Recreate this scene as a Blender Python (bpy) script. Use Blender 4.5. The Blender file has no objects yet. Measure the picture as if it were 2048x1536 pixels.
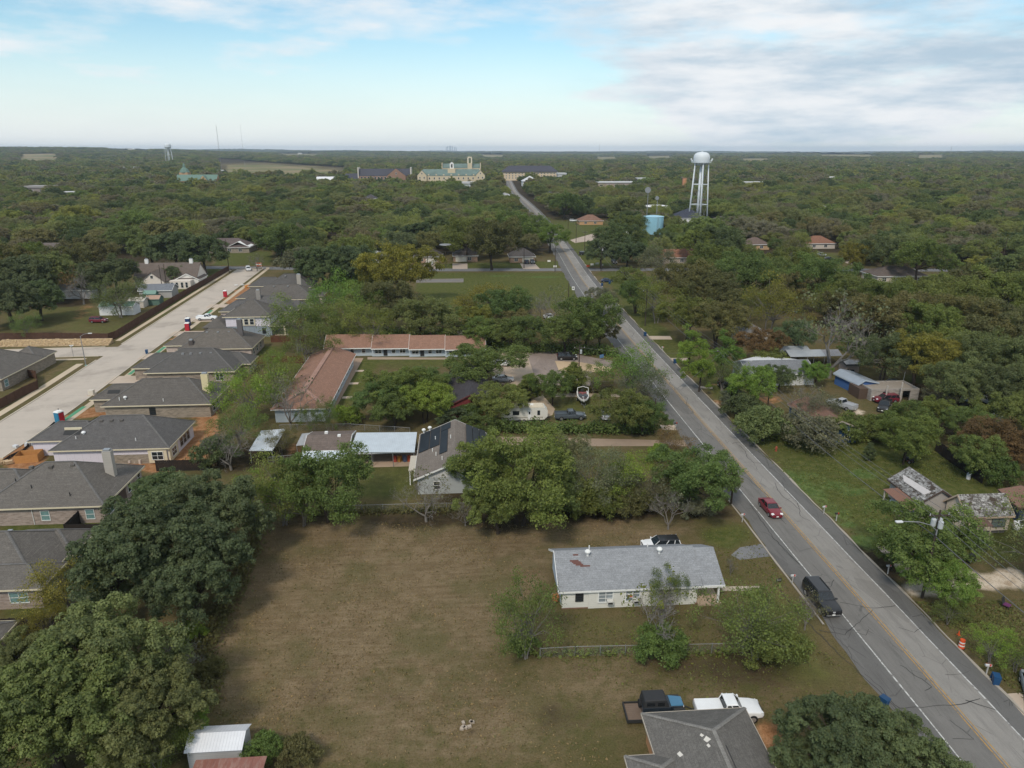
import bpy, bmesh, math, random
import numpy as np
from mathutils import Vector, Matrix, noise as mnoise

random.seed(7)
sc = bpy.context.scene
COL = sc.collection

# ------------------------------------------------------------------ camera
# World axes follow the town grid: +X across the main road (to the right), +Y along it, away from the drone.
F_PX, CAM_H, HORIZON = 1420.0, 48.0, 300.0
PITCH = math.atan((768 - HORIZON) / F_PX)
YAW = math.radians(4.0)
cam_d = bpy.data.cameras.new('camera')
cam_d.sensor_width = 36.0
cam_d.lens = 36.0 * F_PX / 2048.0
cam_d.clip_start, cam_d.clip_end = 0.5, 60000.0
cam = bpy.data.objects.new('camera', cam_d)
COL.objects.link(cam)
cam.location = (0, 0, CAM_H)
cam.rotation_euler = (math.pi / 2 - PITCH, 0, -YAW)
sc.camera = cam

# ------------------------------------------------------------------ sky, sun, exposure
SUN_EL, SUN_AZ = math.radians(48), math.radians(205)      # azimuth from +Y, clockwise: behind the camera, a little to the left
world = bpy.data.worlds.new('World')
sc.world = world
world.use_nodes = True
wn = world.node_tree
wn.nodes.clear()
def wnode(t, **kw):
    n = wn.nodes.new(t)
    for k, v in kw.items():
        setattr(n, k, v)
    return n
def wmath(op, a, b=None, c=None, clamp=False):
    n = wnode('ShaderNodeMath', operation=op, use_clamp=clamp)
    for i, x in enumerate((a, b, c)):
        if x is None: continue
        if isinstance(x, (int, float)): n.inputs[i].default_value = x
        else: wn.links.new(x, n.inputs[i])
    return n.outputs[0]
def wramp(x, lo, hi):
    n = wnode('ShaderNodeMapRange', interpolation_type='SMOOTHSTEP')
    wn.links.new(x, n.inputs[0])
    for i, v in ((1, lo), (2, hi), (3, 0.0), (4, 1.0)):
        n.inputs[i].default_value = v
    return n.outputs[0]
def wmix(f, a, b):
    n = wnode('ShaderNodeMix', data_type='RGBA')
    for i, x in ((0, f), (6, a), (7, b)):
        if isinstance(x, (int, float)): n.inputs[i].default_value = x
        elif isinstance(x, tuple): n.inputs[i].default_value = (*x, 1)
        else: wn.links.new(x, n.inputs[i])
    return n.outputs[2]
SKY_STRENGTH = 0.115
sky = wnode('ShaderNodeTexSky', sky_type='NISHITA')
sky.sun_disc = False
sky.sun_elevation = SUN_EL
sky.sun_rotation = SUN_AZ
sky.altitude = 200
sky.air_density, sky.dust_density, sky.ozone_density = 1.0, 0.6, 1.2
tc = wnode('ShaderNodeTexCoord')
sep = wnode('ShaderNodeSeparateXYZ')
wn.links.new(tc.outputs['Generated'], sep.inputs[0])
dx, dy, dz = sep.outputs
elev = wmath('MAXIMUM', dz, 0.0)
def cloud_noise(scale, sx, sy, sz, off, detail=7.0, rough=0.55):
    m = wnode('ShaderNodeMapping')
    m.inputs['Location'].default_value = off
    m.inputs['Scale'].default_value = (sx, sy, sz)
    wn.links.new(tc.outputs['Generated'], m.inputs[0])
    n = wnode('ShaderNodeTexNoise')
    n.inputs['Scale'].default_value = scale
    n.inputs['Detail'].default_value = detail
    n.inputs['Roughness'].default_value = rough
    wn.links.new(m.outputs[0], n.inputs['Vector'])
    return n.outputs[0]
n_big = cloud_noise(2.6, 1, 1, 5.0, (3.1, 0.4, 1.7), 5)
n_fine = cloud_noise(5.5, 1, 1, 4.0, (7.7, 2.2, 0.3), 11, 0.6)
n_shade = cloud_noise(5.0, 1, 1, 5.0, (1.2, 5.1, 4.4), 10, 0.6)
# a bank of broken cloud over the right of the town, clear sky to the left, everything veiled to white near the horizon
bank = wramp(wmath('ADD', dx, wmath('MULTIPLY', dz, 0.9)), 0.16, 0.40)
veil = wmath('SUBTRACT', 1.0, wramp(dz, -0.02, 0.165))
cover = wmath('ADD', wmath('MULTIPLY', n_big, 0.55), wmath('MULTIPLY', n_fine, 0.62))
cover = wmath('ADD', cover, wmath('MULTIPLY', bank, 0.19))
cloud = wramp(cover, 0.54, 0.80)
cloud = wmath('MAXIMUM', cloud, wmath('MULTIPLY', veil, 0.95))
grey = wmath('MULTIPLY', wramp(n_shade, 0.36, 0.70), wmath('ADD', wmath('MULTIPLY', bank, 0.85), 0.12), clamp=True)
k = 1.0 / SKY_STRENGTH
cloud_col = wmix(grey, tuple(k * v for v in (0.55, 0.565, 0.58)), tuple(k * v for v in (0.285, 0.37, 0.445)))
tintn = wnode('ShaderNodeMix', data_type='RGBA', blend_type='MULTIPLY')
tintn.inputs[0].default_value = 1.0
tintn.inputs[7].default_value = (0.655, 0.785, 0.76, 1)
wn.links.new(sky.outputs[0], tintn.inputs[6])
skycol = wmix(cloud, tintn.outputs[2], cloud_col)
bg = wnode('ShaderNodeBackground')
bg.inputs['Strength'].default_value = SKY_STRENGTH
wn.links.new(skycol, bg.inputs['Color'])
wo = wnode('ShaderNodeOutputWorld')
wn.links.new(bg.outputs[0], wo.inputs['Surface'])

sun_d = bpy.data.lights.new('sun', 'SUN')
sun_d.energy = 1.5
sun_d.angle = math.radians(10)
sun_d.color = (1.0, 0.91, 0.78)
sun = bpy.data.objects.new('sun', sun_d)
COL.objects.link(sun)
sun_dir = Vector((math.sin(SUN_AZ) * math.cos(SUN_EL), math.cos(SUN_AZ) * math.cos(SUN_EL), math.sin(SUN_EL)))
sun.rotation_euler = sun_dir.to_track_quat('Z', 'Y').to_euler()

vs = sc.view_settings
vs.view_transform = 'Standard'
vs.look = 'None'
vs.exposure = 0.72
vs.gamma = 1.0
vs.use_curve_mapping = False
HAZE = 0.000062
sc.cycles.max_bounces = 6
sc.cycles.diffuse_bounces = 3
sc.cycles.glossy_bounces = 2
sc.cycles.transmission_bounces = 4
sc.cycles.volume_bounces = 1
sc.cycles.transparent_max_bounces = 8
sc.cycles.caustics_reflective = False
sc.cycles.caustics_refractive = False

# ------------------------------------------------------------------ from survey marks on the photograph to metres on the ground
_sp, _cp, _sa, _ca = math.sin(PITCH), math.cos(PITCH), math.sin(YAW), math.cos(YAW)
def G(x, y, z=0.0):
    """Ground (or height z) point, in metres, of a photograph mark at 2048x1536."""
    dx, dy = (x - 1024) / F_PX, -(y - 768) / F_PX
    Y, Z = _cp + dy * _sp, -_sp + dy * _cp
    t = (z - CAM_H) / Z
    X, Y = dx * t, Y * t
    return (X * _ca + Y * _sa, -X * _sa + Y * _ca)
def PX(u, v, z=0.0):
    X, Y = u * _ca - v * _sa, u * _sa + v * _ca
    d = Y * _cp - (z - CAM_H) * _sp
    up = Y * _sp + (z - CAM_H) * _cp
    return (1024 + F_PX * X / d, 768 - F_PX * up / d, d)
def HGT(u, v, ytop):
    """Height of something standing at (u, v) whose top is at photo row ytop."""
    lo, hi = 0.0, 300.0
    for _ in range(40):
        m = (lo + hi) / 2
        if PX(u, v, m)[1] > ytop: lo = m
        else: hi = m
    return lo
def GP(pts, z=0.0):
    return [G(p[0], p[1], z) for p in pts]
# ------------------------------------------------------------------ mesh and object helpers
class MB:
    """Collects faces; build() links them as ONE mesh object."""
    def __init__(s):
        s.v, s.f = [], []
    def face(s, pts):
        n = len(s.v)
        s.v += [tuple(p) for p in pts]
        s.f.append(tuple(range(n, n + len(pts))))
        return s
    def box(s, x0, x1, y0, y1, z0, z1):
        n = len(s.v)
        s.v += [(x0,y0,z0),(x1,y0,z0),(x1,y1,z0),(x0,y1,z0),(x0,y0,z1),(x1,y0,z1),(x1,y1,z1),(x0,y1,z1)]
        s.f += [tuple(n+i for i in q) for q in ((3,2,1,0),(4,5,6,7),(0,1,5,4),(1,2,6,5),(2,3,7,6),(3,0,4,7))]
        return s
    def cbox(s, c, d, rz=0.0, rx=0.0, ry=0.0):
        M = Matrix.Translation(c) @ Matrix.Rotation(rz, 4, 'Z') @ Matrix.Rotation(ry, 4, 'Y') @ Matrix.Rotation(rx, 4, 'X')
        b = MB().box(-d[0]/2, d[0]/2, -d[1]/2, d[1]/2, -d[2]/2, d[2]/2)
        return s.add(b, M)
    def add(s, o, M=None):
        n = len(s.v)
        s.v += [tuple(M @ Vector(p)) for p in o.v] if M else list(o.v)
        s.f += [tuple(n + i for i in f) for f in o.f]
        return s
    def loft(s, rings, cap=True):
        n, m = len(s.v), len(rings[0])
        for r in rings: s.v += [tuple(p) for p in r]
        for k in range(len(rings) - 1):
            for i in range(m):
                j = (i + 1) % m
                s.f.append((n+k*m+i, n+k*m+j, n+(k+1)*m+j, n+(k+1)*m+i))
        if cap:
            s.f.append(tuple(n+i for i in reversed(range(m))))
            s.f.append(tuple(n+(len(rings)-1)*m+i for i in range(m)))
        return s
    def tube(s, p0, p1, r0, r1=None, n=6, cap=True):
        p0, p1 = Vector(p0), Vector(p1)
        r1 = r0 if r1 is None else r1
        d = (p1 - p0)
        if d.length < 1e-6: return s
        d.normalize()
        a = d.orthogonal().normalized(); b = d.cross(a)
        rg = [[p + (a*math.cos(t) + b*math.sin(t))*r for t in (2*math.pi*i/n for i in range(n))] for p, r in ((p0, r0), (p1, r1))]
        return s.loft(rg, cap)
    def path(s, pts, r, n=5):
        for a, b in zip(pts[:-1], pts[1:]): s.tube(a, b, r, r, n)
        return s
    def lathe(s, prof, n=16, c=(0, 0, 0)):
        rg = [[(c[0]+r*math.cos(2*math.pi*i/n), c[1]+r*math.sin(2*math.pi*i/n), c[2]+z) for i in range(n)] for r, z in prof]
        return s.loft(rg)
    def prism(s, poly, z0, z1):
        return s.loft([[(p[0], p[1], z0) for p in poly], [(p[0], p[1], z1) for p in poly]])
    def mesh(s, name, smooth=False):
        me = bpy.data.meshes.new(name)
        me.from_pydata(s.v, [], s.f)
        bm = bmesh.new(); bm.from_mesh(me)
        bmesh.ops.remove_doubles(bm, verts=bm.verts, dist=1e-5)
        bmesh.ops.recalc_face_normals(bm, faces=bm.faces)
        bm.to_mesh(me); bm.free()
        if smooth: me.shade_smooth()
        me.update()
        return me
    def build(s, name, mat, parent=None, smooth=False, raw=False):
        if raw:
            me = bpy.data.meshes.new(name); me.from_pydata(s.v, [], s.f); me.update()
        else:
            me = s.mesh(name, smooth)
        me.materials.append(mat)
        return put(name, me, parent)
def put(name, data, parent=None, loc=None, rotz=None):
    o = bpy.data.objects.new(name, data)
    COL.objects.link(o)
    if parent is not None: o.parent = parent
    if loc is not None: o.location = loc
    if rotz is not None: o.rotation_euler = (0, 0, rotz)
    return o
def tag(o, label, cat=None, group=None, kind=None):
    if label: o['label'] = label
    if cat: o['category'] = cat
    if group: o['group'] = group
    if kind: o['kind'] = kind
    return o
def thing(name, label, cat, loc=(0, 0, 0), rotz=0.0, group=None):
    o = put(name, None, None, loc, rotz)
    o.empty_display_size = 0.3
    return tag(o, label, cat, group)
def struct(o):
    o['kind'] = 'structure'
    return o
def copy_tree(o, parent=None):
    c = o.copy(); COL.objects.link(c); c.parent = parent
    for ch in [x for x in o.children]: copy_tree(ch, c)
    return c

# ------------------------------------------------------------------ materials
MATS = {}
class NT:
    def __init__(s, name):
        s.m = bpy.data.materials.new(name); s.m.use_nodes = True
        s.t = s.m.node_tree; s.t.nodes.clear()
        s.out = s.n('ShaderNodeOutputMaterial'); s.p = s.n('ShaderNodeBsdfPrincipled')
        s.l(s.p.outputs[0], s.out.inputs[0])
        s.p.inputs['Specular IOR Level'].default_value = 0.25
        s._co = None
    def n(s, t, **kw):
        x = s.t.nodes.new(t)
        for k, v in kw.items(): setattr(x, k, v)
        return x
    def l(s, a, b): s.t.links.new(a, b)
    def set(s, inp, v):
        if isinstance(v, (int, float)): inp.default_value = v
        elif isinstance(v, tuple): inp.default_value = (*v, 1) if len(v) == 3 and inp.type == 'RGBA' else v
        else: s.l(v, inp)
    def co(s):
        if s._co is None: s._co = s.n('ShaderNodeNewGeometry')
        return s._co.outputs['Position']
    def obj(s): return s.n('ShaderNodeTexCoord').outputs['Object']
    def map(s, vec, sc=(1,1,1), loc=(0,0,0), rot=(0,0,0)):
        m = s.n('ShaderNodeMapping')
        m.inputs['Scale'].default_value = sc; m.inputs['Location'].default_value = loc; m.inputs['Rotation'].default_value = rot
        s.l(vec, m.inputs[0]); return m.outputs[0]
    def noise(s, scale, detail=4.0, rough=0.55, vec=None, dist=0.0):
        x = s.n('ShaderNodeTexNoise')
        x.inputs['Scale'].default_value = scale; x.inputs['Detail'].default_value = detail
        x.inputs['Roughness'].default_value = rough; x.inputs['Distortion'].default_value = dist
        s.l(s.co() if vec is None else vec, x.inputs['Vector']); return x.outputs[0]
    def ramp(s, x, lo, hi, a=0.0, b=1.0, smooth=True):
        r = s.n('ShaderNodeMapRange', interpolation_type='SMOOTHSTEP' if smooth else 'LINEAR')
        s.l(x, r.inputs[0])
        for i, v in ((1, lo), (2, hi), (3, a), (4, b)): r.inputs[i].default_value = v
        return r.outputs[0]
    def mix(s, f, a, b, mode='MIX'):
        x = s.n('ShaderNodeMix', data_type='RGBA', blend_type=mode)
        for i, v in ((0, f), (6, a), (7, b)): s.set(x.inputs[i], v)
        return x.outputs[2]
    def math(s, op, a, b=None, clamp=False):
        x = s.n('ShaderNodeMath', operation=op, use_clamp=clamp)
        s.set(x.inputs[0], a)
        if b is not None: s.set(x.inputs[1], b)
        return x.outputs[0]
    def bump(s, h, strength=0.4, dist=0.05):
        b = s.n('ShaderNodeBump'); b.inputs['Strength'].default_value = strength; b.inputs['Distance'].default_value = dist
        s.l(h, b.inputs['Height']); s.l(b.outputs[0], s.p.inputs['Normal'])
    def facade(s):
        """(along the wall or eave, height) coordinates from position and normal, in metres."""
        g = s.n('ShaderNodeNewGeometry')
        sn = s.n('ShaderNodeSeparateXYZ'); s.l(g.outputs['Normal'], sn.inputs[0])
        spn = s.n('ShaderNodeSeparateXYZ'); s.l(g.outputs['Position'], spn.inputs[0])
        f = s.math('GREATER_THAN', s.math('ABSOLUTE', sn.outputs[0]), s.math('ABSOLUTE', sn.outputs[1]))
        a = s.n('ShaderNodeMix', data_type='FLOAT')
        s.l(f, a.inputs[0]); s.l(spn.outputs[0], a.inputs[2]); s.l(spn.outputs[1], a.inputs[3])
        c = s.n('ShaderNodeCombineXYZ'); s.l(a.outputs[0], c.inputs[0]); s.l(spn.outputs[2], c.inputs[1])
        return c.outputs[0], a.outputs[0], spn.outputs[2]
    def done(s, col, rough=0.85, spec=None, metal=None):
        s.set(s.p.inputs['Base Color'], col); s.set(s.p.inputs['Roughness'], rough)
        if spec is not None: s.p.inputs['Specular IOR Level'].default_value = spec
        if metal is not None: s.p.inputs['Metallic'].default_value = metal
        return s.m
def plain(col, rough=0.7, metal=0.0, vary=0.12, spec=0.3, scale=3.0):
    key = ('plain', col, rough, metal, vary)
    if key not in MATS:
        t = NT('paint_%d' % len(MATS))
        n = t.noise(scale, 5)
        c = t.mix(n, tuple(max(0, v*(1-vary)) for v in col), tuple(min(1, v*(1+vary)) for v in col))
        MATS[key] = t.done(c, rough, spec, metal)
    return MATS[key]
def shingle(col, name='shingle', streak=0.35):
    key = ('sh', col, streak)
    if key not in MATS:
        t = NT(name)
        vec, along, h = t.facade()
        b = t.n('ShaderNodeTexBrick'); b.offset = 0.5
        t.l(t.map(vec, (1, 1.9, 1)), b.inputs['Vector'])
        b.inputs['Scale'].default_value = 1.0; b.inputs['Brick Width'].default_value = 0.33; b.inputs['Row Height'].default_value = 0.24
        b.inputs['Mortar Size'].default_value = 0.012; b.inputs['Bias'].default_value = 0.0
        b.inputs['Color1'].default_value = (*[v*0.88 for v in col], 1); b.inputs['Color2'].default_value = (*[v*1.12 for v in col], 1)
        b.inputs['Mortar'].default_value = (*[v*0.7 for v in col], 1)
        c = t.mix(t.ramp(t.noise(0.9, 6, 0.65), 0.3, 0.75, 0.0, 0.6), b.outputs[0], tuple(v*0.62 for v in col))
        st = t.noise(1.0, 5, 0.7, t.map(vec, (0.6, 7, 1)))
        c = t.mix(t.ramp(st, 0.5, 0.75, 0, streak), c, tuple(min(1, v*1.9) for v in col))
        c = t.mix(t.ramp(t.noise(9, 5, 0.8), 0.40, 0.75, 0, 0.6), c, tuple(v*1.75 for v in col))
        c = t.mix(t.ramp(t.noise(5, 5, 0.8), 0.5, 0.8, 0, 0.55), c, tuple(v*0.5 for v in col))
        t.bump(b.outputs['Fac'], 0.5, 0.02)
        MATS[key] = t.done(c, 0.93, 0.15)
    return MATS[key]
def brick(c1, c2, mortar, name='brick', w=0.55, h=0.2):
    key = ('br', c1, c2, w)
    if key not in MATS:
        t = NT(name)
        vec, along, z = t.facade()
        b = t.n('ShaderNodeTexBrick'); b.offset = 0.5
        t.l(vec, b.inputs['Vector']); b.inputs['Scale'].default_value = 1.0
        b.inputs['Brick Width'].default_value = w; b.inputs['Row Height'].default_value = h; b.inputs['Mortar Size'].default_value = 0.015
        b.inputs['Color1'].default_value = (*c1, 1); b.inputs['Color2'].default_value = (*c2, 1); b.inputs['Mortar'].default_value = (*mortar, 1)
        c = t.mix(t.ramp(t.noise(1.3, 5, 0.6, t.map(vec, (0.7, 3, 1))), 0.45, 0.7, 0, 0.55), b.outputs[0], tuple(v*0.5 for v in c1))
        t.bump(b.outputs['Fac'], 0.4, 0.015)
        MATS[key] = t.done(c, 0.9, 0.2)
    return MATS[key]
def siding(col, pitch=0.2, name='siding', vertical=False, vary=0.12, joint=0.55):
    key = ('sd', col, pitch, vertical)
    if key not in MATS:
        t = NT(name)
        vec, along, z = t.facade()
        fr = t.math('FRACT', t.math('DIVIDE', along if vertical else z, pitch))
        ln = t.ramp(fr, 0.0, 0.13, 1.0, 0.0)
        c = t.mix(t.noise(0.8, 5, 0.6), tuple(v*(1-vary) for v in col), tuple(min(1, v*(1+vary)) for v in col))
        c = t.mix(t.math('MULTIPLY', ln, joint), c, tuple(v*0.45 for v in col))
        t.bump(fr, 0.35, 0.02)
        MATS[key] = t.done(c, 0.75, 0.3)
    return MATS[key]
def metal_roof(col, pitch=0.3, rust=0.0, rustcol=(0.16, 0.075, 0.04), name='metal_roof', axis=0):
    key = ('mr', col, pitch, rust, axis)
    if key not in MATS:
        t = NT(name)
        s3 = t.n('ShaderNodeSeparateXYZ'); t.l(t.co(), s3.inputs[0])
        fr = t.math('FRACT', t.math('DIVIDE', s3.outputs[axis], pitch))
        c = t.mix(t.noise(0.7, 6, 0.65), tuple(v*0.78 for v in col), tuple(min(1, v*1.15) for v in col))
        c = t.mix(t.ramp(fr, 0.0, 0.16, 0.4, 0.0), c, tuple(v*0.5 for v in col))
        st = t.noise(1.6, 6, 0.7, t.map(t.co(), (1.6, 0.35, 1) if axis == 0 else (0.35, 1.6, 1)))
        c = t.mix(t.ramp(st, 0.62 - rust*0.35, 0.8 - rust*0.3, 0, 0.25 + rust*0.7), c, rustcol)
        t.bump(t.ramp(fr, 0.0, 0.2, 1.0, 0.0), 0.5, 0.03)
        MATS[key] = t.done(c, 0.45, 0.4, 0.15)
    return MATS[key]
def glass(col=(0.02, 0.025, 0.03)):
    key = ('gl', col)
    if key not in MATS:
        t = NT('window_glass')
        c = t.mix(t.noise(2.5, 3), tuple(v*0.6 for v in col), tuple(v*1.4 for v in col))
        MATS[key] = t.done(c, 0.06, 0.6)
    return MATS[key]
def carpaint(col, coat=0.4):
    key = ('cp', col)
    if key not in MATS:
        t = NT('car_paint')
        c = t.mix(t.noise(1.5, 3), tuple(v*0.9 for v in col), tuple(min(1, v*1.1) for v in col))
        t.p.inputs['Coat Weight'].default_value = coat; t.p.inputs['Coat Roughness'].default_value = 0.12
        MATS[key] = t.done(c, 0.35, 0.4)
    return MATS[key]
WHITE_TRIM = plain((0.72, 0.72, 0.70)); CREAM = plain((0.62, 0.55, 0.40)); TAN_TRIM = plain((0.45, 0.40, 0.33))
DARK = plain((0.03, 0.03, 0.03)); STEEL = plain((0.42, 0.43, 0.44), 0.45, 0.6); GALV = plain((0.27, 0.275, 0.28), 0.55, 0.4)
WOODPOLE = plain((0.055, 0.042, 0.032), 0.9); RUBBER = plain((0.015, 0.015, 0.016), 0.9)
GLASS = glass(); GLASS_SHADE = glass((0.16, 0.27, 0.27))
def emit(col, s):
    t = NT('lamp'); t.p.inputs['Emission Color'].default_value = (*col, 1); t.p.inputs['Emission Strength'].default_value = s
    return t.done(col)
def concrete(col, name='concrete', joints=None, stain=0.5):
    key = ('cc', col, name)
    if key not in MATS:
        t = NT(name)
        c = t.mix(t.noise(0.25, 6, 0.6), tuple(v*0.86 for v in col), tuple(min(1, v*1.1) for v in col))
        c = t.mix(t.ramp(t.noise(0.09, 5, 0.65), 0.48, 0.7, 0, stain), c, tuple(v*0.62 for v in col))
        c = t.mix(t.ramp(t.noise(5.0, 4, 0.7), 0.5, 0.8, 0, 0.3), c, tuple(v*0.7 for v in col))
        if joints:
            s3 = t.n('ShaderNodeSeparateXYZ'); t.l(t.co(), s3.inputs[0])
            fr = t.math('FRACT', t.math('DIVIDE', s3.outputs[1], joints))
            c = t.mix(t.ramp(fr, 0, 0.02, 0.6, 0), c, tuple(v*0.4 for v in col))
        t.bump(t.noise(9, 4), 0.15, 0.02)
        MATS[key] = t.done(c, 0.9, 0.2)
    return MATS[key]
def asphalt(col, name='asphalt', patch=0.5, stretch=True):
    key = ('as', col)
    if key not in MATS:
        t = NT(name)
        v2 = t.map(t.co(), (1.0, 0.12, 1)) if stretch else t.co()
        c = t.mix(t.noise(0.35, 6, 0.65), tuple(v*0.8 for v in col), tuple(v*1.2 for v in col))
        c = t.mix(t.ramp(t.noise(1.3, 6, 0.7, v2), 0.46, 0.7, 0, patch), c, tuple(v*0.55 for v in col))
        c = t.mix(t.ramp(t.noise(0.8, 5, 0.7, t.map(t.co(), (1, 0.07, 1), (31, 7, 0))), 0.52, 0.72, 0, 0.4), c, tuple(v*1.45 for v in col))
        vo = t.n('ShaderNodeTexVoronoi', feature='DISTANCE_TO_EDGE'); vo.inputs['Scale'].default_value = 0.45
        t.l(t.map(t.co(), (1, 0.5, 1)), vo.inputs['Vector'])
        wob = t.noise(0.4, 3)
        v3 = t.n('ShaderNodeTexVoronoi'); v3.inputs['Scale'].default_value = 1.0; t.l(t.map(t.co(), (0.32, 0.11, 1)), v3.inputs['Vector']); sc3 = t.n('ShaderNodeSeparateColor'); t.l(v3.outputs['Color'], sc3.inputs[0])
        c = t.mix(t.ramp(sc3.outputs[0], 0.55, 0.95, 0, 0.45, False), c, tuple(v*0.62 for v in col)); c = t.mix(t.ramp(sc3.outputs[1], 0.7, 1.0, 0, 0.4, False), c, tuple(v*1.35 for v in col))
        c = t.mix(t.math('MULTIPLY', t.ramp(vo.outputs[0], 0.004, 0.016, 0.55, 0.0), t.ramp(wob, 0.45, 0.6)), c, tuple(v*0.35 for v in col))
        c = t.mix(t.ramp(t.noise(25, 3, 0.6), 0.4, 0.8, 0, 0.5), c, tuple(v*1.5 for v in col))
        t.bump(t.noise(40, 3), 0.2, 0.01)
        MATS[key] = t.done(c, 0.92, 0.2)
    return MATS[key]
# ------------------------------------------------------------------ ground
def hill(u, v):
    """Rolling country far out; flat through the town."""
    u, v = np.asarray(u, float), np.asarray(v, float)
    d = np.hypot(u, v)
    s = np.clip((d - 1600) / 5000, 0, 1); s = s * s * (3 - 2 * s)
    left = np.clip((-u / np.maximum(d, 1) - 0.0) / 0.55, 0, 1)
    w = 0.5 + 0.5 * np.sin(u / 900 + 1.3) * np.cos(v / 1300 + 0.4) + 0.3 * np.sin(u / 410 + v / 700)
    return s * (54 * left * (0.75 + 0.25 * np.clip(d / 9000, 0, 1)) + 24 * w - 8)
def axis_lines(lo, hi, step, far_lo, far_hi, grow=1.18):
    mid = list(np.arange(lo, hi + step * 0.5, step))
    a, s = [], step
    x = hi
    while x < far_hi:
        s *= grow; x += s; a.append(min(x, far_hi))
    b, s = [], step
    x = lo
    while x > far_lo:
        s *= grow; x -= s; b.append(max(x, far_lo))
    return np.array(b[::-1] + mid + a)
UL = axis_lines(-150, 150, 1.2, -16000, 16000)
VL = axis_lines(24, 330, 1.2, -400, 17000)
GU, GV = np.meshgrid(UL, VL)
def inpoly(u, v, poly):
    inside = np.zeros(u.shape, bool)
    n = len(poly)
    for i in range(n):
        (x1, y1), (x2, y2) = poly[i], poly[(i + 1) % n]
        c = ((y1 > v) != (y2 > v)) & (u < (x2 - x1) * (v - y1) / (y2 - y1 + 1e-12) + x1)
        inside ^= c
    return inside
def wob(u, v, f, p):
    return (np.sin(u * f + 1.7 * np.sin(v * f * 0.7 + p)) + np.sin(v * f * 1.3 + p * 2 + 1.3 * np.cos(u * f * 0.9)) + 0.6 * np.sin((u + v) * f * 2.3 + p)) / 2.6
PU, PV = GU + 1.1 * wob(GU, GV, 0.45, 0.3), GV + 1.1 * wob(GU, GV, 0.5, 2.1)
ZONES = {k: np.zeros(GU.shape) for k in ('dry', 'green', 'dirt', 'pale', 'floor', 'weed', 'tan')}
def zone(kind, pts, w=1.0, px=True, soft=2):
    poly = GP(pts) if px else pts
    m = inpoly(PU, PV, poly).astype(float) * w
    for _ in range(soft):
        q = np.pad(m, 1, mode='edge')
        m = (q[1:-1, 1:-1] * 2 + q[:-2, 1:-1] + q[2:, 1:-1] + q[1:-1, :-2] + q[1:-1, 2:]) / 6
    ZONES[kind] = np.maximum(ZONES[kind], m)
def spot(kind, x, y, r, w=1.0, ry=None):
    u, v = G(x, y)
    d = np.sqrt(((PU - u) / r) ** 2 + ((PV - v) / (ry or r)) ** 2)
    ZONES[kind] = np.maximum(ZONES[kind], w * np.clip(1.35 - d, 0, 1) ** 0.8)
# woodland floor beyond the yards, by default
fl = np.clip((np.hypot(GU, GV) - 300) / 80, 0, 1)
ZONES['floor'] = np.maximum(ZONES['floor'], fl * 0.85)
# the mown lot
zone('dry', [(520,1030),(1010,1040),(1240,1032),(1420,1040),(1330,1085),(1110,1100),(1080,1180),(1000,1300),(760,1340),(600,1400),(420,1420),(400,1330),(470,1180)], 1.0, soft=5)
zone('dry', [(1010,1300),(1100,1420),(1150,1536),(560,1536),(420,1500),(410,1390),(760,1330)], 0.62, soft=6)
zone('dry', [(1010,1330),(1200,1300),(1560,1310),(1700,1400),(1500,1470),(1240,1420),(1200,1536),(1000,1536)], 0.5, soft=6)
zone('green', [(1470,1180),(1590,1180),(1660,1300),(1760,1390),(1600,1400),(1480,1330),(1440,1250)], 0.55, soft=5)
zone('green', [(1380,1050),(1480,1040),(1530,1085),(1430,1110)], 0.8, soft=4)
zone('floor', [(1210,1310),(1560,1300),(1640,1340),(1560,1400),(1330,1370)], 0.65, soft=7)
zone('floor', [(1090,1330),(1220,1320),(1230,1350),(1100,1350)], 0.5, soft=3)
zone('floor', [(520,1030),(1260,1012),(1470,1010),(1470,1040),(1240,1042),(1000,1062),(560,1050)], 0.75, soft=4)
zone('green', [(1110,1225),(1420,1225),(1460,1250),(1430,1285),(1110,1285)], 0.45, soft=4)
zone('green', [(980,1420),(1110,1400),(1240,1440),(1250,1536),(950,1536)], 0.4, soft=8)
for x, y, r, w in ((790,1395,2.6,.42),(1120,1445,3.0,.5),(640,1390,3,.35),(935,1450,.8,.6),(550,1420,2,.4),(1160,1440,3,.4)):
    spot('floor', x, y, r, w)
spot('dirt', 560, 1435, 1.5, .35)
spot('dirt', 1540, 1440, 1.2, .5); spot('dirt', 1560, 1480, 2.0, .75)
# fence-line yard of the house with solar panels
zone('green', [(700,925),(880,925),(840,1005),(690,1005)], 0.6, soft=3)
spot('dirt', 790, 965, 2.2, .4, 1.0); spot('dirt', 860, 930, 2, .35)
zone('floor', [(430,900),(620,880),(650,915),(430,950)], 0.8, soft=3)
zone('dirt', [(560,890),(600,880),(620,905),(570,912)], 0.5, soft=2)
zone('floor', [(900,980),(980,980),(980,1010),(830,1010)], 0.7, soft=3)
zone('dry', [(1150,895),(1330,893),(1330,910),(1150,915)], 0.35, soft=3)
zone('green', [(1140,893),(1400,893),(1400,915),(1150,920)], 0.5, soft=3)
zone('green', [(1060,858),(1320,862),(1330,872),(1000,872)], 0.4, soft=3)
zone('floor', [(980,848),(1320,848),(1320,866),(980,866)], 0.7, soft=2)
# yards around the boat, car park and apartments
zone('green', [(1100,795),(1320,795),(1330,860),(1100,850)], 0.55, soft=3)
zone('green', [(690,720),(770,715),(700,835),(655,840)], 0.75, soft=3)
zone('green', [(750,712),(960,712),(960,735),(760,740)], 0.6, soft=3)
zone('floor', [(1000,760),(1240,762),(1240,785),(1000,785)], 0.7, soft=2)
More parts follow.
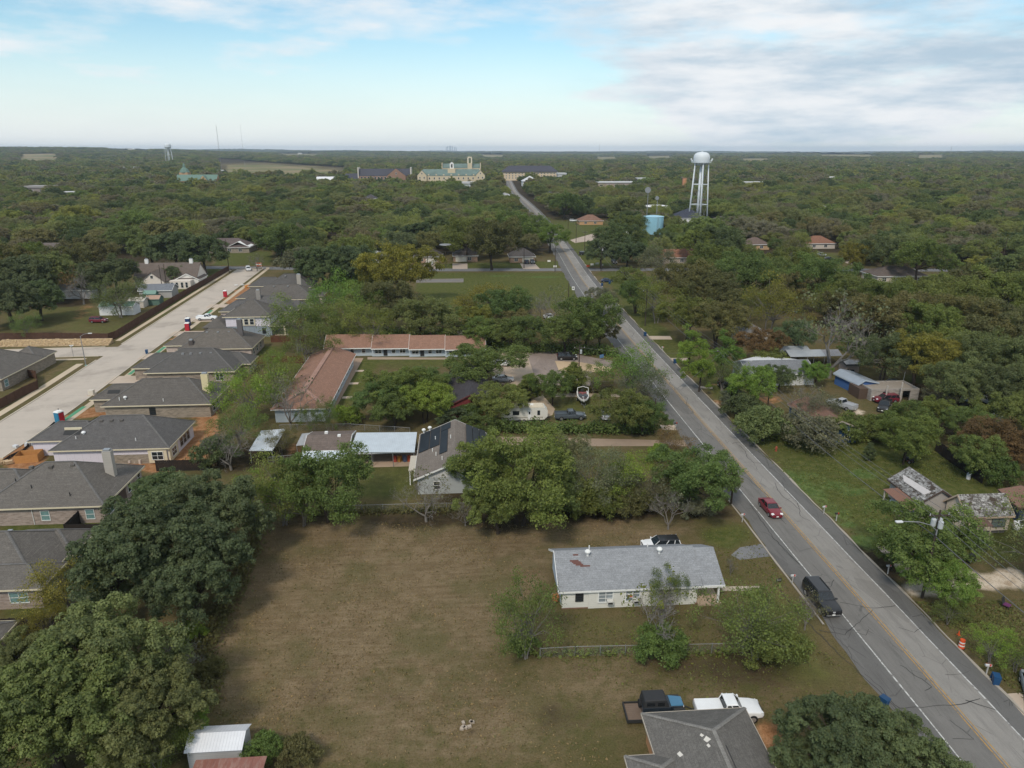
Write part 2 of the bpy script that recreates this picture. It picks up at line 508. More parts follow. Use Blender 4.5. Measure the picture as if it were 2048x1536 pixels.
# cross-street lot
zone('green', [(835,545),(1135,545),(1165,600),(1165,620),(850,610),(830,580)], 0.95, soft=3)
zone('dry', [(1000,580),(1150,575),(1170,610),(1040,610)], 0.4, soft=4)
spot('weed', 1000, 552, 8, .6, 3); spot('weed', 1085, 554, 10, .6, 3)
zone('green', [(430,500),(545,500),(545,531),(430,531)], 0.9, soft=2)
zone('green', [(640,480),(700,480),(700,520),(620,520)], 0.8, soft=2)
zone('green', [(850,528),(1120,522),(1120,536),(850,538)], 0.8, soft=2)
zone('green', [(1100,440),(1220,440),(1230,530),(1160,535),(1110,470)], 0.9, soft=2)
zone('dry', [(1100,450),(1200,455),(1200,475),(1120,480)], 0.45, soft=2)
zone('green', [(1190,545),(1260,540),(1320,640),(1400,760),(1290,690),(1210,560)], 0.75, soft=3)
zone('green', [(1500,510),(1680,505),(1690,540),(1500,540)], 0.9, soft=2)
zone('green', [(1290,620),(1340,660),(1500,810),(1470,830),(1310,690)], 0.7, soft=3)
spot('dirt', 1430, 768, 2.0, .5, 1.2)
# lawn right of the main road
zone('green', [(1460,850),(1720,880),(1890,890),(1990,960),(2048,990),(2048,1130),(1960,1130),(1720,1080),(1500,880)], 0.75, soft=3)
zone('dry', [(1560,890),(1760,880),(1780,960),(1640,960)], 0.45, soft=5)
zone('weed', [(1560,930),(1640,975),(1720,1050),(1760,1110),(1720,1090),(1640,1020),(1540,930)], 0.8, soft=3)
for x, y, r in ((1660,970,3.0),(1700,985,3),(1735,950,3),(1620,950,2),(1740,1085,2.2),(1690,1050,2.5)):
    spot('weed', x, y, r, .8, 1.6)
zone('floor', [(1650,870),(1850,850),(1860,890),(1700,890)], 0.5, soft=3)
zone('floor', [(1700,1080),(1810,1100),(1800,1190),(1760,1180)], 0.85, soft=2)
zone('dirt', [(1720,1030),(1760,1045),(1750,1060),(1715,1045)], 0.45, soft=1)
zone('green', [(1830,1200),(2048,1210),(2048,1430),(1960,1320)], 0.5, soft=3)
zone('floor', [(1850,1190),(1920,1200),(2000,1330),(1960,1330),(1870,1230)], 0.6, soft=3)
zone('pale', [(1795,1168),(1960,1145),(2048,1140),(2048,1172),(1900,1195),(1810,1190)], 1.0, soft=1)
zone('pale', [(1670,798),(1690,798),(1720,822),(1705,830),(1672,806)], 1.0, soft=1)
zone('dirt', [(1425,800),(1480,796),(1570,790),(1570,808),(1430,812)], 0.6, soft=1)
zone('pale', [(1420,803),(1450,800),(1455,812),(1432,818)], 0.4, soft=1)
zone('floor', [(1790,760),(1900,770),(2000,800),(2048,850),(2048,960),(1920,880),(1830,860)], 0.8, soft=4)
zone('green', [(1800,745),(1900,750),(1900,775),(1810,775)], 0.6, soft=3)
# left: yard with the maroon car, new subdivision
zone('green', [(0,620),(110,605),(230,620),(290,640),(240,670),(120,662),(0,670)], 0.5, soft=4)
zone('dry', [(20,635),(180,640),(200,660),(40,665)], 0.5, soft=4)
zone('dirt', [(150,615),(195,600),(170,640),(140,640)], 0.45, soft=2)
zone('floor', [(0,540),(200,560),(190,610),(60,620),(0,630)], 0.7, soft=3)
zone('green', [(320,590),(430,530),(460,540),(300,650)], 0.7, soft=3)
zone('dirt', [(0,915),(140,830),(215,800),(235,790),(215,830),(110,840),(100,920),(60,985),(0,1000)], 0.95, soft=1)
zone('dirt', [(345,800),(440,790),(440,850),(400,940),(340,945),(120,925),(120,918),(340,918),(390,845)], 0.85, soft=1)
zone('dirt', [(340,680),(372,665),(372,690),(345,700)], 0.9, soft=1)
zone('dirt', [(440,600),(500,565),(510,580),(470,610)], 0.9, soft=1)
zone('green', [(0,1010),(290,950),(300,1040),(200,1240),(0,1240)], 0.8, soft=3)
for p in ([(520,690),(570,690),(570,715),(520,715)], [(590,605),(640,608),(640,640),(580,645)], [(610,585),(660,588),(640,605)], [(470,590),(520,560),(540,575),(480,610)]):
    zone('green', p, 1.0, soft=2)
zone('green', [(45,790),(150,715),(170,720),(40,815)], 0.5, soft=1)
zone('dry', [(60,770),(150,715),(165,722),(60,790)], 0.6, soft=2)
# fields far out
FAR_FIELDS = [[(1630,309),(1745,309),(1750,320),(1640,319)], [(1290,311),(1345,311),(1350,322),(1290,322)], [(40,322),(120,321),(125,333),(30,334)], [(560,310),(640,310),(640,319),(555,319)], [(1190,314),(1235,314),(1240,325),(1185,325)], [(1960,305),(2048,305),(2048,312),(1955,312)], [(220,309),(300,309),(305,318),(215,318)], [(1480,318),(1540,318),(1545,330),(1475,330)], [(700,306),(760,306),(760,312),(695,312)], [(1830,316),(1890,316),(1895,326),(1825,326)], [(960,310),(1010,310),(1010,318),(955,318)]]
for p in ([(470,330),(560,330),(690,342),(690,350),(560,340)], [(420,340),(520,334),(690,345),(560,352),(440,350)], [(1775,372),(1850,374),(1905,386),(1840,388),(1780,378)],
          *FAR_FIELDS):
    zone('tan', p, 1.0, soft=1)
for arr in ('dry', 'green', 'dirt', 'pale', 'tan', 'weed'):
    ZONES['floor'] = ZONES['floor'] * (1 - 0.9 * ZONES[arr]) if arr in ('tan', 'pale', 'dirt') else ZONES['floor']
ZONES['floor'] = np.where(np.hypot(GU, GV) > 300, np.maximum(0, ZONES['floor'] - 1.2 * ZONES['green']), ZONES['floor'])
gz = hill(GU, GV)
nv, nu = GU.shape
gverts = np.stack([GU.ravel(), GV.ravel(), gz.ravel()], 1)
idx = np.arange(nv * nu).reshape(nv, nu)
gfaces = np.stack([idx[:-1, :-1].ravel(), idx[:-1, 1:].ravel(), idx[1:, 1:].ravel(), idx[1:, :-1].ravel()], 1)
def quads_mesh(name, verts, faces):
    me = bpy.data.meshes.new(name)
    me.vertices.add(len(verts)); me.vertices.foreach_set('co', np.asarray(verts, np.float32).ravel())
    k = faces.shape[1]
    me.loops.add(faces.size); me.loops.foreach_set('vertex_index', faces.astype(np.int32).ravel())
    me.polygons.add(len(faces))
    me.polygons.foreach_set('loop_start', np.arange(0, faces.size, k, dtype=np.int32))
    me.update(calc_edges=True)
    return me
gme = quads_mesh('ground', gverts, gfaces)
for nm, ks in (('za', ('dry', 'green', 'dirt', 'pale')), ('zb', ('floor', 'weed', 'tan', 'tan'))):
    at = gme.attributes.new(nm, 'FLOAT_COLOR', 'POINT')
    at.data.foreach_set('color', np.stack([ZONES[k].ravel() for k in ks], 1).astype(np.float32).ravel())
gme.shade_smooth()
def ground_mat():
    t = NT('soil_and_grass')
    A = t.n('ShaderNodeAttribute', attribute_name='za'); B = t.n('ShaderNodeAttribute', attribute_name='zb')
    sa_, sb_ = t.n('ShaderNodeSeparateColor'), t.n('ShaderNodeSeparateColor')
    t.l(A.outputs['Color'], sa_.inputs[0]); t.l(B.outputs['Color'], sb_.inputs[0])
    n1, n2, n3 = t.noise(0.16, 6, 0.6), t.noise(0.9, 6, 0.65), t.noise(6.0, 4, 0.7)
    patch = t.math('ADD', t.math('MULTIPLY', n1, 0.5), t.math('MULTIPLY', n2, 0.5))
    def thr(x):     # weights broken up by the patchy growth
        return t.ramp(t.math('ADD', x, t.math('MULTIPLY', t.math('SUBTRACT', patch, 0.5), 1.5)), 0.28, 0.72)
    lawn = t.mix(t.ramp(patch, 0.35, 0.65), (0.092, 0.086, 0.034), (0.145, 0.110, 0.058))
    band = t.noise(1.0, 3, 0.6, t.map(t.co(), (0.05, 2.4, 1), (1, 0, 0), (0, 0, 0.05)))
    mow = t.math('ADD', t.math('MULTIPLY', t.noise(1.0, 6, 0.75, t.map(t.co(), (0.35, 1.7, 1), (3, 0, 0), (0, 0, 0.06))), 0.45), t.math('MULTIPLY', t.noise(0.55, 8, 0.75), 0.55))
    dry = t.mix(t.ramp(mow, 0.38, 0.62), (0.148, 0.108, 0.060), (0.225, 0.170, 0.104))
    dry = t.mix(t.math('MULTIPLY', t.ramp(band, 0.46, 0.62, 0, 0.42), t.ramp(t.noise(0.3, 4), 0.35, 0.6)), dry, (0.118, 0.083, 0.046))
    dry = t.mix(t.ramp(t.noise(0.11, 7, 0.7), 0.45, 0.66, 0, 0.8), dry, (0.112, 0.100, 0.045))
    green = t.mix(t.ramp(n2, 0.35, 0.7), (0.068, 0.086, 0.022), (0.122, 0.120, 0.042))
    weed = t.mix(t.ramp(n2, 0.4, 0.65), (0.070, 0.110, 0.030), (0.125, 0.165, 0.055))
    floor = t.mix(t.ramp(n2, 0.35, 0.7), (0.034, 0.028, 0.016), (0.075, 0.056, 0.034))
    dirt = t.mix(t.ramp(n2, 0.35, 0.7), (0.27, 0.125, 0.055), (0.40, 0.225, 0.120))
    pale = t.mix(t.ramp(n2, 0.4, 0.7), (0.62, 0.53, 0.43), (0.40, 0.31, 0.22))
    tan = t.mix(t.ramp(t.noise(0.02, 4), 0.4, 0.6), (0.26, 0.20, 0.11), (0.17, 0.16, 0.08))
    c = t.mix(thr(sa_.outputs[0]), lawn, dry)
    c = t.mix(thr(sa_.outputs[1]), c, green)
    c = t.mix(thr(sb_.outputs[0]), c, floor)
    c = t.mix(thr(sb_.outputs[1]), c, weed)
    c = t.mix(thr(sa_.outputs[2]), c, dirt)
    c = t.mix(thr(A.outputs['Alpha']), c, pale)
    c = t.mix(sb_.outputs[2], c, tan)
    c = t.mix(t.ramp(n3, 0.42, 0.72, 0, 0.7), c, t.mix(1.0, c, (0.42, 0.40, 0.36), 'MULTIPLY'))
    c = t.mix(t.ramp(t.noise(14, 3, 0.7), 0.5, 0.8, 0, 0.45), c, t.mix(1.0, c, (1.7, 1.6, 1.5), 'MULTIPLY'))
    t.bump(t.noise(3.5, 6, 0.75), 0.7, 0.12)
    return t.done(c, 1.0, 0.05)
gme.materials.append(ground_mat())
ground = struct(put('ground', gme))

# pale fields far out, as sheets just above the ground
def field_mat():
    t = NT('dry_field'); return t.done(t.mix(t.ramp(t.noise(0.006, 6, 0.6), 0.4, 0.6), (0.24, 0.19, 0.11), (0.15, 0.15, 0.07)), 1.0, 0.05)
FIELD = field_mat()
for q in FAR_FIELDS + [[(455,333),(560,333),(692,344),(692,352),(560,350),(450,347)], [(1775,372),(1850,374),(1905,386),(1840,388),(1780,378)]]:
    a, b = np.array(GP(q)).min(0), np.array(GP(q)).max(0); L = GP(q)
    uu, vv = np.meshgrid(np.linspace(a[0], b[0], 60), np.linspace(a[1], b[1], 40)); ii = np.arange(2400).reshape(40, 60)
    fq = np.stack([ii[:-1, :-1].ravel(), ii[:-1, 1:].ravel(), ii[1:, 1:].ravel(), ii[1:, :-1].ravel()], 1)
    cu_, cv_ = uu.ravel()[fq].mean(1), vv.ravel()[fq].mean(1)
    fm = quads_mesh('field', np.stack([uu.ravel(), vv.ravel(), hill(uu, vv).ravel() + 1.0 + np.hypot(uu, vv).ravel()*0.0004], 1), fq[inpoly(cu_, cv_, L)])
    fm.materials.append(FIELD); struct(put('field', fm))

# ------------------------------------------------------------------ roads: each a strip laid along its centre line
def smooth_line(pts, step=4.0):
    out = []
    P = [Vector((p[0], p[1])) for p in pts]
    for i in range(len(P) - 1):
        p0, p1, p2, p3 = P[max(i-1, 0)], P[i], P[i+1], P[min(i+2, len(P)-1)]
        n = max(2, int((p2 - p1).length / step))
        for j in range(n):
            t = j / n
            out.append(0.5*((2*p1) + (p2-p0)*t + (2*p0-5*p1+4*p2-p3)*t*t + (3*p1-p0-3*p2+p3)*t**3))
    out.append(P[-1])
    return out
def strip(line, o0, o1, z, rag0=0.0, rag1=0.0, ext=None, thick=None):
    b = MB(); L, R = [], []
    for i, p in enumerate(line):
        d = (line[min(i+1, len(line)-1)] - line[max(i-1, 0)]).normalized(); n = Vector((d.y, -d.x))
        r0 = rag0 * wobf(p.x * 0.7 + p.y * 0.33); r1 = rag1 * wobf(p.x * 0.5 + p.y * 0.41 + 9)
        a, c = p + n*(o0 + r0), p + n*(o1 + r1)
        L.append((a.x, a.y, z)); R.append((c.x, c.y, z))
    for i in range(len(line) - 1):
        b.face([L[i], R[i], R[i+1], L[i+1]])
        if thick:
            lo = lambda p: (p[0], p[1], z - thick)
            b.face([R[i], lo(R[i]), lo(R[i+1]), R[i+1]]); b.face([lo(L[i]), L[i], L[i+1], lo(L[i+1])])
    return b
def wobf(t): return math.sin(t) * 0.6 + math.sin(t * 2.7 + 1) * 0.4
MAIN = smooth_line([(43.5, -60), (43.5, -25), (43.5, 8), (43.55, 35), (43.75, 57), (44.0, 131), (44.6, 200), (46.5, 272), (52.0, 379), (59.2, 563), (61.6, 701), (63.8, 871), (70.7, 1031), (84, 1300)], 2.0)
ROAD_L = asphalt((0.152, 0.145, 0.136), 'asphalt_lane', 0.55); ROAD_R = asphalt((0.228, 0.215, 0.198), 'worn_pale_lane', 0.5)
SHOULDER = asphalt((0.122, 0.118, 0.113), 'asphalt_shoulder', 0.45)
road = tag(thing('main_road', None, None), None); struct(road)
struct(strip(MAIN, -6.0, 5.5, 0.024, 0.35, 0.18).build('shoulder', SHOULDER, road, raw=True))
strip(MAIN, -3.45, 0.02, 0.030, 0.10, 0.0).build('lane', ROAD_L, road, raw=True)
strip(MAIN, 0.02, 3.5, 0.030, 0.0, 0.12).build('lane', ROAD_R, road, raw=True)
def paint(col, wear):
    t = NT('road_paint')
    c = t.mix(t.ramp(t.noise(2.2, 6, 0.75), 0.44, 0.66, 0, wear), col, (0.13, 0.125, 0.12))
    return t.done(c, 0.8)
PW, PY = paint((0.52, 0.52, 0.50), 0.95), paint((0.40, 0.235, 0.065), 0.95)
for off in (-0.24, 0.12): strip(MAIN, off, off + 0.12, 0.037, 0.01, 0.01).build('centre_line', PY, road, raw=True)
for off in (-3.42, 3.38): strip(MAIN, off, off + 0.13, 0.037, 0.02, 0.02).build('edge_line', PW, road, raw=True)
TAR = plain((0.045, 0.044, 0.043), 0.8)
def seam(pts, w=0.09):
    P = [Vector(p) for p in pts]
    out = []
    for a, b in zip(P[:-1], P[1:]):
        n = max(2, int((b - a).length / 0.5))
        for j in range(n): out.append(a.lerp(b, j / n) + Vector((random.uniform(-.1, .1), random.uniform(-.1, .1))))
    out.append(P[-1])
    return strip(out, -w/2, w/2, 0.044, w*0.3, w*0.3)
rs = random.Random(11)
tar = MB()
for k in range(46):
    v0 = rs.uniform(38, 150) if k < 34 else rs.uniform(150, 290)
    u0 = rs.uniform(37.9, 48.6)
    if rs.random() < 0.5:      # cross crack
        L = rs.uniform(1.5, 4.5); tar.add(seam([(u0, v0), (u0 + L*0.5, v0 + rs.uniform(-.8, .8)), (min(u0 + L, 49), v0 + rs.uniform(-1.2, 1.2))], rs.uniform(.03, .07)))
    else:                      # long wandering crack
        q = [(u0, v0)]
        for j in range(rs.randint(3, 7)): q.append((min(49, max(37.8, q[-1][0] + rs.uniform(-.9, .9))), q[-1][1] + rs.uniform(1.2, 2.8)))
        tar.add(seam(q, rs.uniform(.03, .07)))
for q in ([(1560,1180),(1600,1230),(1680,1310),(1760,1385),(1800,1418),(1910,1410),(1960,1398)], [(1640,1262),(1690,1270),(1745,1220)], [(1800,1330),(1865,1375),(1850,1382)], [(1640,1165),(1660,1175),(1668,1160)],
          [(1500,1010),(1550,1080),(1600,1130)], [(1900,1440),(1950,1480),(1905,1478)], [(1680,1205),(1740,1217),(1790,1212)], [(1930,1400),(1990,1420)]):
    tar.add(seam(GP(q), 0.07))
tag(tar.build('tar_seams', TAR, road, raw=True), None, kind='stuff')
KERB = concrete((0.36, 0.32, 0.27), 'kerb_concrete')
strip(MAIN[:200], 5.55, 5.75, 0.10, 0.15, 0.15, thick=0.12).build('kerb', KERB, road, raw=True)
strip([p for p in MAIN if 60 < p.y < 92], -6.35, -6.15, 0.09, 0.05, 0.05, thick=0.12).build('kerb', KERB, road, raw=True)

CROSS = smooth_line([(-330, 330), (-200, 322), (-101.8, 313), (-19.9, 301.8), (46, 297.5), (99, 293.5), (220, 284), (330, 276)], 4)
cross = struct(strip(CROSS, -3.6, 3.6, 0.008, 0.15, 0.15).build('cross_street', asphalt((0.15, 0.15, 0.155), 'asphalt_side', 0.3), raw=True))
# pale residential street with kerbs and sidewalks
RES = smooth_line([(-80.6, 20), (-81.0, 112), (-81.6, 142), (-83, 168), (-84.4, 200), (-89.2, 298), (-90, 309)], 3)
CONC = concrete((0.46, 0.40, 0.34), 'street_concrete', 4.5, 0.8)
res = struct(thing('residential_street', None, None))
strip(RES, -5.0, 5.0, 0.014).build('carriageway', CONC, res, raw=True)
KERB2 = concrete((0.52, 0.46, 0.37), 'pale_kerb')
strip([p for p in RES if p.y < 172], -5.25, -5.0, 0.13, thick=0.14).build('kerb', KERB2, res, raw=True)
strip([p for p in RES if p.y > 184], -5.25, -5.0, 0.13, thick=0.14).build('kerb', KERB2, res, raw=True)
strip(RES, 5.0, 5.25, 0.13, thick=0.14).build('kerb', KERB2, res, raw=True)
WALK = concrete((0.50, 0.41, 0.30), 'sidewalk_concrete', 1.5, 0.3)
strip([p for p in RES if p.y < 170], -8.4, -6.8, 0.02).build('sidewalk', WALK, res, raw=True)
strip([p for p in RES if p.y > 186], -8.2, -6.9, 0.02).build('sidewalk', WALK, res, raw=True)
strip([p for p in RES if p.y > 118], 6.4, 7.8, 0.02).build('sidewalk', WALK, res, raw=True)
SIDE = smooth_line([(-86, 178.6), (-120, 177.0), (-200, 172)], 3)
side = struct(thing('side_street', None, None))
strip(SIDE, -4.3, 4.3, 0.010).build('carriageway', CONC, side, raw=True)
strip(SIDE[2:], -4.55, -4.3, 0.13, thick=0.14).build('kerb', KERB2, side, raw=True)
strip(SIDE[3:], 4.3, 4.55, 0.13, thick=0.14).build('kerb', KERB2, side, raw=True)
strip(SIDE[3:], -7.2, -5.9, 0.018).build('sidewalk', WALK, side, raw=True)
def slab(name, pts, mat, z=0.018, px=True):
    P = GP(pts) if px else pts
    return struct(MB().face([(p[0], p[1], z) for p in P]).build(name, mat))
DRIVE = concrete((0.47, 0.38, 0.30), 'driveway_concrete')
for va, vb in ((151.5, 157), (170.5, 176), (193, 198.5), (210, 215.5), (230, 235)):
    x = RES[0].x
    slab('driveway', [(-77.0 - (va-140)*0.06, va), (-69, va), (-69, vb), (-77.0 - (va-140)*0.06, vb)], DRIVE, 0.026, False)
# car park, dirt drives and paths
slab('car_park', [(1005,702),(1052,702),(1075,770),(1000,772),(985,740)], concrete((0.42, 0.33, 0.25), 'car_park_concrete', None, 0.4), 0.012)
slab('car_park', [(1052,702),(1120,703),(1225,722),(1225,735),(1185,740),(1180,772),(1075,770)], asphalt((0.235, 0.19, 0.165), 'old_asphalt', 0.4, False), 0.016)
slab('car_park', [(1110,722),(1158,724),(1225,736),(1215,745),(1160,742),(1118,742)], concrete((0.50, 0.37, 0.24), 'sandy_concrete', None, 0.6), 0.020)
DIRTRD = concrete((0.30, 0.225, 0.165), 'packed_dirt', None, 0.5)
slab('dirt_drive', [(930,876),(1000,873),(1320,880),(1395,880),(1400,893),(1330,892),(1050,893),(930,884)], DIRTRD, 0.010)
slab('dirt_drive', [(1062,800),(1085,790),(1110,818),(1105,830),(1080,838),(1060,836)], concrete((0.40, 0.31, 0.22), 'drive_concrete', None, 0.5), 0.010)
slab('path', [(1110,786),(1240,788),(1240,794),(1110,794)], concrete((0.36, 0.29, 0.22), 'path_concrete', None, 0.5), 0.012)
slab('driveway', [(1320,850),(1360,850),(1365,860),(1325,860)], DRIVE, 0.012)
slab('driveway', [(1480,1095),(1520,1088),(1545,1100),(1545,1112),(1480,1120),(1462,1110)], asphalt((0.17, 0.17, 0.175), 'drive_asphalt', 0.2, False), 0.014)
slab('path', [(1443,1173),(1520,1172),(1520,1181),(1443,1182)], concrete((0.42, 0.36, 0.29), 'old_path', 1.2, 0.5), 0.012)
slab('path', [(699,716),(727,716),(661,835),(646,835)], concrete((0.36, 0.26, 0.19), 'brown_path', 2.4, 0.4), 0.012)
slab('path', [(735,714),(960,716),(960,719),(735,719)], concrete((0.36, 0.28, 0.21), 'brown_path2', 2.4, 0.4), 0.014)
slab('driveway', [(1345,780),(1388,772),(1432,776),(1432,781),(1390,778),(1352,786)], DRIVE, 0.012) if False else None
for q in ([(1292,672),(1340,672),(1345,679),(1296,679)], [(1330,716),(1375,716),(1375,722),(1334,722)], [(1372,770),(1425,774),(1425,778),(1374,774)]):
    slab('driveway', q, DRIVE, 0.012)
slab('driveway', [(1980,1390),(2048,1385),(2048,1440),(2030,1430)], DRIVE, 0.012)
slab('driveway', [(1755,1085),(1812,1110),(1855,1160),(1820,1150)] if False else [(1745,1085),(1790,1100),(1830,1150),(1812,1158)], DRIVE, 0.012)
for q in ([(905,527),(935,527),(935,538),(905,538)], [(1040,527),(1070,527),(1080,538),(1046,538)], [(850,527),(880,527),(880,538),(845,538)], [(1140,480),(1190,466),(1290,461),(1285,468),(1150,486)], [(1680,522),(1690,505),(1700,505),(1705,530)]):
    slab('driveway', q, concrete((0.42, 0.34, 0.28), 'far_drive', None, 0.4), 0.012)
# ------------------------------------------------------------------ trees
def leaf_mat(name, far=False):
    t = NT(name)
    oi = t.n('ShaderNodeObjectInfo')
    at = t.n('ShaderNodeAttribute', attribute_name='leafvar')
    sp = t.n('ShaderNodeSeparateColor'); t.l(at.outputs['Color'], sp.inputs[0])
    if far:
        r = t.n('ShaderNodeValToRGB'); t.l(oi.outputs['Random'], r.inputs[0])
        el = r.color_ramp.elements
        el[0].position, el[0].color = 0.0, (0.073, 0.101, 0.047, 1)
        el[1].position, el[1].color = 1.0, (0.240, 0.240, 0.070, 1)
        for p, c in ((0.18, (0.096, 0.131, 0.054)), (0.34, (0.161, 0.183, 0.061)), (0.48, (0.187, 0.166, 0.082)), (0.62, (0.150, 0.206, 0.063)), (0.74, (0.175, 0.154, 0.101)), (0.84, (0.185, 0.173, 0.136)), (0.94, (0.206, 0.234, 0.070))):
            e = el.new(p); e.color = (*c, 1)
        base = r.outputs[0]
    else:
        base = oi.outputs['Color']
    c = t.mix(t.ramp(sp.outputs[0], 0.0, 1.0, 0.0, 1.0, False), t.mix(1.0, base, (0.74, 0.76, 0.72), 'MULTIPLY'), t.mix(1.0, base, (1.36, 1.32, 1.15), 'MULTIPLY'))
    c = t.mix(t.ramp(sp.outputs[1], 0.62, 1.0, 0.0, 0.55, False), c, t.mix(1.0, base, (1.75, 1.55, 1.1), 'MULTIPLY'))
    c = t.mix(t.ramp(sp.outputs[2], 0.92, 1.0, 0.0, 0.4, False), c, (0.14, 0.105, 0.055))
    t.done(c, 0.65, 0.22)
    tr = t.n('ShaderNodeBsdfTranslucent'); t.l(t.mix(1.0, c, (1.1, 1.25, 0.7), 'MULTIPLY'), tr.inputs[0])
    mx = t.n('ShaderNodeMixShader'); mx.inputs[0].default_value = 0.30
    t.l(t.p.outputs[0], mx.inputs[1]); t.l(tr.outputs[0], mx.inputs[2]); t.l(mx.outputs[0], t.out.inputs[0])
    return t.m
LEAF, LEAF_FAR = leaf_mat('leaves'), leaf_mat('leaves_far', True)
def bark_mat(col, name):
    t = NT(name)
    c = t.mix(t.noise(2.2, 6, 0.7, t.map(t.co(), (1, 1, 0.35))), tuple(v*0.6 for v in col), tuple(min(1, v*1.4) for v in col))
    t.bump(t.noise(14, 4), 0.5, 0.03)
    return t.done(c, 0.95, 0.1)
BARK, BARK_GREY = bark_mat((0.052, 0.042, 0.034), 'bark'), bark_mat((0.175, 0.160, 0.145), 'grey_bark')

def unit(a): return a / np.maximum(np.linalg.norm(a, axis=-1, keepdims=True), 1e-9)
def leaf_mesh(name, centers, normals, size, rng, clumpv, mat, aspect=(0.55, 1.0)):
    n = len(centers)
    rnd = unit(rng.normal(size=(n, 3)))
    t1 = unit(np.cross(normals, rnd)); t2 = np.cross(normals, t1)
    s = size * np.clip(rng.lognormal(-.05, .33, (n, 1)), .4, 1.9); a = rng.uniform(*aspect, (n, 1))
    k = rng.uniform(-0.25, 0.25, (n, 1)) * s
    p = np.stack([centers - t1*s*0.5, centers - t2*s*0.5*a + t1*k + normals*k*0.5, centers + t1*s*0.5, centers + t2*s*0.5*a + t1*k - normals*k*0.5], 1)
    me = quads_mesh(name, p.reshape(-1, 3), np.arange(4*n).reshape(n, 4))
    at = me.attributes.new('leafvar', 'FLOAT_COLOR', 'POINT')
    col = np.stack([clumpv, rng.random(n), rng.random(n), np.ones(n)], 1)
    at.data.foreach_set('color', np.repeat(col, 4, 0).astype(np.float32).ravel())
    me.materials.append(mat)
    return me
def crown_mesh(name, seed, R=5.0, H=6.5, base=2.2, clumps=38, subs=9, leaves=30, leaf=0.36, rc=0.33, low=-0.55, rs=0.46, open_=0.0, mat=None, jit=0.55, cone=0.0, lobes=0.22, tight=0.35, up=0.35):
    """Crown of radius R from z=base to base+H: clumps on an uneven dome, sub-clumps on each, leaves on every sub-clump."""
    g = np.random.default_rng(seed)
    ph, th = g.uniform(0, 2*np.pi, 400), np.arccos(g.uniform(low, 1.0, 400))
    d = np.stack([np.sin(th)*np.cos(ph), np.sin(th)*np.sin(ph), np.cos(th)], 1)
    keep, pts = [], []
    lob = 1 + lobes*(np.sin(3*ph + seed) * np.sin(th)**2) + lobes*0.6*np.sin(5*ph + 2*seed + 2*np.cos(th))
    rad = (g.uniform(0.62, 0.98, 400)) * lob
    c = d * rad[:, None]
    mind = 1.75 / math.sqrt(clumps) * (1 - 0.25*open_)
    for i in range(400):
        if all(np.linalg.norm(c[i] - c[j]) > mind for j in keep): keep.append(i)
        if len(keep) >= clumps: break
    inner = g.normal(size=(max(3, clumps//5), 3)) * 0.28
    C = np.concatenate([c[keep], inner])
    if open_: C = C[g.random(len(C)) > open_ * 0.35]
    if cone: C[:, :2] *= (1 - cone * (C[:, 2:3] * 0.5 + 0.5))
    cen = C * np.array([R, R, H/2]) + np.array([0, 0, base + H/2])
    P, N, V = [], [], []
    for q in cen:
        r = R * rc * g.uniform(0.7, 1.25)
        sd = unit(g.normal(size=(subs, 3)) + np.array([0, 0, 0.45]) + 0.5*unit(q - np.array([0, 0, base + H*0.35])))
        sc_ = q + sd * r * g.uniform(0.45, 0.95, (subs, 1)) * np.array([1, 1, 0.75])
        cv = np.clip(g.normal(0.5, 0.2), 0, 1)
        for s_ in sc_:
            m = int(leaves * g.uniform(0.6, 1.3))
            ld = unit(g.normal(size=(m, 3)) + np.array([0, 0, up]))
            lr = r * rs * g.uniform(tight, 1.0, (m, 1))
            P.append(s_ + ld * lr * np.array([1, 1, 0.8]))
            N.append(unit(ld + g.normal(size=(m, 3)) * jit + np.array([0, 0, 0.25])))
            V.append(np.clip(np.full(m, cv) + g.normal(0, 0.12), 0, 1))
    P, N, V = np.concatenate(P), np.concatenate(N), np.concatenate(V)
    return leaf_mesh(name, P, N, leaf, g, V, mat or LEAF), cen
def branches(name, seed, cen, base, R, mat, trunk_r=0.22, fork=0.35, multi=1, limbs=14):
    g = random.Random(seed); b = MB()
    tips = [Vector(q) for q in cen]; g.shuffle(tips)
    forks = []
    for k in range(multi):
        off = Vector((g.uniform(-.5, .5), g.uniform(-.5, .5), 0)) * (0.9 if multi > 1 else 0.0)
        top = Vector((off.x*2.4 + g.uniform(-.3, .3), off.y*2.4 + g.uniform(-.3, .3), base + 1.2))
        mid = off.lerp(top, 0.5) + Vector((g.uniform(-.15, .15), g.uniform(-.15, .15), 0))
        tr = trunk_r / math.sqrt(multi)
        b.tube(off + Vector((0, 0, -0.15)), off + Vector((0, 0, 0.35)), tr*1.6, tr*1.1, 7, False); b.tube(off + Vector((0, 0, 0.3)), mid, tr*1.12, tr, 7, False); b.tube(mid, top, tr, tr*0.8, 7, False)
        forks.append((top, tr))
    for i, t in enumerate(tips[:limbs]):
        f, tr = forks[i % len(forks)]
        m = f.lerp(t, 0.5) + Vector((g.uniform(-.4, .4), g.uniform(-.4, .4), g.uniform(-.1, .7)))
        b.tube(f, m, tr*0.5, tr*0.3, 5, False); b.tube(m, t, tr*0.3, tr*0.08, 4, False)
        for _ in range(2):
            e = t + Vector((g.uniform(-1, 1), g.uniform(-1, 1), g.uniform(-.2, .9)))*R*0.2
            b.tube(m.lerp(t, g.uniform(.3, .9)), e, tr*0.1, tr*0.03, 3, False)
    me = b.mesh(name, True); me.materials.append(mat)
    return me
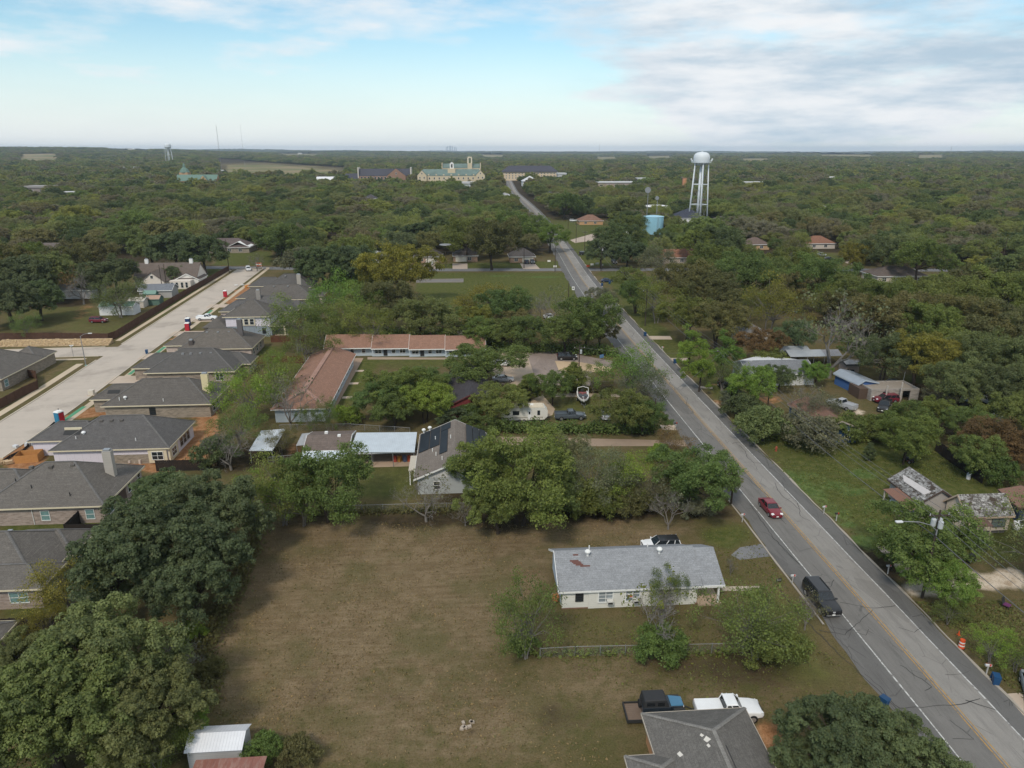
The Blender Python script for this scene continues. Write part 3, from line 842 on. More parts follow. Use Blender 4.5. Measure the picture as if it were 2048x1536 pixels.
def bare_mesh(name, seed, H=7.0, mat=None):
    """Leafless tree: short trunk, wide crooked limbs, several orders of thin twigs."""
    g = random.Random(seed); b = MB()
    def grow(p, d, L, r, k):
        q = p + d*L*0.5 + Vector((g.uniform(-1, 1), g.uniform(-1, 1), g.uniform(-1, 1)))*L*0.09
        e = q + (d + Vector((g.uniform(-.3, .3), g.uniform(-.3, .3), g.uniform(-.1, .25)))).normalized()*L*0.5
        n = 6 if k > 4 else (4 if k > 2 else 3)
        b.tube(p, q, r, r*0.85, n, False); b.tube(q, e, r*0.85, r*0.66, n, False)
        if k == 0: return
        for i in range(g.choice((2, 3)) if k > 3 else 3):
            a = Vector((g.gauss(0, 1), g.gauss(0, 1), g.gauss(0.15, .6))).normalized()
            nd = (d*0.62 + a*0.72 + Vector((0, 0, 0.06))).normalized()
            grow(e if i < 2 else q, nd, L*g.uniform(.58, .86), max(r*0.6, 0.017), k-1)
    z0 = H*0.10
    b.tube((0, 0, -0.1), (0.05, 0, z0*1.05), 0.26, 0.2, 7, False)
    for k in range(4):
        a = 1.57*k + g.uniform(-.5, .5)
        grow(Vector((0.05, 0, z0)), Vector((math.cos(a)*g.uniform(.35, .95), math.sin(a)*g.uniform(.35, .95), g.uniform(.55, 1.0))).normalized(), H*0.26, 0.13, 5)
    me = bpy.data.meshes.new(name); me.from_pydata(b.v, [], b.f); me.update(); me.materials.append(mat or BARK_GREY)
    return me
PROTO = {}
def proto(kind):
    if kind in PROTO: return PROTO[kind]
    s = {'o': 3, 'g': 3, 's': 3, 'c': 2, 'p': 1, 'r': 3, 'h': 2}[kind]
    L = []
    for i in range(s):
        sd = 100*ord(kind) + i
        if kind == 'o':      # dense, cauliflower-topped oak
            me, cen = crown_mesh('oak_crown', sd, 5, 6.6, 1.6, 64, 13, 95, 0.150, 0.25, -0.5, 0.37, jit=0.36, tight=0.62, up=0.7)
            tr = branches('oak_trunk', sd, cen, 1.6, 5, BARK, 0.32, limbs=12)
        elif kind == 'g':    # broad leafy elm or pecan
            me, cen = crown_mesh('elm_crown', sd, 5, 7.0, 1.8, 52, 11, 70, 0.165, 0.27, -0.45, 0.46, open_=0.35, jit=0.5, lobes=0.3, tight=0.45, up=0.55)
            tr = branches('elm_trunk', sd, cen, 1.9, 5, BARK, 0.24, multi=2, limbs=22)
        elif kind == 's':    # thin, half see-through tree
            me, cen = crown_mesh('thin_crown', sd, 5, 7.4, 1.6, 44, 8, 36, 0.165, 0.30, -0.6, 0.70, open_=0.8, jit=0.8, lobes=0.35)
            tr = branches('thin_trunk', sd, cen, 1.6, 5, BARK_GREY, 0.2, multi=3, limbs=40)
        elif kind == 'c':    # upright cedar
            me, cen = crown_mesh('cedar_crown', sd, 3.2, 8.5, 0.4, 54, 10, 44, 0.19, 0.30, -0.95, 0.5, jit=0.5, cone=0.55, lobes=0.12)
            tr = branches('cedar_trunk', sd, cen, 1.0, 3.2, BARK, 0.18, limbs=10)
        elif kind == 'p':    # pine in tiers
            me, cen = crown_mesh('pine_crown', sd, 3.4, 9.0, 1.6, 40, 10, 40, 0.20, 0.30, -0.8, 0.6, open_=0.5, jit=0.8, cone=0.35, lobes=0.35)
            tr = branches('pine_trunk', sd, cen, 4.5, 3.4, BARK, 0.2, limbs=20)
        elif kind == 'h':    # low shrub
            me, cen = crown_mesh('shrub_crown', sd, 5, 6.0, 0.1, 36, 10, 42, 0.29, 0.32, -0.35, 0.52, open_=0.3, jit=0.6, lobes=0.3)
            tr = branches('shrub_stems', sd, cen, 0.3, 5, BARK, 0.16, multi=3, limbs=14)
        else:                # bare or dying tree: twigs and a few leaves
            tw = bare_mesh('bare_twigs', sd, 9.0)
            me, cen = crown_mesh('last_leaves', sd, 4.4, 6.0, 2.4, 18, 4, 9, 0.26, 0.28, -0.4, 0.8, open_=0.8, jit=0.9)
            tr = tw
        L.append((me, tr))
    PROTO[kind] = L
    return L
TINT = {  # leaf colour, before light
    'dark': (0.097, 0.127, 0.063), 'oak': (0.131, 0.156, 0.063), 'mid': (0.104, 0.149, 0.047), 'olive': (0.131, 0.160, 0.047), 'yellow': (0.169, 0.164, 0.038),
    'brown': (0.122, 0.118, 0.052), 'light': (0.130, 0.201, 0.046), 'bright': (0.160, 0.224, 0.043), 'grey': (0.130, 0.137, 0.092), 'rust': (0.145, 0.098, 0.049), 'pale': (0.160, 0.179, 0.099)}
WORDS = {'dark': 'dark green', 'oak': 'deep green', 'mid': 'green', 'olive': 'olive green', 'yellow': 'yellowish', 'brown': 'brownish green', 'light': 'light green', 'bright': 'bright green', 'grey': 'grey-green', 'rust': 'rusty brown', 'pale': 'pale green'}
KINDN = {'o': ('oak_tree', 'oak'), 'g': ('leafy_tree', 'broad leafy tree'), 's': ('thin_tree', 'thin see-through tree'), 'c': ('cedar_tree', 'cedar'), 'p': ('pine_tree', 'pine'), 'r': ('bare_tree', 'bare twiggy tree'), 'h': ('shrub', 'shrub')}
TREES = []
NT_RNG = random.Random(5)
def tree(u, v, diam, height, kind, tint, label, group=None, rz=None):
    me, tr = NT_RNG.choice(proto(kind))
    nm, _ = KINDN[kind]
    root = thing(nm, label, 'shrub' if kind == 'h' else 'tree', (u, v, 0), NT_RNG.uniform(0, 6.28) if rz is None else rz, group)
    W = {'c': 6.4, 'p': 6.8}.get(kind, 10.0); Hh = {'c': 8.9, 'p': 10.6, 'o': 8.2, 'h': 6.1}.get(kind, 8.9)
    s = (diam / W, diam / W, height / Hh)
    for pn, m in (('crown', me), ('trunk', tr)):
        o = put(pn, m, root); o.scale = s
        if pn == 'crown':
            j = NT_RNG.uniform(0.86, 1.14); c = TINT[tint]
            o.color = (c[0]*j*NT_RNG.uniform(.93, 1.08), c[1]*j, c[2]*j*NT_RNG.uniform(.9, 1.1), 1)
    TREES.append((u, v, diam))
    return root
def tpx(x, y, w, kind, tint, label, h=None, group=None, hc=0.55, hr=None):
    """A tree whose crown is centred at photo mark (x, y) and w marks wide."""
    u, v = G(x, y, 4.0)
    for _ in range(4):
        diam = w * PX(u, v, 4)[2] / F_PX
        height = h or diam * (hr or {'o': 0.85, 'g': 0.9, 's': 0.95, 'c': 1.5, 'p': 1.6, 'r': 1.0, 'h': 0.65}[kind])
        u, v = G(x, y, height * hc)
    return tree(u, v, diam, height, kind, tint, label, group)
# ------------------------------------------------------------------ buildings
LM = []          # landmarks for telling background trees apart
KEEP = []        # footprints (u0, u1, v0, v1, clear strip toward the camera)
SHINGLE_NEW = shingle((0.108, 0.098, 0.089)); SHINGLE_OLD = shingle((0.124, 0.113, 0.102), streak=0.45)
BRICK_GREY = brick((0.30, 0.235, 0.20), (0.40, 0.32, 0.28), (0.36, 0.34, 0.31)); BRICK_PALE = brick((0.42, 0.33, 0.29), (0.52, 0.43, 0.38), (0.45, 0.42, 0.38))
BRICK_TAN = brick((0.24, 0.20, 0.155), (0.33, 0.275, 0.215), (0.33, 0.30, 0.26))
STONE = brick((0.20, 0.16, 0.13), (0.36, 0.29, 0.23), (0.30, 0.27, 0.24), 'stone', 0.7, 0.35)
def house_wrap():
    t = NT('house_wrap'); vec, a, z = t.facade()
    vo = t.n('ShaderNodeTexVoronoi'); vo.inputs['Scale'].default_value = 3.2; t.l(vec, vo.inputs['Vector'])
    c = t.mix(t.ramp(vo.outputs[0], 0.12, 0.22, 0.55, 0), (0.66, 0.62, 0.68), (0.46, 0.36, 0.46))
    fr = t.math('FRACT', t.math('DIVIDE', a, 1.2))
    c = t.mix(t.ramp(fr, 0, 0.04, 0.6, 0), c, (0.33, 0.30, 0.34))
    return t.done(c, 0.6)
WRAP = house_wrap()
def roof_hip(u0, u1, v0, v1, ze, pitch, gables='', t=0.16):
    """Closed roof solid over the eave rectangle; ends named in gables carry the ridge out to the edge."""
    du, dv = u1-u0, v1-v0
    b = MB(); caps = []
    if du >= dv:
        hw = dv/2; rz = ze + pitch*hw; vm = (v0+v1)/2
        a = (u0 if 'W' in gables else u0+hw, vm, rz); c = (u1 if 'E' in gables else u1-hw, vm, rz)
    else:
        hw = du/2; rz = ze + pitch*hw; um = (u0+u1)/2
        a = (um, v0 if 'S' in gables else v0+hw, rz); c = (um, v1 if 'N' in gables else v1-hw, rz)
    e = [(u0,v0,ze),(u1,v0,ze),(u1,v1,ze),(u0,v1,ze)]; lo = [(p[0],p[1],ze-t) for p in e]
    if du >= dv:
        faces = [[e[0],e[1],c,a],[e[1],e[2],c],[e[2],e[3],a,c],[e[3],e[0],a]]
        hips = [(e[0],a),(e[3],a),(e[1],c),(e[2],c)]
        ends = ('W','W','E','E')
    else:
        faces = [[e[0],e[1],a],[e[1],e[2],c,a],[e[2],e[3],c],[e[3],e[0],a,c]]
        hips = [(e[0],a),(e[1],a),(e[3],c),(e[2],c)]
        ends = ('S','S','N','N')
    for f in faces: b.face(f)
    for i in range(4): b.face([lo[i], lo[(i+1)%4], e[(i+1)%4], e[i]])
    b.face([lo[3],lo[2],lo[1],lo[0]])
    caps = [(a, c)] + [h for h, en in zip(hips, ends) if en not in gables]
    return b, caps, rz
def ridge_caps(caps, w=0.16):
    b = MB()
    for p, q in caps:
        p, q = Vector(p), Vector(q)
        if (q-p).length < 0.2: continue
        d = (q-p).normalized(); s = d.cross(Vector((0,0,1))).normalized(); up = s.cross(d)
        n = s*w; k = up*0.05
        b.face([p-n+up*0.012, p+k, q+k, q-n+up*0.012]); b.face([p+k, p+n+up*0.012, q+n+up*0.012, q+k])
    return b
def fascia(b, u0, u1, v0, v1, ze, h=0.2, t=0.05):
    b.box(u0-t, u1+t, v0-t, v0-0.004, ze-h, ze+0.01); b.box(u0-t, u1+t, v1+0.004, v1+t, ze-h, ze+0.01)
    b.box(u0-t, u0-0.004, v0-0.003, v1+0.003, ze-h, ze+0.01); b.box(u1+0.004, u1+t, v0-0.003, v1+0.003, ze-h, ze+0.01)
    return b
WIN = {}
def window(par, side, pos, wall, z, w=1.2, h=1.4, frame=None, pane=None, cols=1, rows=2, name='window', fr=0.07):
    """Window in the wall plane `wall` (v for S/N sides, u for E/W); z is its centre."""
    frame = frame or WHITE_TRIM; pane = pane or GLASS
    key = (w, h, cols, rows, frame.name, pane.name, fr)
    if key not in WIN:
        b = MB()
        b.box(-w/2-fr, w/2+fr, -0.07, 0.02, h/2, h/2+fr); b.box(-w/2-fr, w/2+fr, -0.09, 0.02, -h/2-fr, -h/2)
        b.box(-w/2-fr, -w/2, -0.065, 0.02, -h/2, h/2); b.box(w/2, w/2+fr, -0.065, 0.02, -h/2, h/2)
        for c in range(1, cols): b.box(-w/2+w*c/cols-0.03, -w/2+w*c/cols+0.03, -0.055, 0.02, -h/2, h/2)
        for r in range(1, rows): b.box(-w/2, w/2, -0.05, 0.02, -h/2+h*r/rows-0.025, -h/2+h*r/rows+0.025)
        fm = b.mesh('window'); fm.materials.append(frame)
        p = MB().box(-w/2, w/2, -0.02, 0.015, -h/2, h/2).mesh('pane'); p.materials.append(pane)
        WIN[key] = (fm, p)
    fm, p = WIN[key]
    rz = {'S': 0, 'N': math.pi, 'E': math.pi/2, 'W': -math.pi/2}[side]
    loc = (pos, wall, z) if side in 'SN' else (wall, pos, z)
    loc = tuple(a - b for a, b in zip(loc, par.location))
    o = put(name, fm, par, loc, rz)
    put('pane', p, o)
    return o
def door(par, side, pos, wall, w=0.95, h=2.05, mat=None, z0=0.15):
    b = MB().box(-w/2, w/2, -0.05, 0.02, z0, z0+h)
    d = b.build('door', mat or plain((0.12, 0.10, 0.09)), par)
    d.location = tuple(a - b for a, b in zip(((pos, wall, 0) if side in 'SN' else (wall, pos, 0)), par.location))
    d.rotation_euler.z = {'S': 0, 'N': math.pi, 'E': math.pi/2, 'W': -math.pi/2}[side]
    k = MB().tube((w*0.36, -0.05, z0+1.0), (w*0.36, -0.12, z0+1.0), 0.04).build('handle', STEEL, d)
    return d
def vents(par, pts, kind='pipe', mat=None):
    for (u, v, z) in pts:
        b = MB()
        if kind == 'pipe': b.tube((u, v, z-0.3), (u, v, z+0.45), 0.07); nm = 'vent_pipe'
        elif kind == 'box': b.box(u-0.25, u+0.25, v-0.25, v+0.25, z-0.2, z+0.18); nm = 'roof_vent'
        else: b.lathe([(0.12, -0.3), (0.14, 0.12), (0.3, 0.16), (0.34, 0.32), (0.22, 0.48), (0.05, 0.53)], 12, (u, v, z)); nm = 'turbine_vent'
        b.build(nm, mat or (DARK if kind == 'box' else WHITE_TRIM), par)
def chimney(par, u, v, z0, z1, mat, w=0.75, capm=None):
    c = MB().box(u-w, u+w, v-0.42, v+0.42, z0, z1).build('chimney', mat, par)
    MB().box(u-w*0.75, u+w*0.75, v-0.33, v+0.33, z1, z1+0.28).build('chimney_cap', capm or STEEL, c)
def hip_house(label, eave, wings=(), ze=2.75, pitch=0.6, wall=None, roofm=None, trim=None, ov=0.45, gables='', cap=True, name='brick_house', clear=12, group=None, cat='house', capcol=(0.135, 0.130, 0.125)):
    u0, u1, v0, v1 = eave
    KEEP.append((u0-1, u1+1, v0-1, v1+1, clear))
    h = thing(name, label, cat, (0, 0, 0), 0, group); LM.append(((u0+u1)/2, (v0+v1)/2, label))
    roofm = roofm or shingle(((0.108, 0.098, 0.089), (0.094, 0.089, 0.085), (0.124, 0.110, 0.096), (0.102, 0.097, 0.095))[len(LM) % 4], streak=(0.35, 0.5, 0.42)[len(LM) % 3])
    wb, fb, cb = MB(), MB(), []
    rb, caps, rz = roof_hip(u0, u1, v0, v1, ze, pitch, gables); cb += caps
    wb.box(u0+ov, u1-ov, v0+ov, v1-ov, -0.1, ze-0.15)
    fascia(fb, u0, u1, v0, v1, ze)
    if gables:       # gable triangles carry the wall up under the roof
        if u1-u0 >= v1-v0:
            for g, x in (('W', u0+ov), ('E', u1-ov)):
                if g in gables: wb.loft([[(x-0.01, v0+ov, ze-0.15), (x-0.01, v1-ov, ze-0.15), (x-0.01, (v0+v1)/2, rz-0.25)], [(x+0.01, v0+ov, ze-0.15), (x+0.01, v1-ov, ze-0.15), (x+0.01, (v0+v1)/2, rz-0.25)]])
    r = rb.build('roof', roofm, h)
    for i, w in enumerate(wings):
        a0, a1, b0, b1 = w[:4]; zz = ze - 0.013*(i+1); gg = w[4] if len(w) > 4 else ''
        rb2, caps2, _ = roof_hip(a0, a1, b0, b1, zz, pitch, gg)
        rb2.build('wing_roof', roofm, h); cb += caps2
        wb.box(a0+ov, a1-ov, b0+ov, b1-ov, -0.1, zz-0.16)
        fascia(fb, a0, a1, b0, b1, zz - 0.004*(i+1), 0.19, 0.046 - 0.003*i)
        KEEP.append((a0-1, a1+1, b0-1, b1+1, clear))
    wb.build('wall', wall or BRICK_GREY, h)
    fb.build('fascia', trim or CREAM, h)
    if cap: ridge_caps(cb).build('ridge_cap', shingle(capcol, streak=0.2), r)
    return h
NEWH = 'new houses along the pale street'
# A: lowest of the row
h = hip_house('grey-roofed brick house at the left edge, lowest of the new row', (-64, -47.0, 70.2, 82.2), [(-57, -46.35, 69.7, 75.0), (-56, -46.4, 76.6, 82.6)], roofm=SHINGLE_OLD, group=NEWH)
window(h, 'S', -49.2, 70.15, 1.45, 1.9, 1.25, pane=GLASS_SHADE, cols=2); window(h, 'E', 72.4, -46.8, 1.5, 1.6, 1.3, pane=GLASS_SHADE, cols=2)
for v in (77.8, 79.4, 81.0): window(h, 'E', v, -46.85, 1.5, 0.9, 1.35)
vents(h, [(-53.6, 77.6, 5.5)], 'box', STEEL); door(h, 'E', 75.8, -47.45)
# B: with the grey chimney
h = hip_house('brick house with grey chimney and weathered hip roof', (-65.2, -48.5, 88.8, 101.6), [(-71.5, -60, 92.5, 100.5)], roofm=SHINGLE_OLD, group=NEWH)
for u in (-50.8, -56.6): window(h, 'S', u, 89.25, 1.35, 1.05, 1.35, pane=GLASS_SHADE)
window(h, 'E', 90.9, -48.95, 1.4, 1.6, 1.5, pane=glass((0.05, 0.11, 0.09)), cols=2)
for v in (96.9, 100.1): window(h, 'E', v, -48.95, 1.5, 0.9, 1.3)
chimney(h, -50.7, 96.2, 3.5, 7.6, siding((0.40, 0.37, 0.33), 0.25), 0.6)
MB().box(-49.2, -48.2, 92.6, 96.0, -0.05, 0.08).build('patio', DRIVE, h); MB().box(-50.5, -48.94, 93.0, 95.8, 0.1, 2.4).build('porch_recess', plain((0.10, 0.07, 0.06)), h)
vents(h, [(-59, 91.5, 4.45), (-61.5, 92.5, 5.0), (-53.5, 90.3, 3.7)], 'pipe', DARK); vents(h, [(-60.2, 94.3, 6.2), (-57.6, 94.3, 6.2), (-54.8, 94.6, 6.2)], 'box', SHINGLE_OLD)
MB().tube((-58.2, 89.2, 0.1), (-58.2, 89.2, 2.6), 0.05).build('downspout', WHITE_TRIM, h)
# C: wrapped, unfinished
h = hip_house('unfinished house in white wrap, roof on, windows framed in cream', (-66, -47.4, 108.2, 120.2), [(-71.5, -60, 112.5, 119.6)], wall=WRAP, group=NEWH)
MB().box(-57.2, -50.6, 108.58, 108.66, 0.0, 1.6).build('brick_course', BRICK_TAN, h)
fb = CREAM
for side, pos, wl in (('S', -49.0, 108.65), ('E', 110.3, -47.85)):
    bx = MB()
    if side == 'S': bx.box(pos-1.9, pos+1.0, wl-0.28, wl-0.01, 0.15, 2.45)
    else: bx.box(wl+0.01, wl+0.28, pos-1.7, pos+1.7, 0.15, 2.45)
    bx.build('window_surround', fb, h)
window(h, 'S', -49.45, 108.36, 1.4, 1.7, 1.3, frame=WHITE_TRIM, cols=2); window(h, 'E', 110.3, -47.56, 1.4, 1.7, 1.3, cols=2)
for v in (114.2, 115.7, 117.2): window(h, 'E', v, -47.85, 1.4, 1.1, 1.5, frame=plain((0.36, 0.34, 0.31)), cols=1)
MB().cbox((-63.5, 111.3, 4.62), (2.6, 1.0, 0.05), 0, math.atan(0.6)).build('roof_opening', DARK, h); MB().box(-64.9, -62.2, 111.8, 111.95, 4.7, 5.25).build('opening_frame', CREAM, h)
vents(h, [(-62.5, 110.2, 3.9), (-53, 109.6, 3.6)], 'pipe'); vents(h, [(-61.6, 111, 4.4)], 'turbine', plain((0.75, 0.75, 0.75)))
vents(h, [(-59.6, 113.2, 5.75), (-58, 113.2, 5.75), (-56.4, 113.2, 5.75)], 'box', SHINGLE_NEW)
# D: cream chimney
h = hip_house('new house with bare cream chimney and tan brick wall', (-67.6, -47.6, 129.0, 140.6), [(-71.5, -60, 133, 139.8)], wall=BRICK_TAN, group=NEWH)
chimney(h, -49.6, 133.2, 3.0, 7.4, plain((0.62, 0.54, 0.33)), 0.62)
window(h, 'S', -58.6, 129.45, 1.4, 1.0, 1.3, frame=DARK); [window(h, 'E', v, -48.05, 1.4, 1.3, 1.5, cols=1) for v in (131.5, 133.6)]
MB().cbox((-66.2, 131.9, 4.62), (2.2, 0.9, 0.05), 0, math.atan(0.6)).build('roof_opening', DARK, h)
vents(h, [(-64.6, 130.2, 3.6), (-56.5, 129.8, 3.3)], 'pipe'); vents(h, [(-63.6, 130.4, 3.7)], 'turbine')
# E
h = hip_house('new house with stone walls, third up from the orange dirt yard', (-68.4, -49.4, 149.8, 162.2), [(-72.5, -60, 153.5, 161.5), (-56, -47.6, 155.5, 162.0)], wall=STONE, group=NEWH)
window(h, 'S', -52.8, 150.25, 1.4, 1.6, 1.4, cols=2); [window(h, 'E', v, -48.05, 1.4, 0.9, 1.3) for v in (156.8, 158.6, 160.4)]
vents(h, [(-61.5, 154.5, 5.6), (-59.8, 154.5, 5.6), (-57.8, 154.6, 5.6), (-55.6, 154.8, 5.6)], 'box', GALV)
# F
h = hip_house('new house with dark chimney and pale side wall', (-68.4, -50.8, 168.7, 181), [(-73, -60, 172.5, 180.4)], wall=BRICK_PALE, group=NEWH)
chimney(h, -54.6, 173.6, 4.8, 8.7, plain((0.12, 0.11, 0.11)), 0.6); chimney(h, -65.4, 170.2, 3.4, 4.6, plain((0.09, 0.075, 0.07)), 0.45)
[window(h, 'E', v, -51.25, 1.4, 1.0, 1.4) for v in (171.2, 174.2, 177.5)]
vents(h, [(-62.6, 173.6, 5.65), (-60, 173.6, 5.65), (-57.4, 173.8, 5.65)], 'box', GALV)
# G two storeys
h = thing('two_storey_house', 'two-storey house in white wrap over grey sheathing', 'house', (0, 0, 0), 0, NEWH)
KEEP.append((-70, -47, 188, 203, 12))
SHEATH = siding((0.25, 0.29, 0.33), 1.2, 'sheathing', True)
MB().box(-64, -51.8, 191.0, 201.5, -0.1, 2.9).build('wall', SHEATH, h); MB().box(-63.6, -52.0, 190.9, 201.3, 2.9, 5.5).build('upper_wall', WRAP, h)
rb, caps, _ = roof_hip(-64.2, -51.4, 190.4, 201.8, 5.65, 0.62); r = rb.build('roof', SHINGLE_NEW, h); ridge_caps(caps).build('ridge_cap', shingle((0.135, 0.130, 0.125), streak=0.2), r)
fascia(MB(), -64.2, -51.4, 190.4, 201.8, 5.65).build('fascia', CREAM, h)
rb, caps, _ = roof_hip(-70, -63.4, 190.8, 201, 2.75, 0.6); rb.build('garage_roof', SHINGLE_NEW, h); MB().box(-69.6, -64.02, 191.3, 200.6, -0.1, 2.6).build('garage_wall', BRICK_GREY, h)
rb, caps, _ = roof_hip(-52.4, -47.9, 190.7, 199.8, 2.95, 0.55); rb.build('porch_roof', SHINGLE_NEW, h); fascia(MB(), -52.4, -47.9, 190.7, 199.8, 2.95).build('porch_fascia', CREAM, h)
for v in (191.1, 195.0, 199.4): MB().box(-48.5, -48.1, v-0.2, v+0.2, 0, 2.8).build('porch_post', CREAM, h)
MB().box(-52, -47.7, 190.8, 199.9, -0.05, 0.1).build('porch_floor', DRIVE, h)
MB().box(-60.4, -55.9, 190.72, 190.89, 3.15, 5.15).build('window_surround', CREAM, h)
for u in (-59.6, -58.15, -56.7): window(h, 'S', u, 190.72, 4.2, 1.0, 1.5, frame=WHITE_TRIM)
window(h, 'S', -53.8, 190.98, 1.6, 0.8, 1.4, frame=DARK); window(h, 'E', 193.0, -51.8, 1.5, 0.9, 1.9)
vents(h, [(-62, 192.8, 6.4), (-56, 192.6, 6.3)], 'pipe'); vents(h, [(-59, 195.4, 8.4), (-57.6, 195.4, 8.4)], 'box', GALV)
# H, I, J
h = hip_house('new house with chimney behind the two-storey one', (-67, -49, 207.4, 220.8), [(-72, -60, 211, 219.5), (-54, -46.9, 213.5, 220.2)], wall=BRICK_PALE, group=NEWH)
chimney(h, -60.5, 213.0, 5.5, 8.6, plain((0.26, 0.24, 0.22)), 0.6); [window(h, 'E', v, -49.45, 1.4, 1.0, 1.4) for v in (209, 211)]
vents(h, [(-50.8, 209.4, 3.4)], 'turbine'); window(h, 'E', 216, -47.35, 1.4, 1.0, 1.3)
h = hip_house('new house with tall tan chimney, second from the cross street', (-69.6, -47.4, 227.7, 240.5), [(-73, -60, 231, 239.5), (-52, -45.6, 233, 240)], wall=BRICK_PALE, group=NEWH)
chimney(h, -53.4, 235.6, 5.2, 9.4, plain((0.36, 0.33, 0.29)), 0.65); window(h, 'E', 230, -47.85, 1.4, 1.4, 1.4, cols=2)
vents(h, [(-61, 233, 6.1), (-56.5, 233, 6.1)], 'box', GALV)
h = hip_house('new house nearest the cross street, dark roof', (-69, -52.4, 248.8, 261.5), [(-75, -62, 252, 260.5)], wall=BRICK_PALE, group=NEWH)
window(h, 'E', 251, -52.85, 1.4, 1.2, 1.4); vents(h, [(-62, 253.6, 6.0), (-57, 253.6, 6.0)], 'box', GALV)
# K left of the pale street
h = hip_house('dark-roofed brick house left of the pale street', (-114, -96.1, 147.5, 164.6), [(-104, -96.3, 161.5, 169.5)], wall=BRICK_TAN, group=NEWH, roofm=SHINGLE_OLD)
window(h, 'E', 149.5, -96.55, 1.3, 1.2, 1.4, pane=GLASS_SHADE)
u, v = G(38, 1243, 2.6)
h = hip_house('corner of a low grey roof below the brick house, left edge', (u-14, u, v-9, v), roofm=SHINGLE_OLD, wall=BRICK_GREY, pitch=0.45)
# the white house
WH_ROOF = shingle((0.235, 0.243, 0.255), 'white_house_shingle', 0.3); WSIDE = siding((0.66, 0.65, 0.60), 0.24)
def gable_house(label, u0, u1, v0, v1, ze, rz, ridge='u', wall=None, roofm=None, trim=None, ov=0.35, ovg=0.3, name='house', cat='house', base=0.0, clear=12, rise=None, group=None, t=0.14, loc=None, rot=0.0, off=0.5, rakes=2):
    """Gable-roofed block; u0..v1 is the wall box in the house's own axes, ridge runs along u or v (off = its place across the span)."""
    h = thing(name, label, cat, (loc[0], loc[1], 0) if loc else (0, 0, 0), rot, group)
    if loc: KEEP.append((loc[0]+u0-1, loc[0]+u1+1, loc[1]+v0-1, loc[1]+v1+1, clear))
    else: KEEP.append((u0-1, u1+1, v0-1, v1+1, clear))
    w = MB(); r = MB()
    if ridge == 'u':
        m = v0 + (v1-v0)*off
        prof = [(v0, base), (v1, base), (v1, ze), (m, rz), (v0, ze)]
        w.loft([[(u0, p, z) for p, z in prof], [(u1, p, z) for p, z in prof]])
        s0, s1 = (rz-ze)/(m-v0), (rz-ze)/(v1-m)
        for (pa, za), (pb, zb) in (((v0-ov, ze-ov*s0), (m, rz)), ((v1+ov, ze-ov*s1), (m, rz))):
            r.loft([[(x, pa, za+0.02), (x, pb, zb+0.02), (x, pb, zb+t), (x, pa, za+t)] for x in (u0-ovg, u1+ovg)])
    else:
        m = u0 + (u1-u0)*off
        prof = [(u0, base), (u1, base), (u1, ze), (m, rz), (u0, ze)]
        w.loft([[(p, v0, z) for p, z in prof], [(p, v1, z) for p, z in prof]])
        s0, s1 = (rz-ze)/(m-u0), (rz-ze)/(u1-m)
        for (pa, za), (pb, zb) in (((u0-ov, ze-ov*s0), (m, rz)), ((u1+ov, ze-ov*s1), (m, rz))):
            r.loft([[(pa, y, za+0.02), (pb, y, zb+0.02), (pb, y, zb+t), (pa, y, za+t)] for y in (v0-ovg, v1+ovg)])
    w.build('wall', wall or WSIDE, h); ro = r.build('roof', roofm or SHINGLE_OLD, h)
    f = MB()      # rake and eave boards
    if ridge == 'u':
        for x in (u0-ovg-0.03, u1+ovg+0.03)[:rakes]:
            for (pa, za), (pb, zb) in (((v0-ov-0.02, ze-ov*s0), (m, rz)), ((v1+ov+0.02, ze-ov*s1), (m, rz))):
                f.loft([[(x-0.025, pa, za-0.1), (x-0.025, pb, zb-0.1), (x-0.025, pb, zb+t+0.012), (x-0.025, pa, za+t+0.012)], [(x+0.025, pa, za-0.1), (x+0.025, pb, zb-0.1), (x+0.025, pb, zb+t+0.012), (x+0.025, pa, za+t+0.012)]])
        f.box(u0-ovg, u1+ovg, v0-ov-0.05, v0-ov-0.004, ze-ov*s0-0.12, ze-ov*s0+0.1); f.box(u0-ovg, u1+ovg, v1+ov+0.004, v1+ov+0.05, ze-ov*s1-0.12, ze-ov*s1+0.1)
    else:
        for y in (v0-ovg-0.03, v1+ovg+0.03):
            for (pa, za), (pb, zb) in (((u0-ov-0.02, ze-ov*s0), (m, rz)), ((u1+ov+0.02, ze-ov*s1), (m, rz))):
                f.loft([[(pa, y-0.025, za-0.1), (pb, y-0.025, zb-0.1), (pb, y-0.025, zb+t+0.012), (pa, y-0.025, za+t+0.012)], [(pa, y+0.025, za-0.1), (pb, y+0.025, zb-0.1), (pb, y+0.025, zb+t+0.012), (pa, y+0.025, za+t+0.012)]])
        f.box(u0-ov-0.05, u0-ov-0.004, v0-ovg, v1+ovg, ze-ov*s0-0.12, ze-ov*s0+0.1); f.box(u1+ov+0.004, u1+ov+0.05, v0-ovg, v1+ovg, ze-ov*s1-0.12, ze-ov*s1+0.1)
    f.build('trim', trim or WHITE_TRIM, h)
    return h
h = gable_house('white clapboard house with grey shingle roof on the brown lot', 10.1, 25.2, 65.9, 74.0, 2.55, 4.75, 'u', base=0.15, roofm=WH_ROOF, ovg=0.45, rakes=1)
MB().box(13.0, 25.0, 65.80, 65.895, 0.02, 2.4).build('front_wall', WSIDE, h)
MB().box(10.06, 25.24, 65.86, 74.04, -0.1, 0.145).build('foundation', plain((0.20, 0.12, 0.085)), h)
prof = [(65.5, 2.44), (69.9, 4.55), (73.9, 2.5)]
b = MB()
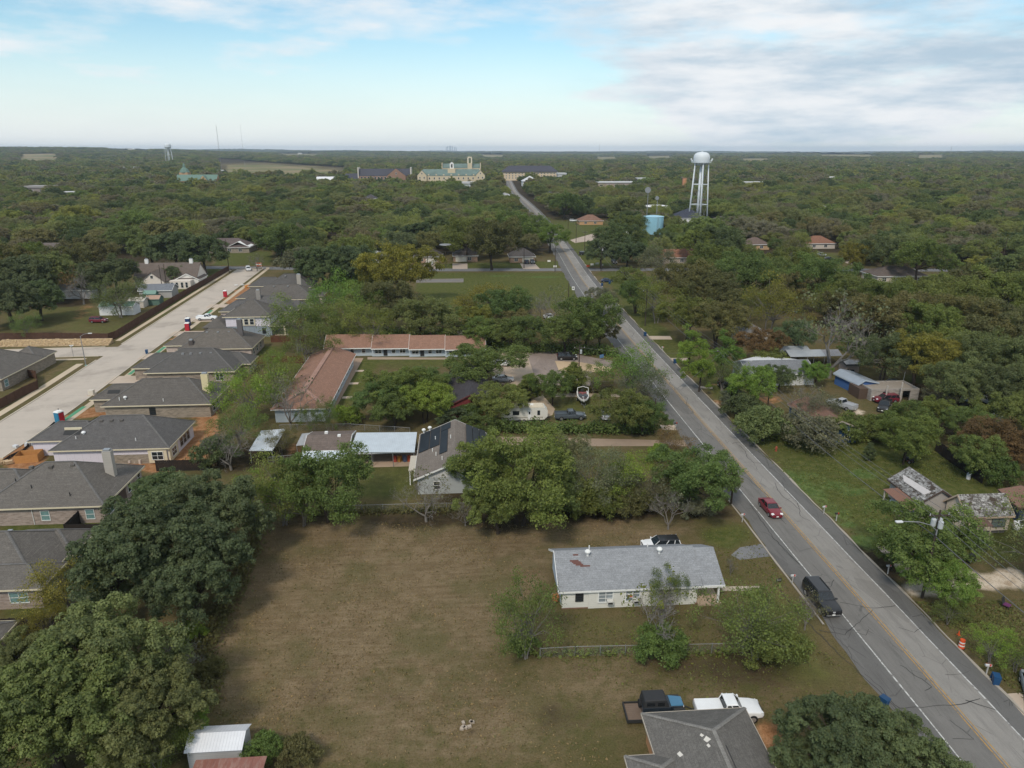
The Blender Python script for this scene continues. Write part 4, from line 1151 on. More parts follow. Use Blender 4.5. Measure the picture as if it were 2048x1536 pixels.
for (pa, za), (pb, zb) in ((prof[0], prof[1]), (prof[2], prof[1])):
    b.loft([[(x, pa, za), (x, pb, zb), (x, pb, zb+0.12), (x, pa, za+0.12)] for x in (25.66, 28.1)])
b.build('porch_roof', WH_ROOF, h)
MB().box(25.66, 28.12, 65.42, 65.49, 2.28, 2.55).build('porch_fascia', WHITE_TRIM, h)
MB().box(25.25, 27.9, 65.4, 73.6, -0.05, 0.22).build('porch_floor', plain((0.36, 0.27, 0.19)), h)
for v in (65.75, 69.6, 73.2): MB().box(27.42, 27.62, v-0.1, v+0.1, 0.2, 2.45).build('porch_post', WHITE_TRIM, h)
door(h, 'E', 67.6, 25.22, mat=plain((0.10, 0.09, 0.09)))
window(h, 'S', 12.0, 65.87, 1.55, 0.75, 1.05, frame=DARK, rows=4); window(h, 'S', 14.9, 65.78, 1.5, 1.5, 1.3, cols=2, pane=glass((0.22, 0.25, 0.27)), rows=3, fr=0.12)
window(h, 'S', 17.9, 65.78, 1.5, 1.5, 1.3, cols=2, pane=glass((0.18, 0.21, 0.23)), rows=3, fr=0.12); window(h, 'S', 21.6, 65.78, 1.5, 1.4, 1.3, cols=2, rows=3, fr=0.12)
for u in (15.35, 18.25, 22.0):
    ac = MB().box(u-0.33, u+0.33, 65.25, 65.73, 0.75, 1.2).build('window_air_conditioner', plain((0.62, 0.61, 0.57)), h); MB().box(u-0.27, u+0.27, 65.235, 65.246, 0.8, 1.05).build('grille', DARK, ac)
MB().box(17.35, 17.95, 65.735, 65.757, 1.25, 1.6).build('red_sign', plain((0.50, 0.05, 0.03)), h); MB().box(17.35, 17.9, 65.72, 65.733, 1.62, 1.78).build('white_sign', WHITE_TRIM, h)
vents(h, [(13.4, 69.3, 4.75), (21.6, 69.25, 4.75)], 'turbine'); vents(h, [(13.8, 70.6, 4.55), (20.6, 70.6, 4.55)], 'pipe')
b = MB()
for k, (a, c, d) in enumerate(((11.75, 12.35, 69.4), (11.3, 12.3, 68.75), (11.5, 12.5, 68.6), (11.65, 12.6, 68.45), (11.9, 12.75, 68.3), (12.4, 13.5, 68.15))):
    zz = 2.55 + (d - 65.9) * 0.543 + 0.155
    b.face([(a, d-0.09, zz-0.049), (c, d-0.09, zz-0.049), (c, d+0.09, zz+0.049), (a, d+0.09, zz+0.049)])
b.build('missing_shingles', plain((0.12, 0.055, 0.045)), h)
MB().box(10.02, 10.05, 66.3, 73.6, 0.3, 2.5).build('side_wall', siding((0.42, 0.50, 0.58), 0.24), h)
MB().box(9.1, 10.0, 67.2, 68.3, 0.0, 0.5).build('side_step', plain((0.22, 0.16, 0.11)), h)
# lowest house: two hip roofs seen from above
OLDGREY = shingle((0.130, 0.122, 0.112), 'old_grey_shingle', 0.4)
h = hip_house('weathered grey hip roof house at the bottom edge', (14.3, 23.3, 24, 47.5), [(11.9, 16.5, 24, 43.2)], roofm=OLDGREY, wall=plain((0.42, 0.22, 0.11)), trim=TAN_TRIM, pitch=0.5, ze=2.7, name='hip_roof_house', capcol=(0.20, 0.19, 0.175))
for (u, v, s) in ((16.0, 42.2, .3), (18.15, 42.4, .38), (17.9, 43.0, .2), (18.05, 41.9, .2)):
    z = 2.7 + 0.5*(u - 14.3) + 0.02
    MB().cbox((u, v, z), (s, s*1.4, 0.03), random.uniform(0, 1), 0, -math.atan(0.5)).build('pale_patch', plain((0.55, 0.52, 0.47)), h)
for du in (0.08, 0.5): MB().cbox((18.85+du, 38, 2.7 + 0.5*(23.3-18.85-du) + 0.02), (0.09, 7.5, 0.03), 0, 0, math.atan(0.5)).build('tar_strip', TAR, h)
# white metal shed and rusty roof, bottom left
u0_, v0_ = G(367, 1506, 2.0); u1_, v1_ = G(503, 1447, 2.0)
h = thing('metal_shed', 'white ribbed metal shed at the bottom of the brown lot', 'shed'); KEEP.append((u0_, u1_, v0_-2, v1_+1, 4))
sm_ = (v0_+v1_)/2
w = MB(); prof = [(v0_+0.2, 0), (v1_-0.2, 0), (v1_-0.2, 1.95), (sm_, 2.5), (v0_+0.2, 1.95)]
w.loft([[(u0_+0.15, p, z) for p, z in prof], [(u1_-0.15, p, z) for p, z in prof]]); w.build('wall', siding((0.40, 0.40, 0.41), 0.22, 'metal_wall'), h)
r = MB()
for a, c in (((v0_, 1.93), (sm_, 2.55)), ((v1_, 1.93), (sm_, 2.55))): r.loft([[(x, a[0], a[1]), (x, c[0], c[1]), (x, c[0], c[1]+0.05), (x, a[0], a[1]+0.05)] for x in (u0_, u1_)])
r.build('roof', metal_roof((0.66, 0.67, 0.70), 0.25), h)
h = thing('rusty_roof_shed', 'rusty red tin roof at the bottom edge below the white shed', 'shed')
a, c = G(392, 1521, 1.9), G(534, 1514, 1.9)
MB().box(a[0]+0.2, c[0]-0.2, a[1]-5, a[1]-0.3, -0.1, 1.6).build('wall', plain((0.16, 0.12, 0.09)), h)
MB().loft([[(x, a[1]-5.2, 1.6), (x, a[1], 1.9), (x, a[1], 1.97), (x, a[1]-5.2, 1.67)] for x in (a[0], c[0])]).build('roof', metal_roof((0.24, 0.10, 0.075), 0.5, 0.5, (0.33, 0.22, 0.18)), h)
# apartment row: four stepped units, and the long wing
BROWNROOF = shingle((0.248, 0.142, 0.102), 'brown_shingle', 0.3); BLUEGREY = siding((0.44, 0.50, 0.55), 0.2, joint=0.3)
for i, (a, c, vf) in enumerate(((-34.0, -22.5, 169.9), (-22.5, -13.4, 169.2), (-13.4, -4.6, 168.2), (-4.6, 5.3, 167.4))):
    lab = ('leftmost unit of the pale blue apartment row under brown roof', 'second unit of the pale blue apartment row from the left', 'third unit of the pale blue apartment row from the left', 'rightmost unit of the apartment row, behind the wide green tree')[i]
    h = gable_house(lab, a+0.01, c-0.01, vf, vf+8.2, 2.6-0.06*i, 4.35-0.06*i, 'u', BLUEGREY, BROWNROOF, WHITE_TRIM, ov=1.0, ovg=0.02, name='apartment_unit', cat='apartment', clear=22, group='units of the apartment row')
    L = c - a
    window(h, 'S', a+L*0.17, vf-0.03, 1.35, 1.5, 1.15, cols=2); door(h, 'S', a+L*0.36, vf-0.02, mat=DARK); window(h, 'S', a+L*0.58, vf-0.03, 1.35, 0.8, 1.1); window(h, 'S', a+L*0.82, vf-0.03, 1.35, 0.8 if i == 0 else 1.3, 1.1, cols=1 if i == 0 else 2)
h = thing('apartment_block', 'long apartment wing with faded brown-red hip roof', 'apartment')
KEEP.append((-37, -24, 124, 163, 10))
rb, caps, _ = roof_hip(-35.6, -25.2, 125.0, 162.0, 2.75, 0.40, 'N'); r = rb.build('roof', BROWNROOF, h); ridge_caps(caps, 0.45).build('ridge_cap', shingle((0.31, 0.19, 0.15), 'faded_cap', 0.2), r)
MB().box(-35.1, -25.9, 125.6, 161.5, -0.1, 2.6).build('wall', BLUEGREY, h)
fascia(MB(), -35.6, -25.2, 125.0, 162.0, 2.75, 0.18).build('fascia', WHITE_TRIM, h)
for k in range(9): window(h, 'E', 128.5 + k*3.8, -25.88, 1.4, 1.5, 1.1, cols=2)
for k in range(4): MB().box(-25.0, -23.0, 129+k*9.2, 130.2+k*9.2, -0.05, 0.06).build('step', DRIVE, h)
# house with roof-top solar panels
GREYB = shingle((0.17, 0.145, 0.125), 'grey_brown_shingle', 0.3); GREYSIDE = siding((0.40, 0.42, 0.42), 0.22)
h = gable_house('grey-brown gabled house with black solar panels', -7.2, 2.9, 94.6, 111.0, 2.7, 5.0, 'v', GREYSIDE, GREYB, WHITE_TRIM, ov=0.5, ovg=0.45, name='solar_house', off=0.54)
window(h, 'S', -4.4, 94.57, 1.4, 0.85, 1.2); MB().face([(-6.9, 94.57, 2.65), (2.6, 94.57, 2.65), (-1.75, 94.57, 4.7)]).build('gable_panel', siding((0.55, 0.55, 0.54), 0.4, vertical=True), h)
sl = (5.0-2.7)/(5.45)
def solar(u0, u1, v0, v1):
    zc = 5.0 - abs((u0+u1)/2 + 1.75) * sl + 0.24; s = 1 if (u0+u1)/2 < -1.75 else -1
    MB().cbox(((u0+u1)/2, (v0+v1)/2, zc), ((u1-u0)*1.08, v1-v0, 0.05), 0, 0, -s*math.atan(sl)).build('solar_panel', SOLAR, h)
tS = NT('solar_panel'); SOLAR = tS.done(tS.mix(tS.noise(1.2, 4), (0.010, 0.012, 0.015), (0.026, 0.031, 0.037)), 0.5, 0.2)
for (a, c) in ((-7.5, -5.9), (-5.8, -4.2)): solar(a, c, 103.2, 110.9)
solar(-4.1, -2.5, 108.4, 110.9); solar(-4.1, -2.9, 99.3, 108.2); solar(-2.8, -2.2, 99.3, 102.4) if False else None
for k in range(3): solar(0.05 + k*1.08, 1.05 + k*1.08, 100.5, 110.9)
vents(h, [(-4.6, 99.5, 4.1), (-3.6, 97.0, 4.5), (-2.4, 104.0, 5.0), (-5.2, 101.6, 3.8), (-4.9, 106.0, 4.0)], 'pipe'); vents(h, [(-7.0, 110.8, 3.4), (-6.0, 111.0, 3.7)], 'turbine')
MB().box(-8.7, -7.25, 97.6, 103.0, 2.35, 2.5).build('side_canopy', TAN_TRIM, h); [MB().box(-8.6, -8.45, v-0.07, v+0.07, 0, 2.35).build('canopy_post', WHITE_TRIM, h) for v in (97.8, 102.8)]
# metal patio roof between
GAL = metal_roof((0.52, 0.57, 0.61), 0.3, 0.06); GAL2 = metal_roof((0.56, 0.60, 0.64), 0.35, 0.25)
def canopy(label, pxs, zb, zf, mat, posts=3, wallm=None, name='metal_canopy', cat='canopy', clear=6):
    """Mono-pitch roof on posts: pxs = back-left, back-right, front-right, front-left photo marks."""
    h = thing(name, label, cat)
    P = [(*G(*p, z), z) for p, z in zip(pxs, (zb, zb, zf, zf))]
    KEEP.append((min(p[0] for p in P), max(p[0] for p in P), min(p[1] for p in P), max(p[1] for p in P), clear))
    MB().loft([P, [(p[0], p[1], p[2]+0.07) for p in P]]).build('roof', mat, h)
    for i in range(posts):
        t = (i + 0.04) / max(1, posts - 0.92)
        for A, B in ((P[3], P[2]), (P[0], P[1])):
            q = [A[k] + (B[k]-A[k])*t for k in range(3)]
            MB().tube((q[0], q[1] + (0.2 if A is P[3] else -0.2), 0), (q[0], q[1] + (0.2 if A is P[3] else -0.2), q[2]-0.03), 0.06).build('post', GALV, h)
    if wallm:
        MB().box(P[3][0]+0.3, P[2][0]-0.3, P[0][1]-0.5, P[0][1]-0.3, 0, zb-0.1).build('back_wall', wallm, h)
    return h, P
h, P = canopy('pale ribbed metal patio roof left of the solar house', [(713,866),(834,865),(829,905),(699,905)], 3.0, 2.55, GAL, 4, plain((0.09, 0.06, 0.05)))
MB().box(P[3][0], P[2][0], P[3][1]-0.06, P[3][1]+0.02, 2.2, 2.62).build('valance', siding((0.62, 0.64, 0.66), 0.4, vertical=True), h); MB().box(P[3][0], P[2][0], P[3][1]-0.3, P[3][1]+6, -0.02, 0.05).build('patio_floor', concrete((0.40, 0.30, 0.22), 'patio'), h)
for k in range(4): MB().cbox((P[2][0]-3.4+0.8*k, P[3][1]+1.5, 0.6), (0.6, 0.5, 1.0), k).build('stored_goods', plain(((0.35, 0.06, 0.04), (0.4, 0.2, 0.05), (0.1, 0.12, 0.2), (0.45, 0.1, 0.05))[k]), h)
h = gable_house('brown shingle workshop behind the white awning', *[0]*6, ) if False else None
a, c, d = G(604, 902, 2.6), G(697, 901, 2.6), G(712, 861, 2.6)
h = gable_house('low brown-shingled workshop behind the bright metal awning', a[0]+0.2, c[0]-0.1, a[1]+0.3, d[1]-0.4, 2.6, 3.5, 'u', plain((0.30, 0.28, 0.25)), shingle((0.145, 0.115, 0.10), 'workshop_shingle', 0.25), WHITE_TRIM, name='workshop', ovg=0.1)
vents(h, [(a[0]+3, (a[1]+d[1])/2+1, 3.6), (c[0]-2, (a[1]+d[1])/2-0.5, 3.6)], 'box', WHITE_TRIM)
canopy('bright white metal awning in front of the workshop', [(606,903),(697,902),(695,926),(597,926)], 2.45, 2.1, metal_roof((0.64, 0.70, 0.76), 0.3, 0.05), 2, name='metal_awning', cat='awning')
canopy('sagging tin roof shed with rust streaks, left of the workshop', [(522,862),(572,858),(545,902),(498,902)], 2.6, 2.2, GAL2, 2, plain((0.10, 0.07, 0.05)), 'tin_shed', 'shed')
canopy('small tin lean-to beside the workshop', [(604,868),(640,864),(615,890),(592,892)], 2.3, 2.0, metal_roof((0.40, 0.41, 0.42), 0.3, 0.3), 2, None, 'tin_lean_to', 'shed')
# dark-roofed house with a red wall in the grove
a = G(941, 834)
h = gable_house('dark-roofed house with red wall in the grove', -3.9, 3.7, 0, 21, 2.5, 4.4, 'v', plain((0.15, 0.028, 0.028)), shingle((0.055, 0.05, 0.055), 'dark_shingle', 0.2), plain((0.12, 0.04, 0.04)), name='red_house', loc=(a[0], a[1]), clear=3)
# right of the main road
a = G(1478, 770)
h = gable_house('grey shingle house with white metal back roof', 0, 14.5, 0, 9.0, 2.7, 4.3, 'u', plain((0.55, 0.56, 0.56)), shingle((0.17, 0.175, 0.185), 'blue_grey_shingle', 0.3), WHITE_TRIM, name='grey_house', loc=(a[0]+1.5, a[1]-1.0), clear=5)
window(h, 'S', a[0]+5, a[1]-1.03, 1.4, 1.2, 1.2); window(h, 'S', a[0]+10, a[1]-1.03, 1.4, 1.6, 1.2, cols=2)
MB().loft([[(-0.5, 5.2, 4.15), (8.0, 12.5, 3.2), (8.0, 12.5, 3.28), (-0.5, 5.2, 4.23)], [(2.0, 4.2, 4.35), (15.0, 8.0, 3.2), (15.0, 8.0, 3.28), (2.0, 4.2, 4.43)]]).build('metal_back_roof', metal_roof((0.72, 0.73, 0.74), 0.4), h)
vents(h, [(9.5, 5.6, 4.3)], 'pipe', DARK)
def carport(label, x, y, L, W, hz, rot=0.0, mat=None, group=None):
    a = G(x, y)
    h = thing('carport', label, 'carport', (a[0], a[1], 0), rot, group); KEEP.append((a[0]-1, a[0]+L+1, a[1]-1, a[1]+W+1, 3))
    r = MB()
    for p, q in (((0, hz), (W/2, hz+0.9)), ((W, hz), (W/2, hz+0.9))): r.loft([[(xx, p[0], p[1]), (xx, q[0], q[1]), (xx, q[0], q[1]+0.05), (xx, p[0], p[1]+0.05)] for xx in (0, L)])
    r.build('roof', mat or metal_roof((0.34, 0.36, 0.38), 0.3, 0.1), h)
    for xx in (0.15, L/2, L-0.15):
        for yy in (0.1, W-0.1): MB().tube((xx, yy, 0), (xx, yy, hz), 0.05).build('post', GALV, h)
    return h
carport('pale metal carport, left of the pair behind the grey house', 1560, 728, 7.5, 6, 2.6, group='carports')
carport('grey metal carport in front, behind the grey house', 1578, 734, 8.5, 5.5, 2.4, group='carports')
carport('rusty tin carport under the bare sycamore', 1625, 732, 7, 5, 2.3, mat=metal_roof((0.26, 0.26, 0.27), 0.3, 0.4), group='carports')
canopy('small pale metal awning at the grey house corner', [(1572,737),(1592,737),(1603,746),(1582,746)], 2.4, 2.2, metal_roof((0.5, 0.58, 0.62), 0.3), 2, None, 'metal_awning', 'awning', 2)
a = G(1690, 746)
gable_house('small concrete block hut by the carports', 0, 3.2, 0, 3.0, 2.1, 2.5, 'u', plain((0.30, 0.25, 0.22)), metal_roof((0.3, 0.3, 0.3), 0.3, 0.4), DARK, name='block_hut', cat='shed', loc=a, clear=3)
a = G(1714, 790)
h = gable_house('bright blue shed with grey tin roof', 0, 4.2, 0, 7.5, 2.4, 3.1, 'v', plain((0.055, 0.13, 0.33)), metal_roof((0.33, 0.37, 0.42), 0.3, 0.05, axis=1), plain((0.4, 0.45, 0.5)), name='blue_shed', cat='shed', loc=a, rot=math.radians(8), clear=6, off=0.3)
a = G(1740, 802)
h = thing('concrete_garage', 'roofless concrete garage with dark openings', 'garage', (a[0], a[1], 0)); KEEP.append((a[0]-1, a[0]+11, a[1]-1, a[1]+6, 7))
BLOCK = brick((0.30, 0.27, 0.24), (0.38, 0.34, 0.30), (0.30, 0.28, 0.26), 'block', 0.6, 0.3)
b = MB()
for x0, x1 in ((0, 2.4), (3.6, 6.6), (8.2, 10)): b.box(x0, x1, 0, 0.25, -0.1, 2.4)
b.box(2.4, 3.6, 0, 0.25, 1.9, 2.4); b.box(6.6, 8.2, 0, 0.25, 2.0, 2.4); b.box(2.4, 3.6, 0, 0.25, -0.1, 1.0); b.box(0, 0.25, 0.25, 5.5, -0.1, 2.4); b.box(9.75, 10, 0.25, 5.5, -0.1, 2.4); b.box(0.25, 9.75, 5.25, 5.5, -0.1, 2.4)
b.build('wall', BLOCK, h); MB().box(0.3, 9.7, 0.3, 5.2, 2.0, 2.1).build('sunken_roof', plain((0.28, 0.24, 0.20)), h); MB().box(-1.8, -0.05, 1.2, 5.2, -0.05, 2.2).build('side_wall', plain((0.09, 0.06, 0.045)), h)
for x in (2.4, 5.4): MB().tube((x, -1.2, 0), (x, -1.2, 3.6 if x < 3 else 4.2), 0.16).build('column', plain((0.42, 0.38, 0.34)), h)
MB().tube((5.4, -1.2, 4.0), (5.5, -1.2, 6.4), 0.03).build('antenna', STEEL, h)
a = (60.8, 109.0)
h = gable_house('blue cottage with rusty brown roof', 0, 6.4, 0, 12.5, 2.7, 4.0, 'v', siding((0.045, 0.11, 0.24), 0.2), shingle((0.17, 0.10, 0.075), 'rust_shingle', 0.3), plain((0.35, 0.30, 0.27)), name='blue_cottage', loc=(a[0], a[1]), clear=5)
for u in (a[0]+1.6, a[0]+4.6): window(h, 'S', u, a[1]-0.03, 1.5, 0.8, 1.4)
MB().box(-1.3, -0.05, -0.6, 2.2, 0.0, 0.35).build('porch_floor', plain((0.35, 0.33, 0.3)), h); MB().box(-1.3, -0.05, -0.6, 2.2, 2.3, 2.4).build('porch_roof', plain((0.2, 0.12, 0.09)), h); [MB().tube((-1.2, y, 0.3), (-1.2, y, 2.3), 0.05).build('porch_post', WHITE_TRIM, h) for y in (-0.5, 2.1)]
# patchy-roofed pair at the right
def patchy():
    t = NT('peeling_shingle'); vec, al, z = t.facade()
    b = t.n('ShaderNodeTexBrick'); b.offset = 0.5; t.l(t.map(vec, (1, 2.0, 1)), b.inputs['Vector'])
    b.inputs['Scale'].default_value = 1.0; b.inputs['Brick Width'].default_value = 0.5; b.inputs['Row Height'].default_value = 0.38; b.inputs['Mortar Size'].default_value = 0.02
    b.inputs['Color1'].default_value = (0.10, 0.092, 0.085, 1); b.inputs['Color2'].default_value = (0.40, 0.395, 0.385, 1); b.inputs['Mortar'].default_value = (0.03, 0.028, 0.025, 1)
    c = t.mix(t.ramp(t.noise(1.1, 6, 0.75), 0.44, 0.58), b.outputs[0], t.mix(t.ramp(t.noise(3.5, 5, 0.7), 0.4, 0.6), (0.055, 0.046, 0.04), (0.33, 0.325, 0.315)))
    c = t.mix(t.ramp(t.noise(0.7, 5, 0.7, t.map(t.co(), (1, 1, 1), (9, 2, 1))), 0.52, 0.6), c, (0.06, 0.046, 0.036))
    t.bump(t.noise(5, 5), 0.8, 0.05)
    return t.done(c, 0.95)
PATCHY = patchy(); PINK = siding((0.62, 0.52, 0.42), 0.25, joint=0.3)
a = (64.7, 78.0)
h = gable_house('pale peach house with peeling black and white roof', 0.1, 6.1, 0.0, 4.0, 2.95, 4.75, 'u', PINK, PATCHY, plain((0.52, 0.40, 0.30)), name='peach_house', loc=a, clear=6, base=0.5)
MB().box(0.3, 5.9, 0.2, 3.8, -0.1, 0.495).build('crawl_space', plain((0.12, 0.11, 0.10)), h)
window(h, 'S', a[0]+4.6, a[1]-0.03, 1.75, 1.8, 1.3, frame=plain((0.10, 0.09, 0.08)), pane=glass((0.16, 0.2, 0.19)), cols=2, rows=2); window(h, 'W', a[1]+2.0, a[0]+0.07, 1.9, 0.8, 1.4, frame=WHITE_TRIM)
MB().loft([[(0.3, -1.9, 2.25), (2.4, -1.9, 2.25), (2.4, -1.9, 2.31), (0.3, -1.9, 2.31)], [(0.5, -0.05, 2.75), (2.2, -0.05, 2.75), (2.2, -0.05, 2.81), (0.5, -0.05, 2.81)]]).build('porch_roof', plain((0.13, 0.075, 0.06)), h)
for x in (0.45, 2.25): MB().box(x-0.06, x+0.06, -1.8, -1.68, 0.3, 2.27).build('porch_post', plain((0.5, 0.42, 0.33)), h)
MB().box(0.3, 2.4, -1.9, -0.05, 0.2, 0.4).build('porch_floor', plain((0.40, 0.27, 0.2)), h); door(h, 'S', a[0]+1.3, a[1]-0.02, mat=plain((0.06, 0.05, 0.05)), z0=0.5)
a = (61.3, 82.4)
h = gable_house('derelict house with peeling roof and bare white strip', 0, 5.2, 0, 6.9, 2.7, 4.35, 'v', plain((0.36, 0.33, 0.31)), PATCHY, plain((0.08, 0.055, 0.045)), name='derelict_house', loc=a, clear=5)
MB().loft([[(0.75, 0.6, 3.36), (1.55, 0.4, 3.87), (1.55, 0.4, 3.93), (0.75, 0.6, 3.42)], [(0.6, 5.0, 3.27), (1.2, 6.3, 3.65), (1.2, 6.3, 3.71), (0.6, 5.0, 3.33)]]).build('bare_decking', plain((0.50, 0.47, 0.46)), h)
MB().loft([[(-2.2, -1.3, 2.0), (-2.2, 5.1, 2.05), (-2.2, 5.1, 2.11), (-2.2, -1.3, 2.06)], [(-0.4, -1.0, 2.42), (-0.4, 4.6, 2.45), (-0.4, 4.6, 2.51), (-0.4, -1.0, 2.48)]]).build('porch_roof', plain((0.19, 0.10, 0.07)), h)
for y in (-1.0, 1.9, 4.8): MB().box(-2.1, -1.94, y-0.08, y+0.08, 0, 2.05).build('porch_post', plain((0.45, 0.42, 0.38)), h)
MB().box(-2.1, -0.05, -1.1, 4.9, -0.05, 0.25).build('porch_floor', plain((0.18, 0.14, 0.11)), h); MB().box(-1.7, -0.9, 3.0, 3.9, 0.25, 1.1).build('stored_washer', plain((0.5, 0.55, 0.6)), h)
a = (74.3, 80.6)
h = gable_house('navy blue shed with brown roof at the right edge', 0, 5, 0, 5, 2.3, 3.0, 'v', plain((0.035, 0.055, 0.10)), plain((0.20, 0.11, 0.08)), plain((0.1, 0.06, 0.05)), name='navy_shed', cat='shed', loc=a, rot=math.radians(-12), clear=4)
MB().box(0.6, 2.4, -0.05, -0.01, 0.1, 2.0).build('door', plain((0.45, 0.5, 0.55)), h)
# left yard: white gabled houses, sheds
a = G(262, 580)
h = gable_house('white gabled house with chimneys among the oaks', 0, 22, 4, 15, 3.6, 8.2, 'u', plain((0.66, 0.62, 0.57)), shingle((0.13, 0.105, 0.09), 'brown_grey_shingle', 0.3), plain((0.12, 0.09, 0.08)), name='white_gabled_house', loc=a, clear=6)
w = MB(); w.loft([[(5, -2.5, -0.1), (13, -2.5, -0.1), (13, -2.5, 3.4), (9, -2.5, 6.6), (5, -2.5, 3.4)], [(5, 4.5, -0.1), (13, 4.5, -0.1), (13, 4.5, 3.4), (9, 4.5, 6.6), (5, 4.5, 3.4)]]).build('gable_wing', plain((0.68, 0.62, 0.56)), h)
r = MB()
for s in (-1, 1): r.loft([[(9+s*4.5, y, 3.05), (9, y, 6.65), (9, y, 6.8), (9+s*4.5, y, 3.2)] for y in (-2.9, 9)])
r.build('wing_roof', shingle((0.13, 0.105, 0.09), 'brown_grey_shingle', 0.3), h)
for u in (3, 19): chimney(h, u, 9.5, 6.5, 9.6, WHITE_TRIM, 0.6)
MB().box(13.2, 21, 0.5, 4.1, -0.1, 3.0).build('rear_wing', plain((0.64, 0.58, 0.52)), h)
for u in (7.5, 10.5): window(h, 'S', a[0]+u, a[1]-2.53, 1.8, 0.9, 1.4)
window(h, 'S', a[0]+9, a[1]-2.53, 5.0, 0.9, 1.0)
for u in (14.5, 16.2, 18, 19.6): window(h, 'S', a[0]+u, a[1]+0.47, 1.5, 0.8, 1.9, frame=WHITE_TRIM)
a = G(368, 575)
h = gable_house('white bay-windowed cottage at the fence', 0, 8, 0, 9, 3.0, 5.0, 'v', plain((0.66, 0.64, 0.60)), shingle((0.13, 0.105, 0.09), 'brown_grey_shingle', 0.3), WHITE_TRIM, name='white_cottage', loc=(a[0]-2.5, a[1]), clear=6)
for u in (0.2, 2.2, 4.2): window(h, 'S', a[0]-2.5+1.6+u, a[1]-0.03, 1.6, 0.8, 1.8)
a = G(292, 597)
h = gable_house('grey garage behind the green sheds', 0, 10.5, 0, 7, 2.7, 4.2, 'u', plain((0.36, 0.35, 0.34)), shingle((0.16, 0.17, 0.19), 'slate_shingle', 0.2), WHITE_TRIM, name='grey_garage', cat='garage', loc=(a[0]-2, a[1]), clear=6, rot=math.radians(4))
for i, (x, y, c1, lab, L, W) in enumerate(((292, 611, (0.10, 0.17, 0.14), 'green garden shed with pink-brown roof', 4.4, 3.4), (288, 600, (0.09, 0.20, 0.17), 'small green shed behind the other green shed', 4, 2.4))):
    a = G(x, y); gable_house(lab, 0, L, 0, W, 2.0, 2.9, 'u', siding(c1, 0.3, vertical=True), plain((0.36, 0.24, 0.18) if i == 0 else (0.16, 0.26, 0.22)), plain((0.1, 0.16, 0.14)), name='garden_shed', cat='shed', loc=a, clear=4, ov=0.15, ovg=0.1)
a = G(200, 631)
gable_house('white shed with green roof beside the maroon car', 0, 10.2, 0, 4.6, 2.7, 3.7, 'u', plain((0.70, 0.71, 0.72)), plain((0.14, 0.22, 0.17)), WHITE_TRIM, name='white_shed', cat='shed', loc=a, clear=5, ov=0.2, ovg=0.1)
a = G(268, 616)
gable_house('cream outbuilding left of the green shed', 0, 4.4, 0, 4, 2.3, 3.0, 'u', plain((0.55, 0.50, 0.44)), plain((0.45, 0.40, 0.34)), WHITE_TRIM, name='cream_outbuilding', cat='shed', loc=(a[0]-1.3, a[1]), clear=4, ov=0.15)
a = G(116, 598)
gable_house('grey outbuilding beneath the left oaks', 0, 13, 0, 7, 3.0, 4.6, 'u', plain((0.42, 0.40, 0.39)), plain((0.20, 0.20, 0.2)), WHITE_TRIM, name='grey_outbuilding', cat='shed', loc=a, clear=4)
# houses on and beyond the cross street
TANB = brick((0.34, 0.20, 0.13), (0.42, 0.27, 0.18), (0.38, 0.34, 0.30), 'tan_brick'); GARAGE = siding((0.62, 0.58, 0.50), 0.5, 'garage_door')
def street_house(label, x, y, w, wall, roofc, d=11, ze=2.7, garage=None, group='houses along the cross street', pitch=0.55, name='ranch_house', gab='', clear=16, wins=2):
    a = G(x, y); L = w * PX(a[0], a[1])[2] / F_PX
    h = hip_house(label, (a[0], a[0]+L, a[1], a[1]+d), ze=ze, pitch=pitch, wall=wall, roofm=shingle(roofc, 'far_shingle', 0.2), trim=WHITE_TRIM, name=name, gables=gab, clear=clear, group=group, cap=False)
    if garage is not None:
        g0 = a[0] + L*garage; MB().box(g0, g0+5, a[1]+0.36, a[1]+0.44, 0, 2.2).build('garage_door', GARAGE, h)
    for k in range(wins):
        f = (k + 0.7) / (wins + 0.6)
        if garage is None or abs(f - garage - 2.5/L) > 0.28: window(h, 'S', a[0]+L*f, a[1]+0.43, 1.4, 1.6, 1.2, cols=2)
    return h
street_house('brown-roofed garage house behind the white car, cross street', 827, 526, 58, TANB, (0.085, 0.072, 0.066), garage=0.42, pitch=0.65)
h = street_house('garage house with front gable on the cross street', 905, 524, 52, TANB, (0.085, 0.072, 0.066), garage=0.12, pitch=0.65)
street_house('garage house with two dark cars, nearest the crossing', 1018, 526, 54, TANB, (0.075, 0.068, 0.066), garage=0.5, pitch=0.65)
street_house('pale grey roof behind the street trees', 722, 527, 54, plain((0.55, 0.53, 0.50)), (0.36, 0.36, 0.37), garage=None, pitch=0.4)
h = street_house('long ranch house with white-trimmed gable behind the lawn', 400, 507, 98, BRICK_TAN, (0.115, 0.09, 0.085), d=14, clear=20, wins=4)
a = G(455, 505); r = MB()
for s in (-1, 1): r.loft([[(a[0]+6+s*5.5, y, 2.7), (a[0]+6, y, 5.2), (a[0]+6, y, 5.4), (a[0]+6+s*5.5, y, 2.9)] for y in (a[1]-1.8, a[1]+6)])
r.build('gable_roof', WHITE_TRIM, h)
street_house('small tan gabled house on the far left', 82, 515, 46, plain((0.52, 0.42, 0.30)), (0.13, 0.11, 0.10), d=9, gab='WE', pitch=0.8, wins=2)
street_house('orange brick house with brown roof beside the far road', 1158, 450, 50, brick((0.50, 0.27, 0.12), (0.58, 0.34, 0.17), (0.4, 0.34, 0.28), 'orange_brick'), (0.20, 0.115, 0.085), d=13, clear=30)
